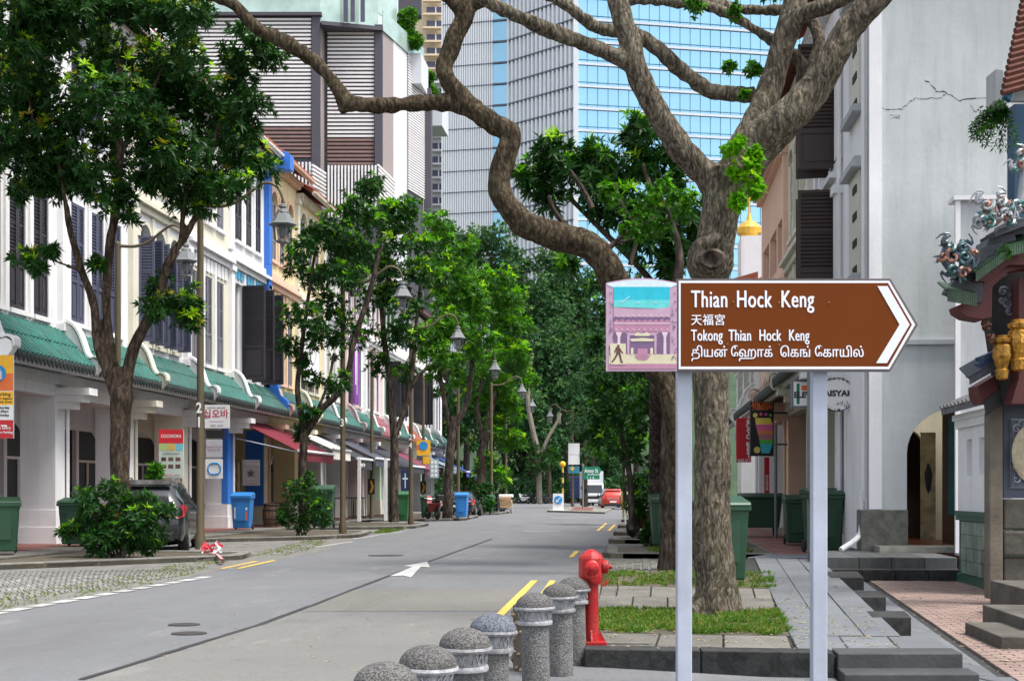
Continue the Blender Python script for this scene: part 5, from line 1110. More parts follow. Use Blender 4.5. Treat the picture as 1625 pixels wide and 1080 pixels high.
for i, (px, py) in enumerate(((612,1048),(675,1021),(738,994),(779,972),(851,939),(890,924),(912,914))):
    D = (CH-.752)*F/(py-HY); q = W(px, py, D); loc = (q.x, q.y, -.055)
    if bol is None: bol = make_bollard(); bol.location = loc; ORG[bol.name] = (0,0,0); bol['label'] = BL[0]
    else:
        c = dup(bol, loc=loc, rz=random.uniform(0, 6), label=BL[i]); c.rotation_euler = (random.uniform(-.02,.02), random.uniform(-.02,.02), random.uniform(0,6))
        if i == 3:
            for ch in c.children:
                if ch.name.startswith('dome'): ch.data = ch.data.copy(); ch.data.materials[0] = mat('blue_grey_granite', (.13,.15,.18), rough=.8, var=.15, bump=.6, bscale=70, spots=.85, spotcol=(.05,.055,.07), spotscale=110)
q = W(833, 1040, 11.6); pb = thing('pebble_post', 'short post faced with brown pebbles behind the bollards', 'post', (q.x, q.y, -.055))
pbm = mat('river_pebble', (.26,.2,.13), rough=.7, var=.6, scale=9, bump=.3)
b = MB(); b.lathe((q.x,q.y,-.055), [(.1,0),(.1,.6)], 16); b.build('core', mat('mortar', (.12,.1,.08), rough=.95), pb)
peb = None
for k in range(110):
    a = random.uniform(0, 6.28); z = .04+random.random()*.54; r = random.uniform(.018,.03)
    if peb is None: b = MB(); b.lathe((q.x,q.y,-.055), [(.3,-.9),(.8,-.5),(1,0),(.8,.5),(.3,.9)], 7); b.v = [((x-q.x)+q.x, (y-q.y)+q.y, z_+.055-.055) for x,y,z_ in b.v]; peb = b.build('pebble', pbm, pb); o = peb
    else: o = bpy.data.objects.new('pebble', peb.data); COL.objects.link(o); o.parent = pb
    o.scale = (r*random.uniform(.8,1.2), r*random.uniform(.8,1.2), r*random.uniform(.7,1.1)); o.location = (cos(a)*.1, sin(a)*.1, z)
# ------------------------------------------------ hydrant
def hyd():
    q = W(938, 1020, 12.2); t = thing('fire_hydrant', 'bright red pillar hydrant standing behind the bollards', 'hydrant', (q.x, q.y, PZ)); ORG[t.name] = (0,0,0); t.rotation_euler = (0,0,YAW)
    b = MB(); b.bx(-.13,.13,-.13,.13,0,.035); b.build('base_plate', redp, t, bevel=.008)
    for a in range(4): b = MB(); c, s = cos(a*pi/2), sin(a*pi/2); b.poly([(c*.07-s*.008, s*.07+c*.008, .036),(c*.125-s*.008, s*.125+c*.008, .036),(c*.07-s*.008, s*.07+c*.008, .13)], (s*.016, -c*.016, 0)); b.build('gusset', redp, t)
    b = MB(); b.lathe((0,0,0), [(.072,.036),(.066,.12),(.064,.5),(.075,.55),(.085,.57)], 20); b.build('standpipe', redp, t, smooth=True)
    b = MB(); s = .088; b.lathe((0,0,0), [(s,.53),(.105,.56),(.112,.6),(.112,.755),(.1,.78),(.06,.812),(.03,.83),(.012,.835)], 8); b.build('head', redp, t, bevel=.01)
    b = MB(); b.lathe((0,0,0), [(.062,0),(.066,.02),(.066,.05),(.05,.065),(.025,.068),(.025,.1),(.012,.105)], 16); b.v = [(x, -.098-z, .68+y) for x, y, z in b.v]; b.build('outlet_cap', redp, t, smooth=True)
    b = MB(); b.lathe((0,0,0), [(.055,0),(.06,.02),(.06,.045),(.04,.055),(.02,.06),(.02,.085)], 16); b.v = [(.098+z, x, .68+y) for x, y, z in b.v]; b.build('outlet_cap', redp, t, smooth=True)
    b = MB(); P = [(-.02,-.16,.62),(.0,-.165,.585),(.03,-.16,.56),(.07,-.15,.54),(.11,-.12,.53),(.135,-.06,.55),(.14,0,.58)]; 
    for p0, p1 in zip(P[:-1], P[1:]):
        for f in (0,.5): c = Vector(p0).lerp(Vector(p1), f); b.tube([c+Vector((cos(a)*.014, 0, sin(a)*.014)) for a in [k*1.05 for k in range(7)]], .0035, 5, cap=False)
    b.tube([(cos(a)*.03-.03, -.168, .625+sin(a)*.03) for a in [k*.63 for k in range(11)]], .005, 6, cap=False)
    b.build('chain', redp, t)
hyd()
mb = MB(); q = G(955,1021,PZ); mb.bx(q.x-.02, q.x+.42, q.y-.03, q.y+.12, PZ, PZ+.012); tag(mb.build('cover_slab', kerbm), 'small pale slab on the pavement at the foot of the hydrant', 'slab')
# ------------------------------------------------ street lamps
lampgrey = mat('lamp_grey', (.17,.185,.19), rough=.5, var=.15, bump=0); lglass = mat('lamp_glass', (.2,.21,.22), rough=.15, var=.2, bump=0)
def make_lamp():
    t = thing('street_lamp', 'x', 'street lamp', (0,0,0), 'lantern street lamps on bent arms')
    b = MB(); b.lathe((0,0,0), [(.13,0),(.13,.25),(.095,.4),(.085,4),(.075,8.25),(.03,8.3)], 14); b.build('pole', bronze, t, smooth=True)
    pth, rad = smoothpath([(0,0,8.18),(.5,0,8.16),(.9,0,8.28),(1.25,0,8.55),(1.55,0,8.72),(1.82,0,8.62),(1.95,0,8.35),(1.95,0,8.2)], [.045,.045,.042,.04,.036,.034,.03,.028], 5)
    b = MB(); b.tube(pth, rad, 8); b.build('arm', bronze, t, smooth=True)
    L = thing('lantern', None, None, (0,0,0)); L.parent = t; L.location = (1.95,0,8.2); ORG[L.name] = (0,0,0)
    b = MB(); b.lathe((0,0,0), [(.05,.02),(.09,0),(.1,-.06),(.06,-.09),(.13,-.13),(.15,-.19),(.14,-.2)], 12); b.lathe((0,0,0), [(.15,-.2),(.28,-.42),(.34,-.47),(.32,-.5),(.05,-.5)], 6); b.build('cap', lampgrey, L)
    b = MB(); b.lathe((0,0,0), [(.1,-.501),(.12,-.6),(.09,-.74),(.05,-.8)], 8); b.build('glass', lglass, L)
    b = MB()
    for k in range(6): a = k*pi/3; b.tube([(cos(a)*.23, sin(a)*.23, -.5), (cos(a)*.15, sin(a)*.15, -.88)], .016, 5)
    b.lathe((0,0,0), [(.15,-.86),(.155,-.9),(.07,-.93),(.03,-1.0),(.005,-1.03)], 8); b.build('cage', lampgrey, L)
    return t
lamps = [(318,868,33,0,'nearest street lamp, numbered 21, rising left of the road by the taped kerb'), (544,846,45.3,0,'second street lamp on the left kerb, beside the green bin'), (652,832,57.5,0,'third street lamp on the left kerb, beyond the second tree'), (727,0,73,0,'fourth street lamp on the left kerb, by the blue bin'), (780,0,89,0,'fifth street lamp on the left kerb, among the trees'), (803,0,104,0,'farthest left street lamp seen against the dark forest'),
         (187,0,38.5,0,'thin street lamp behind the big leafy tree at the left'), (590,0,68,0,'street lamp close to the shopfronts with a black and yellow arrow plate'), (672,0,84,0,'street lamp near the yellow parking board on the far left pavement'), (909,0,118,1,'street lamp on the right of the road whose arm points left')]
lp0 = None
for px, py, D, rt, lab in lamps:
    q = W(px, HY, D); loc = (q.x, q.y, .11)
    if lp0 is None: lp0 = make_lamp(); lp0.location = loc; lp0['label'] = lab; lp0.rotation_euler = (0,0,.12)
    else: dup(lp0, loc=loc, rz=(pi if rt else random.uniform(-.05,.2)), label=lab)
for px, D, s, zc in ((318,33,'2\n1',3.35),(544,45.3,'3',3.6),(652,57.5,'2\n4',3.6)):
    q = W(px, HY, D-.11); 
    lamp = [o for o in bpy.data.objects if o.name.startswith('street_lamp') and o.parent is None and abs(o.location.y-W(px,HY,D).y) < .3][0]
    to = textobj(s, .34, white, lamp, (0,0,0), xs=.8, bold=.01, align='CENTER', name='number'); to.rotation_euler = (pi/2, 0, YAW-lamp.rotation_euler.z+.0); d = Matrix.Rotation(-lamp.rotation_euler.z, 3, 'Z') @ Vector((.0, -.105, 0)); to.location = (d.x, d.y, zc-.11)
# chevron plates on two posts
chm = mat('chevron_orange', (.6,.25,.03), bump=0)
for px, D, lab in ((590,67.8,'black plate with an orange arrow on the post by the shopfronts'),(672,83.8,'black plate with an orange arrow on the farther post')):
    q = W(px, HY, D); t = thing('chevron_plate', lab, 'sign', (q.x, q.y-.1, 1.7)); b = MB(); b.box((q.x,q.y-.11,1.7),(.34,.02,.75)); b.build('plate', black, t)
    b = MB(); b.poly([(q.x-.1,q.y-.13,2.0),(q.x+.02,q.y-.13,2.0),(q.x+.13,q.y-.13,1.7),(q.x+.02,q.y-.13,1.4),(q.x-.1,q.y-.13,1.4),(q.x+.02,q.y-.13,1.7)], (0,.008,0)); b.build('arrow', chm, t)
# ------------------------------------------------ bins
def make_bin(body, name='wheelie_bin', w=.72, d=.8, h=1.05, big=False):
    t = thing(name, 'x', 'bin', (0,0,0)); b = MB(); a, c = w/2, d/2; k = .82
    vs = [(-a*k,-c*k,.06),(a*k,-c*k,.06),(a*k,c*k,.06),(-a*k,c*k,.06),(-a,-c,h),(a,-c,h),(a,c,h),(-a,c,h)]
    b.add(vs, [(0,3,2,1),(4,5,6,7),(0,1,5,4),(1,2,6,5),(2,3,7,6),(3,0,4,7)]); b.build('body', body, t, bevel=.03)
    b = MB(); b.bx(-a-.03,a+.03,-c-.03,c+.03,h-.07,h+.0); b.build('rim', body, t, bevel=.015)
    b = MB(); b.poly([(-a-.03,-c-.05,h+.002),(-a-.03,c+.06,h+.002),(-a-.03,c+.06,h+.1),(-a-.03,c*.4,h+.13),(-a-.03,-c,h+.05)], (w+.06,0,0)); b.build('lid', body, t, bevel=.02)
    b = MB(); b.tube([(-a*.8,c+.1,h-.02),(a*.8,c+.1,h-.02)], .018, 8); b.bx(-a*.8,-a*.7,c,c+.1,h-.04,h); b.bx(a*.7,a*.8,c,c+.1,h-.04,h); b.build('handle', body, t)
    b = MB(); b.bx(-a*.5,a*.5,-c*.93-.02,-c*.9,.3,.8*h); b.build('front_panel', body, t)
    for s in (-1, 1):
        b = MB(); b.lathe((0,0,0), [(.02,-.03),(.1,-.03),(.12,-.015),(.12,.015),(.1,.03),(.02,.03)], 16); b.v = [(s*(a*k+.02)+z, c*k+.02+x, .12+y) for x, y, z in b.v]; b.build('wheel', rubber, t, smooth=False)
    return t
def make_skip():
    t = thing('wheeled_container', 'x', 'bin', (0,0,0)); b = MB(); a, c, h = .62, .5, 1.15; k = .85
    b.add([(-a*k,-c*k,.28),(a*k,-c*k,.28),(a*k,c*k,.28),(-a*k,c*k,.28),(-a,-c,h),(a,-c,h),(a,c,h),(-a,c,h)], [(0,3,2,1),(4,5,6,7),(0,1,5,4),(1,2,6,5),(2,3,7,6),(3,0,4,7)]); b.build('body', bingreen, t, bevel=.03)
    b = MB(); b.bx(-a-.05,a+.05,-c-.05,c+.05,h,h+.07); b.poly([(-a-.03,-c-.04,h+.07),(-a-.03,c+.04,h+.07),(-a-.03,c*.5,h+.16),(-a-.03,-c*.5,h+.16)], (2*a+.06,0,0)); b.build('lid', bingreen, t, bevel=.02)
    for sx in (-1, 1):
        for sy in (-1, 1):
            b = MB(); b.lathe((0,0,0), [(.02,-.03),(.13,-.03),(.14,0),(.13,.03),(.02,.03)], 14); b.v = [(sx*a*.72+z, sy*c*.7+x, .14+y) for x, y, z in b.v]; b.build('wheel', rubber, t)
            b = MB(); b.box((sx*a*.72, sy*c*.7, .24), (.1,.12,.09)); b.build('caster_fork', black, t)
    return t
gb = make_bin(bingreen); gb.location = (0,-60,0); used = []
def placebin(px, py, z, label, rz=0, sc=(1,1,1), proto=gb, group='green wheelie bins', D=None):
    q = G(px, py, z) if D is None else W(px, HY, D)
    if proto.name not in used: used.append(proto.name); o = proto; o.location = (q.x, q.y, z); o.rotation_euler = (0,0,rz); tag(o, label, 'bin', group)
    else: o = dup(proto, loc=(q.x, q.y, z), rz=rz, label=label, group=group)
    o.scale = sc; return o
placebin(2, 878, .125, 'dark green wheelie bin cut by the left edge of the photo', .5, (1,1,1.05))
placebin(124, 866, .125, 'green wheelie bin half hidden behind the bush at the left', .1, (1.05,1,1.02))
placebin(512, 838, .12, 'large green bin behind the second island bush', .1, (1.15,1.15,1.35))
gbb = make_bin(bingreen2)
placebin(638, 828, .12, 'brighter green bin between the tree trunk and the third lamp', .1, (.85,1,1.15), gbb)
placebin(678, 822, .12, 'green bin beyond the third lamp by the maroon shopfront', 0, (.8,1,1.0))
placebin(776, 813, .12, 'small green bin on the far island near the cardboard trolley', 0, (.8,1,.95), gbb)
placebin(1052, 868, .13, 'green wheelie bin left of the twin tree trunks on the right kerb', .06, (.85,1,1.1))
placebin(1150, 925, .15, 'green wheelie bin tucked right behind the big trunk', .2, (.75,.9,1.08))
placebin(1108, 862, .12, 'green bin seen between the two trunks', 0, (1,1,1.0))
placebin(1264, 864, .12, 'dark green bin left of the tall bin by the right wall', 0, (.85,1,1.08))
placebin(1305, 877, .12, 'tallest dark green bin behind the right sign post', .15, (1.0,1.1,1.22))
sk_ = make_skip(); q = G(1206, 851, .12); sk_.location = (q.x, q.y, .12); tag(sk_, 'four wheeled green container by the right shopfronts', 'bin', 'green wheelie bins')
bb = make_bin(binblue); placebin(385, 840, .125, 'blue recycling bin with white and red labels by the blue doorway', .1, (.95,.95,1.12), bb, 'blue recycling bins')
placebin(733, 822, .12, 'blue recycling bin on the far island by the dark car', 0, (.85,1,1.1), bb, 'blue recycling bins')
for o, lab in ((bb, 0),):
    b = MB(); b.bx(-.24,-.1,-.375,-.37,.35,.95); b.bx(.05,.24,-.375,-.37,.62,.95); b.build('paper_label', white, o); b = MB(); b.bx(.05,.24,-.375,-.37,.3,.58); b.build('red_label', mat('label_red', (.6,.12,.1), var=.5, scale=30, bump=0), o)
# barrels by the awning
for px, py, lab in ((431,836,'wooden barrel nearest the blue doorway'),(446,832,'wooden barrel behind the first one')):
    q = G(px, py, .125); t = thing('barrel', lab, 'barrel', (q.x,q.y,.125), 'wooden barrels outside the bar'); 
    for k in range(16):
        a0, a1 = k*pi/8+.02, (k+1)*pi/8-.02; b = MB(); hs = [(.27,0),(.33,.3),(.34,.45),(.33,.6),(.27,.9)]
        vs = []; 
        for r, z in hs: vs += [(q.x+cos(a0)*r, q.y+sin(a0)*r, .125+z), (q.x+cos(a1)*r, q.y+sin(a1)*r, .125+z)]
        b.add(vs, [(2*i, 2*i+1, 2*i+3, 2*i+2) for i in range(4)]); b.build('stave', mat('barrel_wood', (.14,.07,.04), rough=.7, var=.4, scale=6), t)
    b = MB(); b.lathe((q.x,q.y,.125), [(.265,.02),(.265,.88)], 16)
    for z, r in ((.12,.305),(.3,.335),(.62,.335),(.8,.3)): b.lathe((q.x,q.y,.125), [(r-.01,z),(r+.006,z),(r+.006,z+.045),(r-.01,z+.045)], 20)
    b.build('hoop', black, t)
# ------------------------------------------------ vehicles
def make_car(label, paint, loc, rz, kind='suv', L=4.5, Wd=1.84, H=1.62, rear_seen=True, group=None):
    t = thing('parked_car', label, 'car', loc, group); ORG[t.name] = (0,0,0); t.rotation_euler = (0,0,rz)
    # profile along y: rear at 0, front at L ; (y, zlow, zbelt, zroof, halfwidth at belt, halfwidth at roof)
    if kind == 'suv': P = [(0.0,.42,.95,.98,.80,.72),(.06,.32,1.0,1.12,.86,.70),(.25,.27,1.04,1.38,.90,.66),(.55,.25,1.05,1.54,.92,.64),(1.1,.25,1.05,1.61,.92,.64),(2.0,.25,1.03,H,.92,.64),(2.7,.25,1.0,1.57,.92,.63),(3.15,.25,.99,1.3,.92,.66),(3.5,.25,.98,1.02,.91,.72),(4.1,.27,.88,.93,.88,.7),(4.4,.34,.72,.8,.8,.64),(4.5,.42,.6,.66,.68,.6)]
    else: P = [(0.0,.42,.85,.88,.78,.7),(.08,.32,.92,.97,.84,.7),(.5,.25,.96,1.02,.88,.66),(.9,.25,.96,1.3,.88,.62),(1.3,.25,.95,1.42,.88,.6),(2.1,.25,.93,1.46,.88,.6),(2.6,.25,.92,1.38,.88,.61),(3.2,.25,.9,.96,.88,.68),(4.0,.28,.8,.84,.84,.66),(4.35,.36,.62,.68,.74,.6)]
    def sec(p): y, zl, zb, zr, a, c = p; return [(-a*.94,y,zl),(-a,y,zl+.16),(-a,y,zb-.1),(-a*.97,y,zb),(-c,y,zr-.05),(-c*.8,y,zr),(c*.8,y,zr),(c,y,zr-.05),(a*.97,y,zb),(a,y,zb-.1),(a,y,zl+.16),(a*.94,y,zl)]
    b = MB(); n = 12; vs = []; 
    for p in P: vs += sec(p)
    b.add(vs, [(i*n+j, (i+1)*n+j, (i+1)*n+(j+1) % n, i*n+(j+1) % n) for i in range(len(P)-1) for j in range(n)]+[tuple(range(n)), tuple(range((len(P)-1)*n, len(P)*n))[::-1]])
    bo = b.build('body', paint, t, smooth=True); bo.data.materials[0] = paint
    # glass: side windows and rear screen, slightly proud
    gl = mat('car_glass', (.015,.02,.025), rough=.05, var=.1, bump=0)
    ix = [i for i, p in enumerate(P) if p[3]-p[2] > .28]
    for s in (-1, 1):
        b = MB()
        for i in ix[:-1]:
            q0, q1 = P[i], P[i+1]
            def pt(p, f): y, zl, zb, zr, a, c = p; return (s*((a*.97)*(1-f)+c*f+.008), y, zb*(1-f)+(zr-.05)*f)
            g0 = .03; y0, y1_ = q0[0]+g0, q1[0]-g0
            v = [pt(q0,.12), pt(q1,.12), pt(q1,.86), pt(q0,.86)]; b.add(v, [(0,1,2,3) if s < 0 else (3,2,1,0)])
        b.build('side_window', gl, t)
    b = MB(); k = 1 if kind == 'suv' else 2; q0, q1 = P[k], P[k+2]
    b.add([(-q0[4]*.8,q0[0]-.02,q0[2]+.1),(q0[4]*.8,q0[0]-.02,q0[2]+.1),(q1[5]*.86,q1[0]-.06,q1[3]-.06),(-q1[5]*.86,q1[0]-.06,q1[3]-.06)], [(0,1,2,3)]); b.build('rear_window', gl, t)
    q0, q1 = P[-4], P[-6] if kind == 'suv' else P[-4]
    b = MB(); a0, a1 = (P[8], P[6]) if kind == 'suv' else (P[7], P[6]); b.add([(-a0[5]*.95,a0[0]+.02,a0[3]+.02),(a0[5]*.95,a0[0]+.02,a0[3]+.02),(a1[5]*.9,a1[0]+.06,a1[3]-.02),(-a1[5]*.9,a1[0]+.06,a1[3]-.02)], [(3,2,1,0)]); b.build('windscreen', gl, t)
    tl = mat('tail_light', (.45,.01,.02), rough=.15, var=.1, bump=0); hl = mat('head_light', (.6,.62,.65), rough=.15, bump=0)
    for s in (-1, 1):
        b = MB(); z = P[1][2]; b.poly([(s*.48,-.06,z-.17),(s*.82,-.02,z-.22),(s*.93,.16,z-.17),(s*.955,.45,z+.02),(s*.9,.2,z+.08),(s*.55,-.03,z+.02)], (0,.06,.0)); b.build('tail_light', tl, t, bevel=.015)
        b = MB(); b.poly([(s*.5,L-.16,.66),(s*.72,L-.25,.68),(s*.7,L-.3,.78),(s*.5,L-.2,.76)], (0,.08,0)); b.build('head_light', hl, t)
        b = MB(); b.box((s*1.0, L*.66, 1.02), (.2,.12,.14)); b.build('mirror', black, t, bevel=.03)
        b = MB(); b.box((s*.935, L*.36, .88), (.03,.18,.03)); b.box((s*.935, L*.56, .87), (.03,.18,.03)); b.build('door_handle', chrome, t)
        for y in (.85, L-.85):
            b = MB(); b.lathe((0,0,0), [(.2,-.1),(.31,-.11),(.335,-.07),(.335,.07),(.31,.11),(.2,.1)], 24); b.v = [(s*.83+z, y+x, .335+y_) for x, y_, z in b.v]; wo = b.build('wheel', rubber, t, smooth=True)
            b = MB(); b.lathe((0,0,0), [(.2,.0),(.22,.03),(.2,.035)], 20); 
            for k in range(7): a = k*2*pi/7; b.box((cos(a)*.11, sin(a)*.11, .02), (.2,.045,.025), rz=a)
            b.lathe((0,0,0), [(.05,.0),(.05,.04),(.01,.045)], 10); b.v = [(s*(.83+.1)+s*z, y+x, .335+y_) for x, y_, z in b.v]; b.build('rim', chrome, wo)
            b = MB(); ar = [(s*.925, y+.4*cos(k*pi/10), .34+.4*sin(k*pi/10)) for k in range(11)]; ai = [(s*.925, y+.34*cos(k*pi/10), .34+.34*sin(k*pi/10)) for k in range(11)]
            for k in range(10): b.poly([ar[k], ar[k+1], ai[k+1], ai[k]], (-s*.2,0,0))
            b.build('wheel_arch', black, t)
    b = MB(); b.box((0,-.035,.62),(.52,.02,.12)); b.build('number_plate', white, t); b = MB(); b.box((0,-.0,.38),(1.4,.12,.2)); b.build('bumper', black, t, bevel=.03)
    b = MB(); b.box((0,-.012,.86),(.9,.03,.04)); b.build('chrome_strip', chrome, t)
    if kind == 'suv':
        for s in (-1, 1): b = MB(); b.tube([(s*.58,.6,1.6),(s*.58,.8,1.66),(s*.58,2.4,1.68),(s*.58,2.6,1.62)], .02, 6); b.build('roof_rail', chrome, t)
        b = MB(); b.poly([(-.6,.28,1.5),(.6,.28,1.5),(.6,.55,1.6),(-.6,.55,1.6)], (0,0,.03)); b.build('spoiler', paint, t)
    return t
def paintm(n, c, m=.4): return mat(n, c, rough=.25, var=.04, bump=0, metal=m, coat=.8)
make_car('dark grey estate car parked behind the left bush', paintm('dark_grey_car_paint', (.03,.032,.037)), (-11.75,31.9,.0), R(12), 'suv').scale = (1.05,1.0,1.08)
make_car('black car parked beyond the far blue bin', paintm('black_car_paint', (.03,.03,.035)), (-10.35,78.4,0), 0, 'sedan')
make_car('white car parked in the far left bay', paintm('white_car_paint', (.7,.7,.7), 0), tuple(W(716,HY,92).xy)+(0,), 0, 'sedan')
c = make_car('red taxi like car at the right kerb near the cone', paintm('red_car_paint', (.5,.04,.02), .1), tuple(G(973,808)), R(2), 'suv', group=None)
make_car('silver car ahead of the red one', paintm('silver_car_paint', (.4,.42,.45)), tuple(W(968,HY,122).xy)+(0,), R(3), 'suv')
make_car('blue grey car beside the white truck', paintm('blue_car_paint', (.2,.28,.38)), tuple(W(953,HY,140).xy)+(0,), R(183), 'sedan')
# truck facing the camera
q = G(942, 804); tk = thing('box_truck', 'white box truck facing the camera under the green street sign', 'truck', tuple(q)); ORG[tk.name] = (0,0,0); tk.rotation_euler = (0,0,YAW)
tw_ = mat('truck_white', (.7,.71,.72), rough=.35, var=.05, bump=0)
b = MB(); b.poly([(-.95,0,.45),(-.95,-.02,1.15),(-.93,.35,2.1),(-.93,.6,2.2),(-.93,1.7,2.2),(-.93,1.7,.45)], (1.86,0,0)); b.build('cab', tw_, tk, bevel=.05)
b = MB(); b.poly([(-.82,.025,1.3),(.82,.025,1.3),(.78,.31,2.02),(-.78,.31,2.02)], (0,-.03,.01)); b.build('windscreen', panedark, tk)
b = MB(); b.bx(-1.0,1.0,1.8,5.8,.75,3.3); b.build('cargo_box', mat('truck_box', (.55,.57,.6), bump=0), tk, bevel=.03)
b = MB(); b.bx(-.7,.7,-.06,-.0,.75,1.0); b.build('grille', black, tk); b = MB(); b.bx(-.98,.98,-.12,.02,.42,.68); b.build('bumper', tw_, tk, bevel=.03)
for s in (-1,1):
    b = MB(); b.bx(s*.9-.14 if s > 0 else -.9-.02, s*.9+.02 if s > 0 else -.9+.14, -.05, .0, .74, .95); b.build('headlight', mat('head_light', (.6,.62,.65)), tk)
    b = MB(); b.box((s*1.08,.1,1.75),(.14,.06,.36)); b.build('mirror', black, tk)
    for y in (.7,4.6): b = MB(); b.lathe((0,0,0), [(.15,-.12),(.38,-.12),(.4,0),(.38,.12),(.15,.12)], 16); b.v = [(s*.85+z, y+x, .4+yy) for x, yy, z in b.v]; b.build('wheel', rubber, tk)
b = MB(); b.box((0,-.13,.55),(.5,.01,.12)); b.build('number_plate', white, tk)
bt2 = thing('blue_lorry', 'dark blue lorry with slatted sides behind the white truck', 'lorry', tuple(W(921,HY,136).xy)+(0,)); ORG[bt2.name] = (0,0,0)
b = MB(); b.bx(-1.0,1.0,0,4,.8,2.9); b.build('cargo_bed', mat('lorry_blue', (.03,.06,.16)), bt2)
for k in range(5): b = MB(); b.bx(-1.05,1.05,-.06,-.01,1.0+k*.4,1.2+k*.4); b.build('side_board', navy, bt2)
for s in (-1,1): b = MB(); b.lathe((0,0,0), [(.15,-.12),(.42,-.12),(.42,.12),(.15,.12)], 14); b.v = [(s*.85+z, .6+x, .42+yy) for x, yy, z in b.v]; b.build('wheel', rubber, bt2)
# motorbikes
def make_bike(paint):
    t = thing('motorcycle', 'x', 'motorcycle', (0,0,0)); 
    for y in (0, 1.3): b = MB(); b.lathe((0,0,0), [(.2,-.05),(.29,-.06),(.31,0),(.29,.06),(.2,.05)], 20); b.v = [(z, y+x, .31+yy) for x, yy, z in b.v]; w_ = b.build('wheel', rubber, t); b = MB(); b.lathe((0,0,0), [(.03,-.06),(.2,-.02),(.2,.02),(.03,.06)], 12); b.v = [(z, y+x, .31+yy) for x, yy, z in b.v]; b.build('rim', chrome, w_)
    b = MB(); b.poly([(-.13,.1,.5),(-.13,.35,.35),(-.13,.85,.35),(-.13,1.05,.55),(-.13,.9,.8),(-.13,.35,.78),(-.13,-.15,.82),(-.13,-.2,.7)], (.26,0,0)); b.build('body', paint, t, bevel=.04)
    b = MB(); b.poly([(-.12,-.1,.82),(-.12,.55,.8),(-.12,.5,.9),(-.12,-.1,.95)], (.24,0,0)); b.build('seat', black, t, bevel=.03)
    b = MB(); b.tube([(0,1.3,.31),(0,1.1,.85),(0,1.05,1.0)], .035, 8); b.tube([(-.33,.95,1.02),(-.1,1.05,1.0),(.1,1.05,1.0),(.33,.95,1.02)], .018, 6); b.build('fork', chrome, t)
    b = MB(); b.poly([(-.16,1.0,.75),(.16,1.0,.75),(.12,1.18,1.15),(-.12,1.18,1.15)], (0,.1,0)); b.lathe((0,1.2,.88), [(.01,-.07),(.08,-.03),(.08,.03),(.01,.07)], 10); b.build('fairing', paint, t, bevel=.02)
    b = MB(); 
    for s in (-1,1): b.tube([(s*.33,.95,1.02),(s*.38,1.0,1.18)], .008, 5); b.box((s*.4,1.0,1.22), (.12,.02,.07))
    b.build('mirror', black, t); b = MB(); b.box((0,-.35,1.05),(.36,.34,.3)); b.build('top_box', black, t, bevel=.04); return t
mk = make_bike(black); first = True
ml = [(846,799,1.2,'black motorcycle at the left of the far parked row'),(856,799,1.5,'black motorcycle second in the far parked row'),(866,799,1.7,'black motorcycle third in the far parked row'),(877,799,1.9,'black motorcycle at the right end of the far row'),(958,806,.1,'dark motorcycle standing beside the white truck'),(797,812,1.1,'motorcycle parked behind the cardboard trolley'),(787,812,.8,'motorcycle left of the cardboard trolley')]
for px, py, rz, lab in ml:
    q = G(px, py); loc = (q.x, q.y, 0)
    if first: mk.location = loc; mk.rotation_euler = (0,0,rz); tag(mk, lab, None, 'motorcycles'); first = False
    else: dup(mk, loc=loc, rz=rz, label=lab, group='motorcycles')
rs = make_bike(mat('dark_red_paint', (.2,.01,.012), rough=.35)); q = G(694,824,.11); rs.location = (q.x, q.y, .11); tag(rs, 'red scooter on the left pavement by the green bin'); rs.rotation_euler = (0,0,.5)
r2_ = dup(rs, loc=tuple(W(1040,HY,42).xy)+(.12,), rz=2.6, label='red scooter half hidden by the right kerb bushes'); w2 = make_bike(mat('white_plastic', (.7,.7,.7), rough=.4)); q = G(838,799); w2.location = (q.x, q.y, 0); w2.rotation_euler = (0,0,1.0); tag(w2, 'white scooter leading the far motorcycle row')
# cardboard trolley
q = G(803,814,.0); ct = thing('cardboard_trolley', 'trolley piled with flattened brown cardboard on the far island', 'trolley', (q.x,q.y,0)); card = mat('cardboard', (.42,.27,.16), rough=.9, var=.25)
b = MB(); b.bx(q.x-.5,q.x+.5,q.y-.3,q.y+.3,.25,.3); b.tube([(q.x-.5,q.y,.3),(q.x-.55,q.y,1.1)], .02, 6); b.build('deck', steel, ct)
for k in range(4): b = MB(); b.box((q.x+random.uniform(-.05,.05), q.y-.3+k*.01, .45+k*.18), (.85+random.uniform(-.1,.1),.5,.16), rz=random.uniform(-.1,.1)); b.build('cardboard_stack', card, ct)
b = MB(); b.box((q.x,q.y,1.15),(.95,.5,.22)); b.build('white_sack', white, ct, bevel=.06)
for s in (-1,1): b = MB(); b.lathe((0,0,0), [(.02,-.03),(.11,-.03),(.11,.03),(.02,.03)], 12); b.v = [(q.x+s*.35+z, q.y-.28+x, .12+yy) for x, yy, z in b.v]; b.build('wheel', rubber, ct)
# traffic cones
for px, py, D, lab, s_ in ((1004,832,None,'orange traffic cone on the right kerb beside the shrubs',1.0),):
    q = G(px, py, .12); t = thing('traffic_cone', lab, 'cone', tuple(q)); orm = mat('cone_orange', (.7,.12,.03), rough=.5, var=.1, bump=0)
    b = MB(); b.box((q.x,q.y,q.z+.02),(.38,.38,.04)); b.lathe(q, [(.15,.04),(.03,.72),(.01,.73)], 16); b.build('cone_body', orm, t); b = MB(); b.lathe(q, [(.118,.26),(.088,.42)], 16); b.build('white_band', white, t)
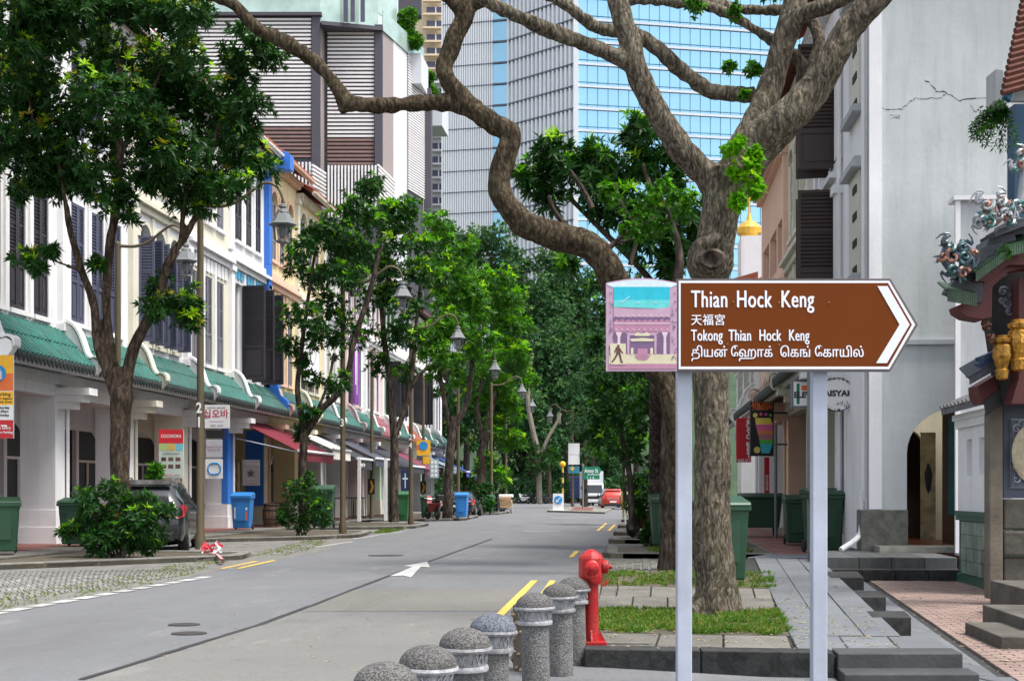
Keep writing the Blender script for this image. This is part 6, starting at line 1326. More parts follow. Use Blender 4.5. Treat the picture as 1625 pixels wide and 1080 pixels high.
# beacon, keep-left sign, street name sign, boards on the lamp
q = G(893,808); t = thing('crossing_beacon', 'black and white banded post topped by a yellow globe', 'beacon', tuple(q)); 
for k in range(8): b = MB(); b.lathe((q.x,q.y,0), [(.08,k*.42),(.08,k*.42+.418)], 12); b.build('band', yellowp if k % 2 else black, t)
b = MB(); b.lathe((q.x,q.y,3.6), [(.02,-.24)]+[(.24*cos(R(a)), .24*sin(R(a))) for a in range(-80, 90, 20)]+[(.02,.24)], 14); b.build('globe', mat('beacon_yellow', (.8,.45,.02), rough=.4), t, smooth=True)
q = G(886,812); t = thing('keep_left_sign', 'low white board with a blue disc and white arrow on the islet', 'sign', tuple(q)); b = MB(); b.box((q.x,q.y,.7),(.75,.08,1.2)); b.build('board', white, t); b = MB(); b.box((q.x,q.y,.07),(1.3,.4,.12)); b.build('base', white, t)
b = MB(); b.lathe((0,0,0), [(.29,0),(.29,.02)], 20); b.v = [(q.x+x, q.y-.06-z, .85+y) for x, y, z in b.v]; b.build('disc', mat('sign_blue', (.02,.25,.6), bump=0), t)
b = MB(); b.poly([(q.x+.14,q.y-.09,1.03),(q.x+.17,q.y-.09,.99),(q.x-.04,q.y-.09,.78),(q.x+.04,q.y-.09,.71),(q.x-.16,q.y-.09,.69),(q.x-.15,q.y-.09,.88),(q.x-.09,q.y-.09,.82)], (0,.008,0)); b.build('arrow', white, t)
isl = ngon_sheet('traffic_islet', [tuple(G(868,812)),tuple(G(960,815)),tuple(G(975,806)),tuple(G(930,803)),tuple(G(880,806))], -.1, .12, kerbm); ngon_sheet('red_paving', [tuple(G(905,812)),tuple(G(940,813)),tuple(G(942,807)),tuple(G(912,806))], .1, .126, redtile, parent=isl, kind=None)
grn = mat('sign_green', (.005,.2,.11), rough=.4, bump=0)
q = W(925,HY,108); t = thing('street_name_sign', 'green street name sign Amoy St on a grey pole by the truck', 'sign', (q.x,q.y,0)); ORG[t.name] = (0,0,0); t.rotation_euler = (0,0,YAW)
k_ = 108/F; b = MB(); b.lathe((0,0,0), [(.08,0),(.08,3.6)], 10); b.build('pole', lampgrey, t)
b = MB(); z0, z1 = zat(752,108), zat(740,108); b.poly([(.05,-.1,z0),(1.25,-.1,z0),(1.45,-.1,(z0+z1)/2),(1.25,-.1,z1),(.05,-.1,z1)], (0,.04,0)); b.build('plate', grn, t); b = MB(); b.bx(.05,1.3,-.1,-.06,zat(760,108),zat(753,108)); b.build('plate', grn, t)
textobj('Amoy St', .42, white, t, (.12,-.105,z0+.13), xs=.72, bold=.008); textobj('1  ▪  6', .26, white, t, (.3,-.105,zat(760,108)+.05), xs=.8, bold=.006)
q = W(911,HY,117.6); t = thing('traffic_board', 'two blank white boards mounted on the right street lamp', 'sign', (q.x,q.y,0)); b = MB(); b.box((q.x,q.y-.15,zat(712,117.6)),(.95,.05,.95)); b.box((q.x,q.y-.15,zat(729,117.6)),(.95,.05,.82)); b.build('board', white, t)
t = thing('warning_board', 'small blue board with a yellow diamond below the white boards', 'sign', (q.x,q.y,0)); b = MB(); b.box((q.x,q.y-.15,zat(745,117.6)),(.95,.05,.6)); b.build('board', mat('board_teal', (.03,.2,.28), bump=0), t); b = MB(); c = (q.x-.15, q.y-.19, zat(743,117.6)); b.poly([(c[0]-.2,c[1],c[2]),(c[0],c[1],c[2]+.2),(c[0]+.2,c[1],c[2]),(c[0],c[1],c[2]-.2)], (0,.01,0)); b.build('diamond', yellowp, t)
q = W(996,HY,60); t = thing('parking_notice', 'white notice board hanging from a slim pole on the right kerb', 'sign', (q.x,q.y,0)); b = MB(); b.tube([(q.x-.1,q.y,0),(q.x-.1,q.y,zat(728,60))], .035, 8); b.build('pole', white, t); b = MB(); b.box((q.x+.06,q.y-.06,zat(740,60)),(.32,.03,.72)); b.build('board', white, t); b = MB(); b.box((q.x+.06,q.y-.08,zat(736,60)),(.2,.01,.16)); b.box((q.x+.06,q.y-.08,zat(743,60)),(.2,.01,.14)); b.build('print', lampgrey, t)
# barricade tape at the first lamp
q = G(322,874,.13); t = thing('barricade_tape', 'crumpled red and white tape around the nearest lamp foot', 'tape', tuple(q)); random.seed(4)
for m_, n_ in ((mat('tape_red', (.6,.03,.05), bump=0), 14), (white, 14)):
    b = MB()
    for k in range(n_):
        x, y, z = q.x+random.uniform(.0,.4), q.y+random.uniform(-.2,.05), q.z+random.uniform(0,.16); d = Vector((random.uniform(-1,1), random.uniform(-.5,.5), random.uniform(-.6,.6))).normalized()*.09; u_ = Vector((random.uniform(-.3,.3), 0, 1)).normalized()*.03
        p = Vector((x,y,z)); b.add([p-d-u_, p+d-u_, p+d+u_+Vector((0,.04,0)), p-d+u_], [(0,1,2,3)])
    b.build('tape_strip', m_, t)
b = MB(); P = [G(330,876,.14), G(342,878,.15), G(350,886,.14), G(352,892,.02)]; 
for a, c in zip(P[:-1], P[1:]): b.add([a, c, c+Vector((.05,.03,.0)), a+Vector((.05,.03,.0))], [(0,1,2,3)])
b.build('tape_strip', mat('tape_pink', (.6,.25,.27), var=.8, scale=14, bump=0), t); random.seed(7)
# ------------------------------------------------ signs of the left side
def board(name, label, cat, px0, py0, px1, py1, D, m, th=.06, yaw=YAW, group=None):
    a = W(px0, py0, D); c = W(px1, py1, D); ctr = (a+c)/2; t = thing(name, label, cat, tuple(ctr), group); ORG[t.name] = (0,0,0); t.rotation_euler = (0,0,yaw)
    w = (px1-px0)*D/F; h = (py1-py0)*D/F; b = MB(); b.bx(-w/2,w/2,0,th,-h/2,h/2); b.build('board', m, t); return t, w, h
def band(t, w, h, y0, y1, m, x0=0, x1=1, e=.004, name='print'):
    b = MB(); b.bx(-w/2+w*x0, -w/2+w*x1, -e, -e+.0035, h/2-h*y1, h/2-h*y0); return b.build(name, m, t)
ylw = mat('sign_yellow', (.85,.45,.02), rough=.5, bump=0); orr = mat('sign_orange', (.75,.16,.03), rough=.5, bump=0); sblue = mat('sign_blue', (.02,.1,.35)); sred = mat('sign_red', (.55,.02,.03), rough=.5, bump=0); dk = mat('print_dark', (.03,.03,.04), bump=0)
t, w, h = board('parking_board', 'tall parking board in yellow, orange, white and red at the left edge', 'sign', -28, 563, 21, 695, 31, white)
band(t,w,h,0,.22,ylw); band(t,w,h,.22,.43,orr,e=.005); band(t,w,h,.44,.6,ylw); band(t,w,h,.78,1,sred)
b = MB(); b.lathe((0,0,0), [(w*.27,0),(w*.27,.01)], 24); b.v = [(-.0+x, -.008-z, h*.5-h*.22+y) for x, y, z in b.v]; b.build('disc', sblue, t)
textobj('P', .3, white, t, (-.02,-.022,h*.24), bold=.012, align='CENTER')
for s_, yy, sz, mm in (('Parking', .49, .11, dk), ('Short Season', .535, .075, dk), ('Permit Zone', .575, .075, dk), ('Saturday', .645, .08, dk), ('8.30am', .69, .08, dk), ('Monday', .735, .08, dk), ('No Entry', .89, .09, white), ('Season Parking', .94, .07, white)): textobj(s_, sz, mm, t, (w*.18,-.008,h*(.5-yy)), bold=.002, align='CENTER')
b = MB(); b.poly([(w*.1,-.01,h*(.5-.84)),(w*.3,-.01,h*(.5-.84)),(w*.3,-.01,h*(.5-.865)),(w*.1,-.01,h*(.5-.855))], (0,.005,0)); b.build('print', white, t)
t, w, h = board('menu_board', 'tall menu board with a red head and six dish pictures on a white pillar', 'sign', 252, 681, 291, 757, 41.0, mat('board_mint', (.5,.6,.55), bump=0))
band(t,w,h,0,.29,sred); 
for i, c_ in enumerate(((.4,.55,.2),(.55,.4,.1),(.15,.45,.55))): band(t,w,h,.3,.44,mat('tab%d' % i, c_, bump=0),i/3+.01,(i+1)/3-.01)
for r_ in range(2):
    for c_ in range(3): band(t,w,h,.58+r_*.15,.66+r_*.15,mat('dish_brown', (.12,.06,.05), var=.7, scale=30, bump=0),.1+c_*.29,.3+c_*.29)
textobj('COCOROKA', .13, white, t, (0,-.008,h*(.5-.17)), xs=.8, bold=.002, align='CENTER'); textobj('COMING SOON', .07, dk, t, (0,-.008,h*(.5-.52)), align='CENTER'); textobj('Menu & Lunch', .09, sred, t, (0,-.008,h*(.5-.97)), align='CENTER')
t, w, h = board('korean_sign', 'white box sign with red Korean lettering on the pillar', 'sign', 325, 642, 362, 679, 45, white, .3)
textobj('십오바', .3, mat('korean_red', (.5,.05,.12), bump=0), t, (-.02,-.008,-.02), bold=.006, align='CENTER'); textobj('KOREAN BBQ BAR', .07, dk, t, (0,-.008,.26), align='CENTER'); textobj('10:00 - 22:00', .08, dk, t, (0,-.008,-.32), align='CENTER'); band(t,w,h,.7,.73,mat('line_mauve', (.4,.3,.5), bump=0),.2,.8)
t, w, h = board('pillar_screen', 'small black display under the Korean box sign', 'screen', 327, 682, 356, 695, 45, black)
t, w, h = board('letter_sign', 'white plaque with a large dark blue ring monogram on the pillar', 'sign', 326, 728, 353, 759, 45, white)
b = MB(); 
for s_, dx in ((0, -.02), (1, .05)):
    P = [(dx+cos(a)*.17, -.012, sin(a)*.19) for a in [R(50+k*13) if s_ == 0 else R(-130+k*13) for k in range(21)]]; b.tube(P, .022, 6)
b.build('ring_letter', sblue, t)
t, w, h = board('faded_poster', 'pale faded poster above the blue ring plaque', 'poster', 327, 697, 353, 725, 45, mat('poster_grey', (.5,.5,.55), bump=0), .01); textobj('Happy Hours\nSpecial Set', .1, mat('faint_red', (.45,.25,.28), bump=0), t, (0,-.008,.03), align='CENTER')
t, w, h = board('wall_poster', 'framed poster with a star shape inside the blue doorway', 'poster', 385, 729, 412, 770, 51, mat('poster_tan', (.12,.11,.12), bump=0)); b = MB(); star(b, (0,-.02,0), .16, .01); b.build('star', mat('tan_print', (.02,.02,.03), bump=0), t); textobj('CRAFT BEER', .11, mat('tan_print2', (.3,.27,.25), bump=0), t, (0,-.008,.27), align='CENTER'); textobj('HAPPY\nHOUR', .11, MATS['tan_print2'], t, (0,-.008,-.27), align='CENTER')
t, w, h = board('parking_board', 'yellow and orange parking board far down the left pavement', 'sign', 661, 698, 683, 722, 80, ylw); band(t,w,h,.3,.65,orr,0,.6); b = MB(); b.lathe((0,0,0), [(.26,0),(.26,.01)], 20); b.v = [(x, -.008-z, h*.12+y) for x, y, z in b.v]; b.build('disc', sblue, t)
t2, w, h = board('parking_board', 'small yellow board under the far parking board', 'sign', 671, 724, 683, 736, 80, ylw)
t, w, h = board('blue_board', 'pale blue vertical board with rows of white characters by the far trunk', 'sign', 682, 728, 696, 758, 80, mat('board_blue_grey', (.3,.42,.48), bump=0))
for k in range(4): band(t,w,h,.08+k*.23,.24+k*.23,white,.15,.42); band(t,w,h,.08+k*.23,.24+k*.23,white,.55,.85)
t, w, h = board('blackboard_sign', 'dark board with a pale cross shape among the black awnings', 'sign', 636, 745, 650, 781, 66, navy); band(t,w,h,.15,.8,paleb,.45,.55); band(t,w,h,.35,.42,paleb,.2,.8)
# ------------------------------------------------ awnings (left)
def awning(label, Y0, Y1, x0, x1, z0, z1, m, bar=white, val=.3, group='canvas awnings over the shopfronts'):
    t = thing('awning', label, 'awning', (x0,Y0,0), group); b = MB(); b.poly([(x0,Y0,z1),(x1,Y0,z0),(x1,Y0,z0+.03),(x0,Y0,z1+.03)], (0,Y1-Y0,0)); b.poly([(x1,Y0,z0-val),(x1+.02,Y0,z0-val),(x1+.02,Y0,z0+.02),(x1,Y0,z0+.02)], (0,Y1-Y0,0)); b.build('canvas', m, t)
    b = MB(); b.tube([(x1+.03,Y0-.02,z0+.03),(x1+.03,Y1+.02,z0+.03)], .055, 8); b.build('front_bar', bar, t)
    for y in (Y0+.05, Y1-.05): b = MB(); b.tube([(x0,y,z1-.7),(x1-.05,y,z0-.02)], .025, 6); b.build('arm', steel, t)
    b = MB(); n = int((Y1-Y0)/.28)
    for k in range(n): y = Y0+k*(Y1-Y0)/n; b.poly([(x1+.021,y,z0-val),(x1+.021,y+(Y1-Y0)/n/2,z0-val-.07),(x1+.021,y+(Y1-Y0)/n,z0-val),(x1+.021,y+(Y1-Y0)/n,z0-val+.02),(x1+.021,y,z0-val+.02)], (.006,0,0))
    b.build('valance', m, t); return t
awning('crimson awning projecting from the blue and cream fronts', 50.3, 56.2, -15.0, -12.6, 2.95, 4.15, fab_red)
awning('white awning just beyond the crimson one', 57.0, 60.5, -15.0, -12.8, 3.2, 4.2, fab_wh, mat('grey_bar', (.4,.4,.42)), .35)
a3 = awning('black awning with small white print, nearest of the dark ones', 61.0, 64.4, -15.0, -12.6, 2.9, 4.1, fab_dk, white, .4)
awning('dark blue grey awning with a white bar, second of the dark ones', 64.8, 68.5, -15.0, -12.5, 3.0, 4.2, mat('slate_canvas', (.06,.065,.09), rough=.8), white)
awning('large black awning behind the post', 69.2, 74, -15.0, -12.2, 2.7, 4.1, fab_dk, black)
awning('black awning partly hidden by the third tree', 74.5, 79, -15.0, -12.4, 2.8, 4.0, fab_dk, white)
awning('maroon awning by the far parking board', 80, 85, -15.0, -12.4, 2.7, 4.0, fab_mar, fab_mar)
awning('pale blue awning beyond the maroon one', 91, 95, -15.0, -12.6, 3.0, 4.0, mat('pale_canvas', (.4,.5,.58)), white)
awning('blue and white striped awning at the far end', 97, 104, -15.0, -12.2, 2.8, 4.1, mat('blue_canvas', (.03,.08,.3), rough=.8), white)
to = textobj('ginger bar', .28, white, a3, (2.41,3.1,2.62), rot=(pi/2,0,pi/2), bold=.006); to.rotation_euler = (pi/2,0,pi/2); to.location = (2.43,.6,2.6)
for px, D, lab in ((612,64,'slim white post under the black awnings'),(570,62,'white door post between the black awnings')):
    q = W(px, HY, D); b = MB(); b.bx(q.x-.07,q.x+.07,q.y-.05,q.y+.05,.12,3.0); o = b.build('awning_post', white); tag(o, lab, 'post', 'posts under the awnings')
# stools and tables under black awnings
for i, (x, y) in enumerate(((-13.9,63.2),(-14.1,66.1),(-13.8,67.4))):
    t = thing('bar_table', ['tall dark bar table under the nearest black awning','tall dark bar table under the second black awning','tall dark bar table beyond the white post'][i], 'table', (x,y,.12), 'bar tables outside'); b = MB(); b.box((x,y,1.15),(.6,.6,.05)); b.build('table_top', black, t); b = MB()
    for sx in (-1,1):
        for sy in (-1,1): b.tube([(x+sx*.26,y+sy*.26,.12),(x+sx*.24,y+sy*.24,1.13)], .02, 6)
    b.build('leg', black, t)
# ------------------------------------------------ signs of the right side
t, w, h = board('mart_sign', 'crimson vertical sign with white letters KORYO MART', 'sign', 1169, 663, 1192, 733, 44, sred, .15)
for k, ch in enumerate('KORYO'): textobj(ch, .2, white, t, (w*.33,-.008,h*(.5-.13-.085*k)), bold=.008, align='CENTER')
for k, ch in enumerate('MART'): textobj(ch, .2, white, t, (w*.33,-.008,h*(.5-.64-.085*k)), bold=.008, align='CENTER')
textobj('T 6423 0113', .13, white, t, (-.02,-.008,-h*.49), xs=.8, bold=.003, align='CENTER')
t, w, h = board('therapy_sign', 'black vertical sign with a multicoloured foot print and orange words ANCIENT THERAPY', 'sign', 1191, 637, 1228, 723, 40, black, .18)
textobj('ANCIENT', .17, orr, t, (0,-.008,h*(.5-.085)), xs=.85, bold=.006, align='CENTER'); textobj('THERAPY', .17, orr, t, (0,-.008,h*(.5-.155)), xs=.85, bold=.006, align='CENTER')
cols = [(.8,.6,.1),(.7,.12,.3),(.75,.25,.1),(.5,.2,.2),(.1,.5,.08),(.05,.5,.6)]; ys = [.3,.42,.53,.6,.7,.78,.95]
for k in range(6):
    x0, x1 = (.2,.92) if k == 0 else ((.3,.95) if k < 3 else (.42,.96)); b = MB(); f0, f1 = ys[k], ys[k+1]; n = 6
    L_ = lambda f: .2+.22*max(0, (f-.38))/.4 if f < .78 else .4+.08*(f-.78)/.17; R_ = lambda f: .95-.1*max(0, .36-f)/.06-.14*max(0, f-.88)/.07
    pts = [(L_(f0),f0),(R_(f0),f0),(R_(f1),f1),(L_(f1),f1)]; b.poly([(-w/2+w*x, -.006, h/2-h*y) for x, y in pts], (0,.005,0)); b.build('foot_band', mat('foot%d' % k, cols[k], bump=0), t)
for x, y, r, c in ((.2,.25,.1,(.8,.65,.15)),(.44,.23,.07,(.7,.12,.3)),(.66,.235,.06,(.7,.15,.35)),(.85,.25,.06,(.1,.5,.1)),(.28,.89,.14,(.75,.6,.15))):
    b = MB(); b.lathe((0,0,0), [(r*w,0),(r*w,.008)], 14); b.v = [(-w/2+w*x+xx, -.006-z, h/2-h*y+yy) for xx, yy, z in b.v]; b.build('toe_disc', mat('toe%.2f' % x, c, bump=0), t)
b = MB(); b.bx(w/2,w/2+.4,.05,.09,h*.28,h*.31); b.bx(w/2,w/2+.4,.05,.09,-h*.3,-h*.27); b.build('bracket', black, t)
t, w, h = board('convenience_sign', 'white lit box sign with green, orange and red stripes on the right pillar', 'sign', 1257, 603, 1316, 646, 31.0, lampgrey, .22)
band(t,w,h,.06,.94,white,.04,.96); grs = mat('stripe_green', (.01,.2,.1), bump=0); band(t,w,h,.12,.88,grs,.12,.2,.006); band(t,w,h,.2,.38,orr,.25,.62,.006); band(t,w,h,.4,.52,sred,.45,.62,.006); band(t,w,h,.52,.66,sred,.42,.55,.006); band(t,w,h,.66,.85,sred,.42,.52,.006); textobj('ELEVEn', .18, dk, t, (-.1,-.012,h*(.5-.64)), bold=.008, align='CENTER')
q = W(1328,626,29.6); t = thing('restaurant_sign', 'round white sign with black words RESTAURANT and ISYAH on an iron bracket', 'sign', tuple(q)); ORG[t.name] = (0,0,0); t.rotation_euler = (0,0,YAW); b = MB(); rr = 29*29.6/F; b.lathe((0,0,0), [(rr,-.04),(rr,.04)], 32); b.v = [(x,z,y*.92) for x,y,z in b.v]; b.build('disc', dk, t)
b = MB(); b.lathe((0,0,0), [(rr-.02,-.045),(rr-.02,.035)], 32); b.v = [(x,z,y*.92) for x,y,z in b.v]; b.build('face', white, t)
textobj('AISYAH', .17, dk, t, (.03,-.05,-.03), bold=.008, align='CENTER', xs=1.1); textobj('ﺣﻼﻝ', .13, dk, t, (.1,-.05,-.22), align='CENTER')
for s_, R0, sg_, st_ in (('RESTAURANT', .34, -1, 160), ('MUSLIM FOOD', .39, 1, 205)):
    for k, ch in enumerate(s_):
        a = R(st_+sg_*k*(15 if sg_ < 0 else 14)); to = textobj(ch, .085, dk, t, (cos(a)*R0,-.05,sin(a)*R0*.92), bold=.002, align='CENTER'); to.rotation_euler = (pi/2, -(a-pi/2) if sg_ < 0 else -(a+pi/2), 0)
b = MB(); b.bx(rr-.02,rr+.35,-.01,.02,.12,.15); b.bx(rr-.02,rr+.35,-.01,.02,-.15,-.12); b.build('bracket', black, t)
q = W(1284,HY,30.5); b = MB(); b.tube([(q.x,q.y,.12),(q.x,q.y,4.3)], .045, 10); tag(b.build('steel_pole', lampgrey), 'slim grey steel pole just left of the right sign post', 'post')
q = W(1231,HY,40); b = MB(); b.tube([(q.x,q.y,.12),(q.x,q.y,3.4)], .045, 10); tag(b.build('steel_pole', lampgrey), 'slim grey pole below the foot print sign', 'post')
t, w, h = board('red_banner', 'narrow red vertical banner with white lettering on the white wall', 'banner', 1213, 725, 1221, 782, 46, sred, .03); textobj('MASSAGE', .12, white, t, (.04,-.01,-.5), rot=(pi/2,-pi/2,0), bold=.003)
# person near the cone, walking away
def person(label, px, py, D, h, shirt, pants, rz=0):
    q = W(px, HY, D); t = thing('person', label, 'person', (q.x,q.y,0.0)); ORG[t.name] = (0,0,0); t.rotation_euler = (0,0,rz); s = h/1.72; skin = mat('skin', (.35,.2,.14), rough=.6, bump=0)
    V = [((0,0,.95),.15),((0,0,1.15),.14),((0,0,1.35),.17),((0,0,1.48),.08),((0,.01,1.56),.07),((0,.02,1.64),.1),
         ((-.09,0,.9),.1),((-.1,.06,.5),.07),((-.1,.0,.1),.05),((-.1,.12,.04),.04),((.09,0,.9),.1),((.1,-.02,.5),.07),((.11,-.16,.12),.05),((.11,-.06,.04),.04),
         ((-.2,0,1.4),.06),((-.26,.0,1.12),.05),((-.25,.12,.9),.04),((-.25,.15,.82),.035),((.2,0,1.4),.06),((.26,-.02,1.12),.05),((.25,.05,.9),.04),((.25,.08,.82),.035)]
    E = [(0,1),(1,2),(2,3),(3,4),(4,5),(0,6),(6,7),(7,8),(8,9),(0,10),(10,11),(11,12),(12,13),(2,14),(14,15),(15,16),(16,17),(2,18),(18,19),(19,20),(20,21)]
    me = bpy.data.meshes.new('body'); me.from_pydata([tuple(c*s for c in v[0]) for v in V], E, []); o = bpy.data.objects.new('body', me); COL.objects.link(o)
    m_ = o.modifiers.new('skin', 'SKIN'); sv = me.skin_vertices[0].data if me.skin_vertices else None
    if sv is None:
        bpy.context.view_layer.objects.active = o; bpy.ops.mesh.customdata_skin_add(); sv = me.skin_vertices[0].data
    for i, v in enumerate(V): sv[i].radius = (v[1]*s, v[1]*s*.8)
    sv[0].use_root = True; o.modifiers.new('sub', 'SUBSURF').levels = 1; bpy.context.view_layer.update()
    m2 = bpy.data.meshes.new_from_object(o.evaluated_get(bpy.context.evaluated_depsgraph_get())); bpy.data.objects.remove(o)
    for m3 in (skin, shirt, pants, black): m2.materials.append(m3)
    for p in m2.polygons:
        z = p.center.z/s; ax = abs(p.center.x/s)
        p.material_index = 3 if z < .09 else 2 if (z < .97 and ax < .19) else 1 if (z < 1.47 and not (ax > .2 and z < 1.15)) else 0; p.use_smooth = True
    o = bpy.data.objects.new('body', m2); COL.objects.link(o); o.parent = t
    b = MB(); b.lathe((0,-.005*s,1.68*s), [(.02,-.1),(.095,-.06),(.11,.0),(.09,.06),(.02,.09)], 12, s, s); b.build('hair', black, t, smooth=True)
person('person in a yellow green top walking on the right kerb', 992, 800, 72, 1.68, mat('shirt_olive', (.35,.35,.12)), mat('trousers_yellow', (.35,.3,.05)), 0)
# ------------------------------------------------ trees
def px_blobs(L, D, dz=1.6, k=1.0):
    out = []
    for x, y, r in L:
        d = D+random.uniform(-dz, dz)*min(1, r/50); out.append((tuple(W(x, y, d)), r*k*BK*D/F))
    return out
LK = .88; BK = 1.22
def limb(mb, pts, D, n=10, sub=5, dd=0, k=1):
    P = []; Rr = []
    for i, q in enumerate(pts):
        x, y, r = q[:3]; d = q[3] if len(q) > 3 else D; P.append(W(x, y, d)); Rr.append(r*LK*k*d/F)
    p, r = smoothpath(P, Rr, sub); mb.tube(p, r, n)
# the big forked tree behind the sign
Dm = 15.4; q = W(1130, 965, Dm); mt = thing('street_tree', 'big rough barked tree forking behind the brown sign', 'tree', (q.x,q.y,PZ))
mb = MB()
limb(mb, [(1146,988,46),(1142,960,40),(1134,915,36),(1130,850,35),(1130,760,33),(1129,650,32),(1127,560,32),(1127,480,31),(1130,430,32),(1134,385,35),(1142,340,34),(1150,300,36),(1155,270,42)], Dm, 20)
limb(mb, [(1150,310,34),(1120,275,26),(1080,235,24,Dm-.1),(1040,170,22,Dm-.2),(1010,110,21,Dm-.2),(998,60,20,Dm-.2),(982,10,18,Dm-.2),(975,-40,17,Dm-.2)], Dm, 16)
limb(mb, [(1000,100,18,Dm-.2),(960,82,15,Dm-.3),(900,60,14,Dm-.4),(840,35,13,Dm-.5),(780,5,13,Dm-.6),(740,-20,12,Dm-.7)], Dm, 12)
limb(mb, [(1150,305,34),(1175,250,32),(1200,195,26,Dm+.1),(1225,130,22,Dm+.2),(1243,70,22,Dm+.2),(1258,20,22,Dm+.2),(1270,-40,20,Dm+.2)], Dm, 14)
limb(mb, [(1150,300,36),(1190,245,40),(1240,195,36,Dm-.2),(1285,150,30,Dm-.3),(1320,95,26,Dm-.4),(1345,50,25,Dm-.4),(1385,5,24,Dm-.5),(1430,-40,22,Dm-.5)], Dm, 16)
limb(mb, [(1250,60,16,Dm+.2),(1275,22,14,Dm),(1320,8,14,Dm-.2),(1380,-25,13,Dm-.3)], Dm, 12)
limb(mb, [(1195,150,15,Dm+.4),(1150,148,14,Dm+.6),(1120,140,15,Dm+.6),(1080,110,14,Dm+.6),(1040,75,14,Dm+.5),(1000,50,13,Dm+.6),(950,45,11,Dm+.6),(900,10,10,Dm+.6),(850,-15,9,Dm+.6)], Dm, 12)
limb(mb, [(1240,70,13,Dm+.5),(1210,55,10,Dm+.6),(1170,30,9,Dm+.6),(1120,10,9,Dm+.6),(1050,2,9,Dm+.6),(980,0,8,Dm+.6)], Dm, 10)
limb(mb, [(1290,110,14,Dm+.4),(1300,60,12,Dm+.4),(1270,20,10,Dm+.6),(1180,15,9,Dm+.7),(1080,-8,8,Dm+.7)], Dm, 10)
limb(mb, [(1270,160,12,Dm+.5),(1275,115,13,Dm+.6),(1265,90,9,Dm+.6),(1240,75,8,Dm+.5)], Dm, 10)
mb.tube([W(1128,425,Dm-.02), W(1128,404,Dm-.33), W(1130,400,Dm-.42)], [.26,.24,.16], 16); mb.tube([W(1105,415,Dm-.3), W(1112,388,Dm-.38), W(1135,378,Dm-.4), W(1155,392,Dm-.36), W(1158,418,Dm-.3)], [.06,.08,.085,.08,.06], 10)
for dx, dy, ln in ((-60,10,.9),(-30,25,.7),(30,15,.6),(12,30,.6),(-75,-2,.7),(-45,18,.6)):
    limb(mb, [(1140,925,24,Dm),(1140+dx*.5,966+dy*.3,17,Dm-.1),(1142+dx*.95,980+dy*.4,9,Dm-.15),(1142+dx*1.35,988+dy*.6,2,Dm-.15)], Dm, 8)
fuse('trunk', mb, bark_main, mt, voxel=.024, disp=.021, dscale=6, smooth=3)
mb = MB(); mb.lathe((0,0,0), [(.02,0),(.15,0),(.16,.03),(.12,.06),(.02,.01)], 11, 1, .75); c = W(1130,412,Dm-.5); mb.v = [(c.x+x, c.y-z, c.z+y) for x, y, z in mb.v]; mb.build('healed_knot', bark_dk, mt)
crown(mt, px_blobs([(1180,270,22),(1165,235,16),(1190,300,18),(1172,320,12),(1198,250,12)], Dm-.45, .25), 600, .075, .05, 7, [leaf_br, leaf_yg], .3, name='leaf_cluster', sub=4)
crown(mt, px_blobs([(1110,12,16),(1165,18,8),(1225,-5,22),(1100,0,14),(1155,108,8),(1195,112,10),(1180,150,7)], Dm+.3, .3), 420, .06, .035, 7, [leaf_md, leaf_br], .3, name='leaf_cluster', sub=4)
for c_ in mt.children:
    if c_.name.startswith('leaf_cluster'): c_['kind'] = 'stuff'
# second tree behind, with the crooked branch over the road
D2 = 24.5; q = W(1082, 900, D2); m2t = thing('street_tree', 'brown tree whose crooked limb reaches over the road to the left', 'tree', (q.x,q.y,.1))
mb = MB()
limb(mb, [(1084,912,30),(1082,880,25),(1080,820,22),(1076,740,22),(1070,660,24),(1050,600,27),(1012,535,30),(988,480,33),(965,425,34),(930,388,32),(880,372,32),(835,358,30),(805,325,26),(790,290,26),(800,255,25),(810,215,26),(788,200,24),(755,178,23),(730,150,22),(706,115,20),(712,85,20),(735,30,21),(742,-10,20),(750,-60,19)], D2, 16, k=.8)
limb(mb, [(770,188,17),(725,168,14),(690,162,14),(640,165,14),(590,167,15),(552,162,15),(538,145,13),(520,118,13),(490,90,13),(450,66,13),(415,50,12),(392,30,11),(370,8,10),(330,-5,9),(300,-12,8)], D2, 12)
limb(mb, [(744,30,16),(720,5,14),(690,-20,14)], D2, 10); limb(mb, [(740,10,14),(770,0,12),(800,-20,12)], D2, 10)
limb(mb, [(548,160,12),(545,172,9),(542,178,5)], D2, 8)
fuse('trunk', mb, bark_mid, m2t, voxel=.04, disp=.035, dscale=3.5, smooth=4)
mb = MB(); limb(mb, [(1062,905,24),(1064,860,20),(1062,760,18),(1064,650,16),(1070,560,15),(1075,450,11),(1078,400,7),(1066,350,4),(1050,310,2)], D2+1.2, 10); 
for P in ([(965,395,6),(1000,365,3.5),(1040,345,2)], [(970,390,4),(1000,380,2.5),(1035,378,1.5)], [(900,362,7),(880,335,5),(870,310,3)], [(1000,420,5),(1010,370,4),(990,330,3),(975,290,2)], [(940,330,6),(925,300,5),(905,270,3)]): limb(mb, P, D2, 6)
mb.build('limb', bark_dk, m2t, smooth=True)
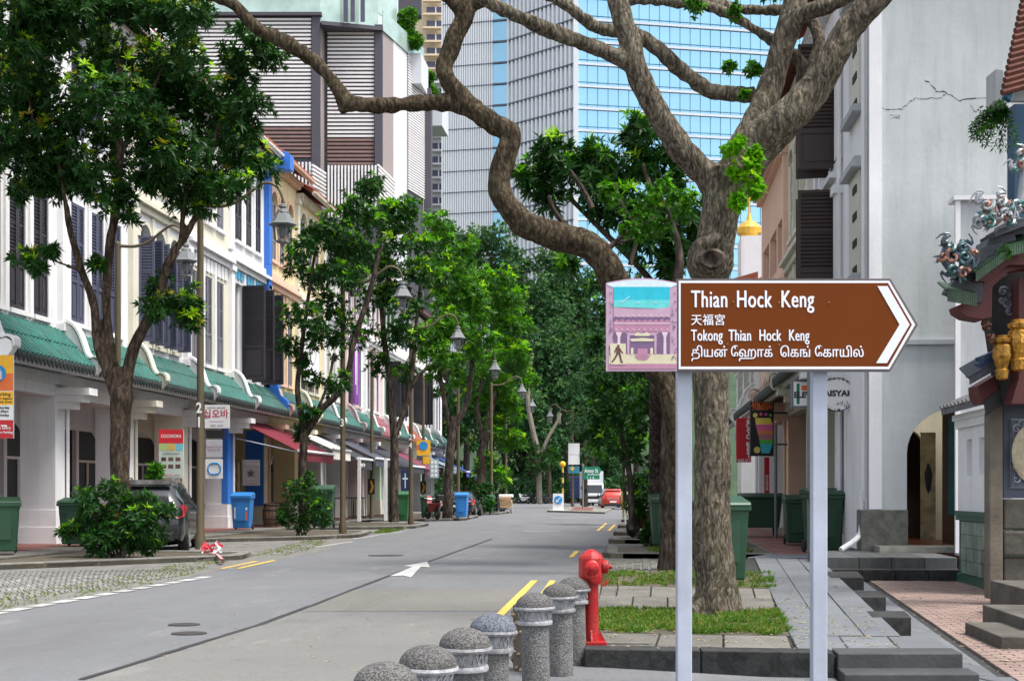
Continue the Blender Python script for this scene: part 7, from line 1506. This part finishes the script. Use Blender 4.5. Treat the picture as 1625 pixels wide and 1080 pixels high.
# leafy mass round the twin trunks
D3 = 27; q = W(1085, 880, D3+1); t3 = thing('street_tree', 'dark glossy leaved tree whose foliage fills the gap left of the big trunk', 'tree', (q.x,q.y,.1))
mb = MB(); limb(mb, [(1040,842,14,35),(1040,800,13,35),(1040,700,12,34),(1042,600,12,32),(1056,500,10,30),(1060,420,8),(1040,330,6),(1020,260,4)], D3, 10); limb(mb, [(1072,500,8),(1020,430,6),(960,370,5),(900,310,4)], D3, 8); limb(mb, [(1060,420,6),(990,340,5),(920,270,3)], D3, 8); mb.build('trunk', bark_dk, t3, smooth=True)
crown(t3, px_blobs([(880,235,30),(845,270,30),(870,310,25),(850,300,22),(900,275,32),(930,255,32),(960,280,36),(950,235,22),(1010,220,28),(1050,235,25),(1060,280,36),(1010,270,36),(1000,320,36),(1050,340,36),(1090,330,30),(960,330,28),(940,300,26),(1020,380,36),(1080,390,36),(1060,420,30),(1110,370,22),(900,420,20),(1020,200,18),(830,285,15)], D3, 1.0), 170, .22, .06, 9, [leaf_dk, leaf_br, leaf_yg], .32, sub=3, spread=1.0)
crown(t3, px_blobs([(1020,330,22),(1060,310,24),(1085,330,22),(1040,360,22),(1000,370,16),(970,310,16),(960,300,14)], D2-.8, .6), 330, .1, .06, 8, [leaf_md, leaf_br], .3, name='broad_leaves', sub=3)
# hanging foliage column left of the sign and below it
t4 = thing('street_tree', 'slim leafy tree on the right kerb left of the picture panel', 'tree', tuple(W(1000,HY,36).xy)+(.1,))
mb = MB(); limb(mb, [(1003,840,6),(1000,760,5.5),(985,680,5),(975,600,4),(970,520,3)], 36, 8); mb.build('trunk', bark_dk, t4, smooth=True)
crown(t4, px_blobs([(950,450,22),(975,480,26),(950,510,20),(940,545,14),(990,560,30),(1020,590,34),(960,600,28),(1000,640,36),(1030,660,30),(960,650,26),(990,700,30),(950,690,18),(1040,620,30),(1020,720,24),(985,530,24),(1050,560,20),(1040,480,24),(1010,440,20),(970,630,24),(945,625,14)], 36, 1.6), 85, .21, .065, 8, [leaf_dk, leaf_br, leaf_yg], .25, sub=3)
# left street trees
def ltree(label, bx, by, D, limbs, blobs, dens, L, wd, per, yf, bark=bark_br, mats=None, group='street trees along the left kerb', dz=1.5):
    q = W(bx, HY, D); t = thing('street_tree', label, 'tree', (q.x,q.y,.1), group); mb = MB()
    for P in limbs: limb(mb, P, D, 12, k=.84)
    mb.build('trunk', bark, t, smooth=True) if D > 35 else fuse('trunk', mb, bark, t, voxel=.035, disp=.02, dscale=5, smooth=2)
    crown(t, px_blobs(blobs, D, dz), dens, L, wd, per, mats or [leaf_dk, leaf_yg, leaf_fl], yf, sub=5 if D < 50 else 4, spread=.95, core=.62, cl=.85); return t
ltree('big dense leafy tree with brown forked trunk at the left', 190, 775, 30,
 [[(191,800,24),(190,775,22),(190,720,21),(191,670,21),(193,635,25),(194,615,24)], [(190,640,17),(172,590,13),(156,545,11),(148,480,9),(130,430,8),(115,380,7),(105,330,6),(95,270,5),(85,200,4)],
  [(194,630,15),(176,560,11),(170,500,10),(170,440,10),(176,380,10),(184,330,9),(190,260,8),(188,180,7),(190,120,6),(196,60,4)], [(198,630,18),(203,590,14),(215,545,13),(238,500,11),(256,460,10),(265,420,9),(290,380,8),(310,345,7),(325,300,6),(335,250,5),(350,190,4)],
  [(256,450,7),(285,385,6),(292,330,5),(300,280,4)], [(190,250,5),(215,200,4),(240,150,4),(260,100,3)], [(130,430,4),(90,415,3),(50,400,2)], [(60,230,4),(50,180,4),(40,120,3)]],
 [(40,20,70),(120,10,70),(210,0,70),(290,20,60),(150,80,62),(60,110,62),(230,100,62),(290,110,55),(20,170,55),(110,170,60),(190,160,60),(265,170,55),(60,230,55),(120,250,50),(50,275,42),(100,290,38),(150,300,36),(180,245,44),(190,300,30),(240,225,42),(235,270,38),(270,290,38),(300,225,45),(340,150,50),(345,210,48),(390,110,42),(425,90,30),(400,170,42),(380,240,42),(330,280,38),(290,320,32),(410,260,30),(365,300,30),(395,60,26),(200,335,24),(80,300,26),(30,300,20),
  (40,405,18),(55,425,16),(80,400,12),(155,420,13),(250,455,22),(270,490,28),(300,480,28),(245,490,20),(305,510,18),(330,290,26),(320,330,20),(20,60,50),(-40,120,70),(-30,230,50)], 230, .18, .052, 9, .34)
ltree('slender tree with tiered dark clumps beyond the first lamp', 478, 748, 44.5,
 [[(481,835,10),(480,760,9),(482,700,9),(482,660,9)], [(481,670,7),(472,620,6),(478,560,5),(488,480,4),(500,400,3)], [(484,690,8),(510,650,7),(535,625,7),(552,590,6),(562,540,6),(575,500,6),(590,450,5),(605,390,4)], [(495,670,4),(520,610,3),(530,560,3)], [(560,470,4),(545,440,3),(520,400,2)]],
 [(590,285,18),(585,310,22),(560,335,30),(520,360,32),(490,380,30),(540,385,34),(470,420,26),(500,440,28),(530,430,30),(460,500,22),(490,500,28),(460,540,20),(520,480,28),(500,540,22),(530,540,22),(545,500,22),(480,570,16),(495,600,16),(540,600,20),(530,620,14),(480,675,12),(490,655,12),(478,690,10),(555,440,26),(570,400,28),(590,350,26)], 135, .2, .06, 8, .28, bark_dk, [leaf_dk, leaf_br, leaf_yg])
ltree('tall tree with yellowish sunlit top beyond the second lamp', 625, 826, 55,
 [[(625,828,11),(625,770,10),(626,700,9),(622,650,8),(618,600,7),(610,540,6),(605,480,5)], [(627,690,7),(645,640,6),(655,580,5),(660,520,4),(668,450,4)], [(585,470,3),(600,400,5),(608,350,3)], [(640,650,5),(655,610,4),(680,580,3)]],
 [(610,330,30),(580,360,32),(640,350,34),(625,390,38),(590,410,36),(660,390,32),(560,430,30),(620,440,36),(665,440,34),(590,480,34),(640,490,34),(575,520,26),(620,540,30),(655,540,26),(600,570,20),(640,590,22),(700,440,24),(650,330,20),(560,380,26),(600,300,16)], 100, .23, .075, 8, .65, bark_dk, [leaf_dk, leaf_br, leaf_yg])
ltree('bright green tree right of the tall lamp pair', 712, 824, 70,
 [[(710,826,12),(712,760,10),(716,700,9),(720,660,8)], [(716,690,6),(706,640,5),(698,590,5),(700,530,4)], [(720,680,7),(740,640,6),(748,590,5),(752,540,4)]],
 [(690,350,20),(705,380,26),(690,420,30),(720,430,32),(700,470,34),(740,470,30),(690,520,30),(730,520,32),(760,500,26),(700,560,26),(745,560,28),(690,590,20),(770,540,22),(735,400,22),(680,380,20),(725,600,16),(675,560,22)], 88, .28, .09, 8, .8, bark_dk, [leaf_md, leaf_br, leaf_yg])
ltree('yellow green tree leaning toward the road beyond the fourth lamp', 765, 820, 92,
 [[(762,822,12),(764,760,10),(768,710,9),(775,670,8),(785,620,6)], [(768,700,6),(758,650,5),(765,600,4)]],
 [(790,470,26),(800,450,20),(775,440,20),(820,470,22),(770,500,26),(810,500,26),(800,540,28),(830,520,20),(780,570,28),(825,560,26),(840,600,20),(800,610,26),(770,630,24),(815,640,22),(785,670,24),(800,700,22),(775,730,22),(800,750,18),(760,440,18),(755,560,20),(820,690,16),(750,480,20)], 60, .34, .11, 8, 1.1, bark_dk, [leaf_md, leaf_br, leaf_yg])
ltree('dark green tree filling the gap above the far shop roofs', 735, 815, 100,
 [[(738,818,8),(740,740,7),(742,680,6)]], [(735,640,26),(720,680,22),(745,700,26),(760,740,20),(735,600,22),(750,760,18),(725,740,16),(700,620,16)], 24, .36, .12, 8, .12, bark_dk)
# right far trees
ltree('yellow green tree on the right kerb beyond the shrubs', 990, 800, 60, [[(992,806,4),(990,740,4),(985,690,3)]], [(985,640,24),(1005,670,24),(965,660,20),(990,700,22),(960,690,16),(1020,700,22),(975,620,20),(1010,620,22),(945,710,12)], 45, .26, .09, 8, .4, bark_dk, [leaf_md, leaf_br, leaf_yg], 'trees on the right kerb')
ltree('pale green tree standing just before the forest on the right', 930, 800, 118, [[(930,806,5),(928,700,4)]], [(925,560,24),(945,590,26),(915,610,24),(940,640,28),(920,670,22),(950,700,20),(930,720,18),(940,520,24),(960,480,26),(955,540,24)], 20, .4, .13, 7, .25, bark_dk, [leaf_far, leaf_far2], 'trees on the right kerb')
# forest behind the road end
random.seed(11); np.random.seed(11)
FT = [(780,400,44,175,'tall forest tree peeking up right of the glass tower foot'),(840,430,40,172,'forest tree just right of the yellow green crown'),(880,450,44,180,'forest tree in the middle of the dark wood'),(915,470,42,176,'forest tree left of the lit kerb foliage'),(760,470,50,185,'dark forest tree behind the left street trees'),(850,520,56,168,'broad dark tree above the far lamp'),(900,560,56,165,'broad dark tree behind the right lamp'),(945,520,50,178,'dark tree behind the picture panel column'),
      (800,600,60,182,'dark tree behind the far left lamps'),(870,640,56,162,'dark tree with a pale forked trunk'),(940,640,56,170,'dark tree above the white truck'),(830,700,50,176,'low dark tree left of the motorcycles'),(900,710,44,176,'low dark tree behind the beacon'),(960,720,46,182,'low dark tree behind the truck'),(720,620,60,190,'dark forest tree behind the row end'),(1010,600,60,185,'dark tree hidden behind the kerb foliage'),(1060,520,60,190,'dark tree behind the leafy mass'),(700,400,50,190,'far tree over the shophouse roofs')]
for x, y, r, D, lab in FT:
    q = W(x, HY, D); t = thing('forest_tree', lab, 'tree', (q.x, q.y, 0), 'forest trees closing the street'); mb = MB()
    limb(mb, [(x+random.uniform(-6,6),798,5),(x,740,4.5),(x+random.uniform(-8,8),(740+y)/2,4),(x,y+r*.4,3)], D, 8); 
    for k in range(3): a = random.uniform(-1, 1); limb(mb, [(x,min(760,y+r*1.6),3),(x+a*r*.5,y+r*.7,2.2),(x+a*r,y,1.2)], D, 6)
    mb.build('trunk', bark_dk, t, smooth=True)
    bl = px_blobs([(x+random.uniform(-1,1)*r*.95, y+random.uniform(-.6,1.2)*r, r*random.uniform(.42,.66)) for _ in range(11)], D, 5)
    crown(t, bl, 17, .42, .2, 6, [leaf_far, leaf_far2], .35, sub=4)
t = thing('forest_tree', 'bare pale trunk forking into a V at the road end', 'tree', tuple(W(853,HY,155).xy)+(0,)); mb = MB()
limb(mb, [(856,798,5),(855,750,5),(853,715,5),(845,680,4.5),(838,640,4),(838,600,4),(845,560,3)], 155, 8); limb(mb, [(858,720,3.5),(872,690,3),(885,668,2.5),(890,655,2)], 155, 8); mb.build('trunk', mat('pale_trunk', (.22,.19,.15), var=.4, scale=.8), t, smooth=True)
crown(t, px_blobs([(850,735,14),(875,725,18),(845,710,10)], 155, 2), 14, .7, .2, 6, [leaf_dk, leaf_md], .3)
# undergrowth and hedge in front of the forest
ug = thing('undergrowth', 'dark mass of shrubs along the far side of the junction', 'shrubs', tuple(W(870,HY,160).xy)+(0,)); crown(ug, px_blobs([(700+i*14, 772+random.uniform(-8,8), 18) for i in range(24)], 164, 3), 6, .6, .25, 6, [leaf_far, leaf_md], .15, name='foliage')
for ch in ug.children: ch['kind'] = 'stuff'
ug['kind'] = 'stuff'
random.seed(23); np.random.seed(23)
# shrubs
def shrub(label, blobs, D, dens, L, wd, mats, yf, per=7, group='shrubs on the kerb islands'):
    x, y = blobs[0][:2]; q = W(x, HY, D); t = thing('shrub', label, 'shrub', (q.x,q.y,.12), group); bl = [(c, r/BK) for c, r in px_blobs(blobs, D, .5)]
    mb = MB()
    for c, r in bl:
        mb.tube([(q.x+random.uniform(-.2,.2), q.y, .1), tuple(Vector(c)*.6+Vector((q.x,q.y,.1))*.4), c], [.02,.012,.005], 5)
    mb.build('stem', bark_dk, t); bl = [((c[0], c[1], max(c[2], .15+r*.55)), r) for c, r in bl]
    crown(t, bl, dens, L, wd, per, mats, yf, name='foliage', sub=3, spread=.8); return t
shrub('round bush at the foot of the big left tree', [(182,822,40),(148,830,34),(120,840,20),(220,822,34),(238,845,24),(180,850,36),(220,855,30),(140,800,24),(228,795,24),(185,790,28),(258,812,20),(150,860,22),(105,845,12),(240,865,16)], 29.2, 520, .15, .038, [leaf_dk, leaf_br, leaf_yg], .22)
shrub('bush in front of the second tree and the big green bin', [(480,790,26),(460,810,24),(500,810,26),(475,825,24),(510,790,16),(490,760,14),(515,825,16),(460,780,14),(478,770,18),(450,825,14)], 43.2, 260, .15, .04, [leaf_dk, leaf_br, leaf_yg], .14)
shrub('shrub behind the big green container beside the second island', [(245,755,6),(247,745,5)], 37.5, 60, .25, .06, [leaf_md, leaf_br], .2)
shrub('leafy shrubs on the right kerb beside the orange cone', [(1015,790,16),(1000,770,14),(1025,805,16),(1010,820,14),(1030,775,12),(1035,825,12),(1022,755,12),(1000,800,10)], 40, 260, .17, .05, [leaf_dk, leaf_br, leaf_yg], .35, group='shrubs on the right kerb')
shrub('low plant below the green bin on the right kerb', [(1030,845,9),(1036,835,8),(1028,858,7)], 34.5, 120, .2, .07, [leaf_dk, leaf_md], .2, group='shrubs on the right kerb')
shrub('dark shrub on the far island by the blue bin', [(765,790,16),(755,800,14),(770,775,12),(775,800,10)], 84, 40, .35, .1, [leaf_dk, leaf_md], .15)
# cast-iron style tree soil guards: leaf litter at tree feet
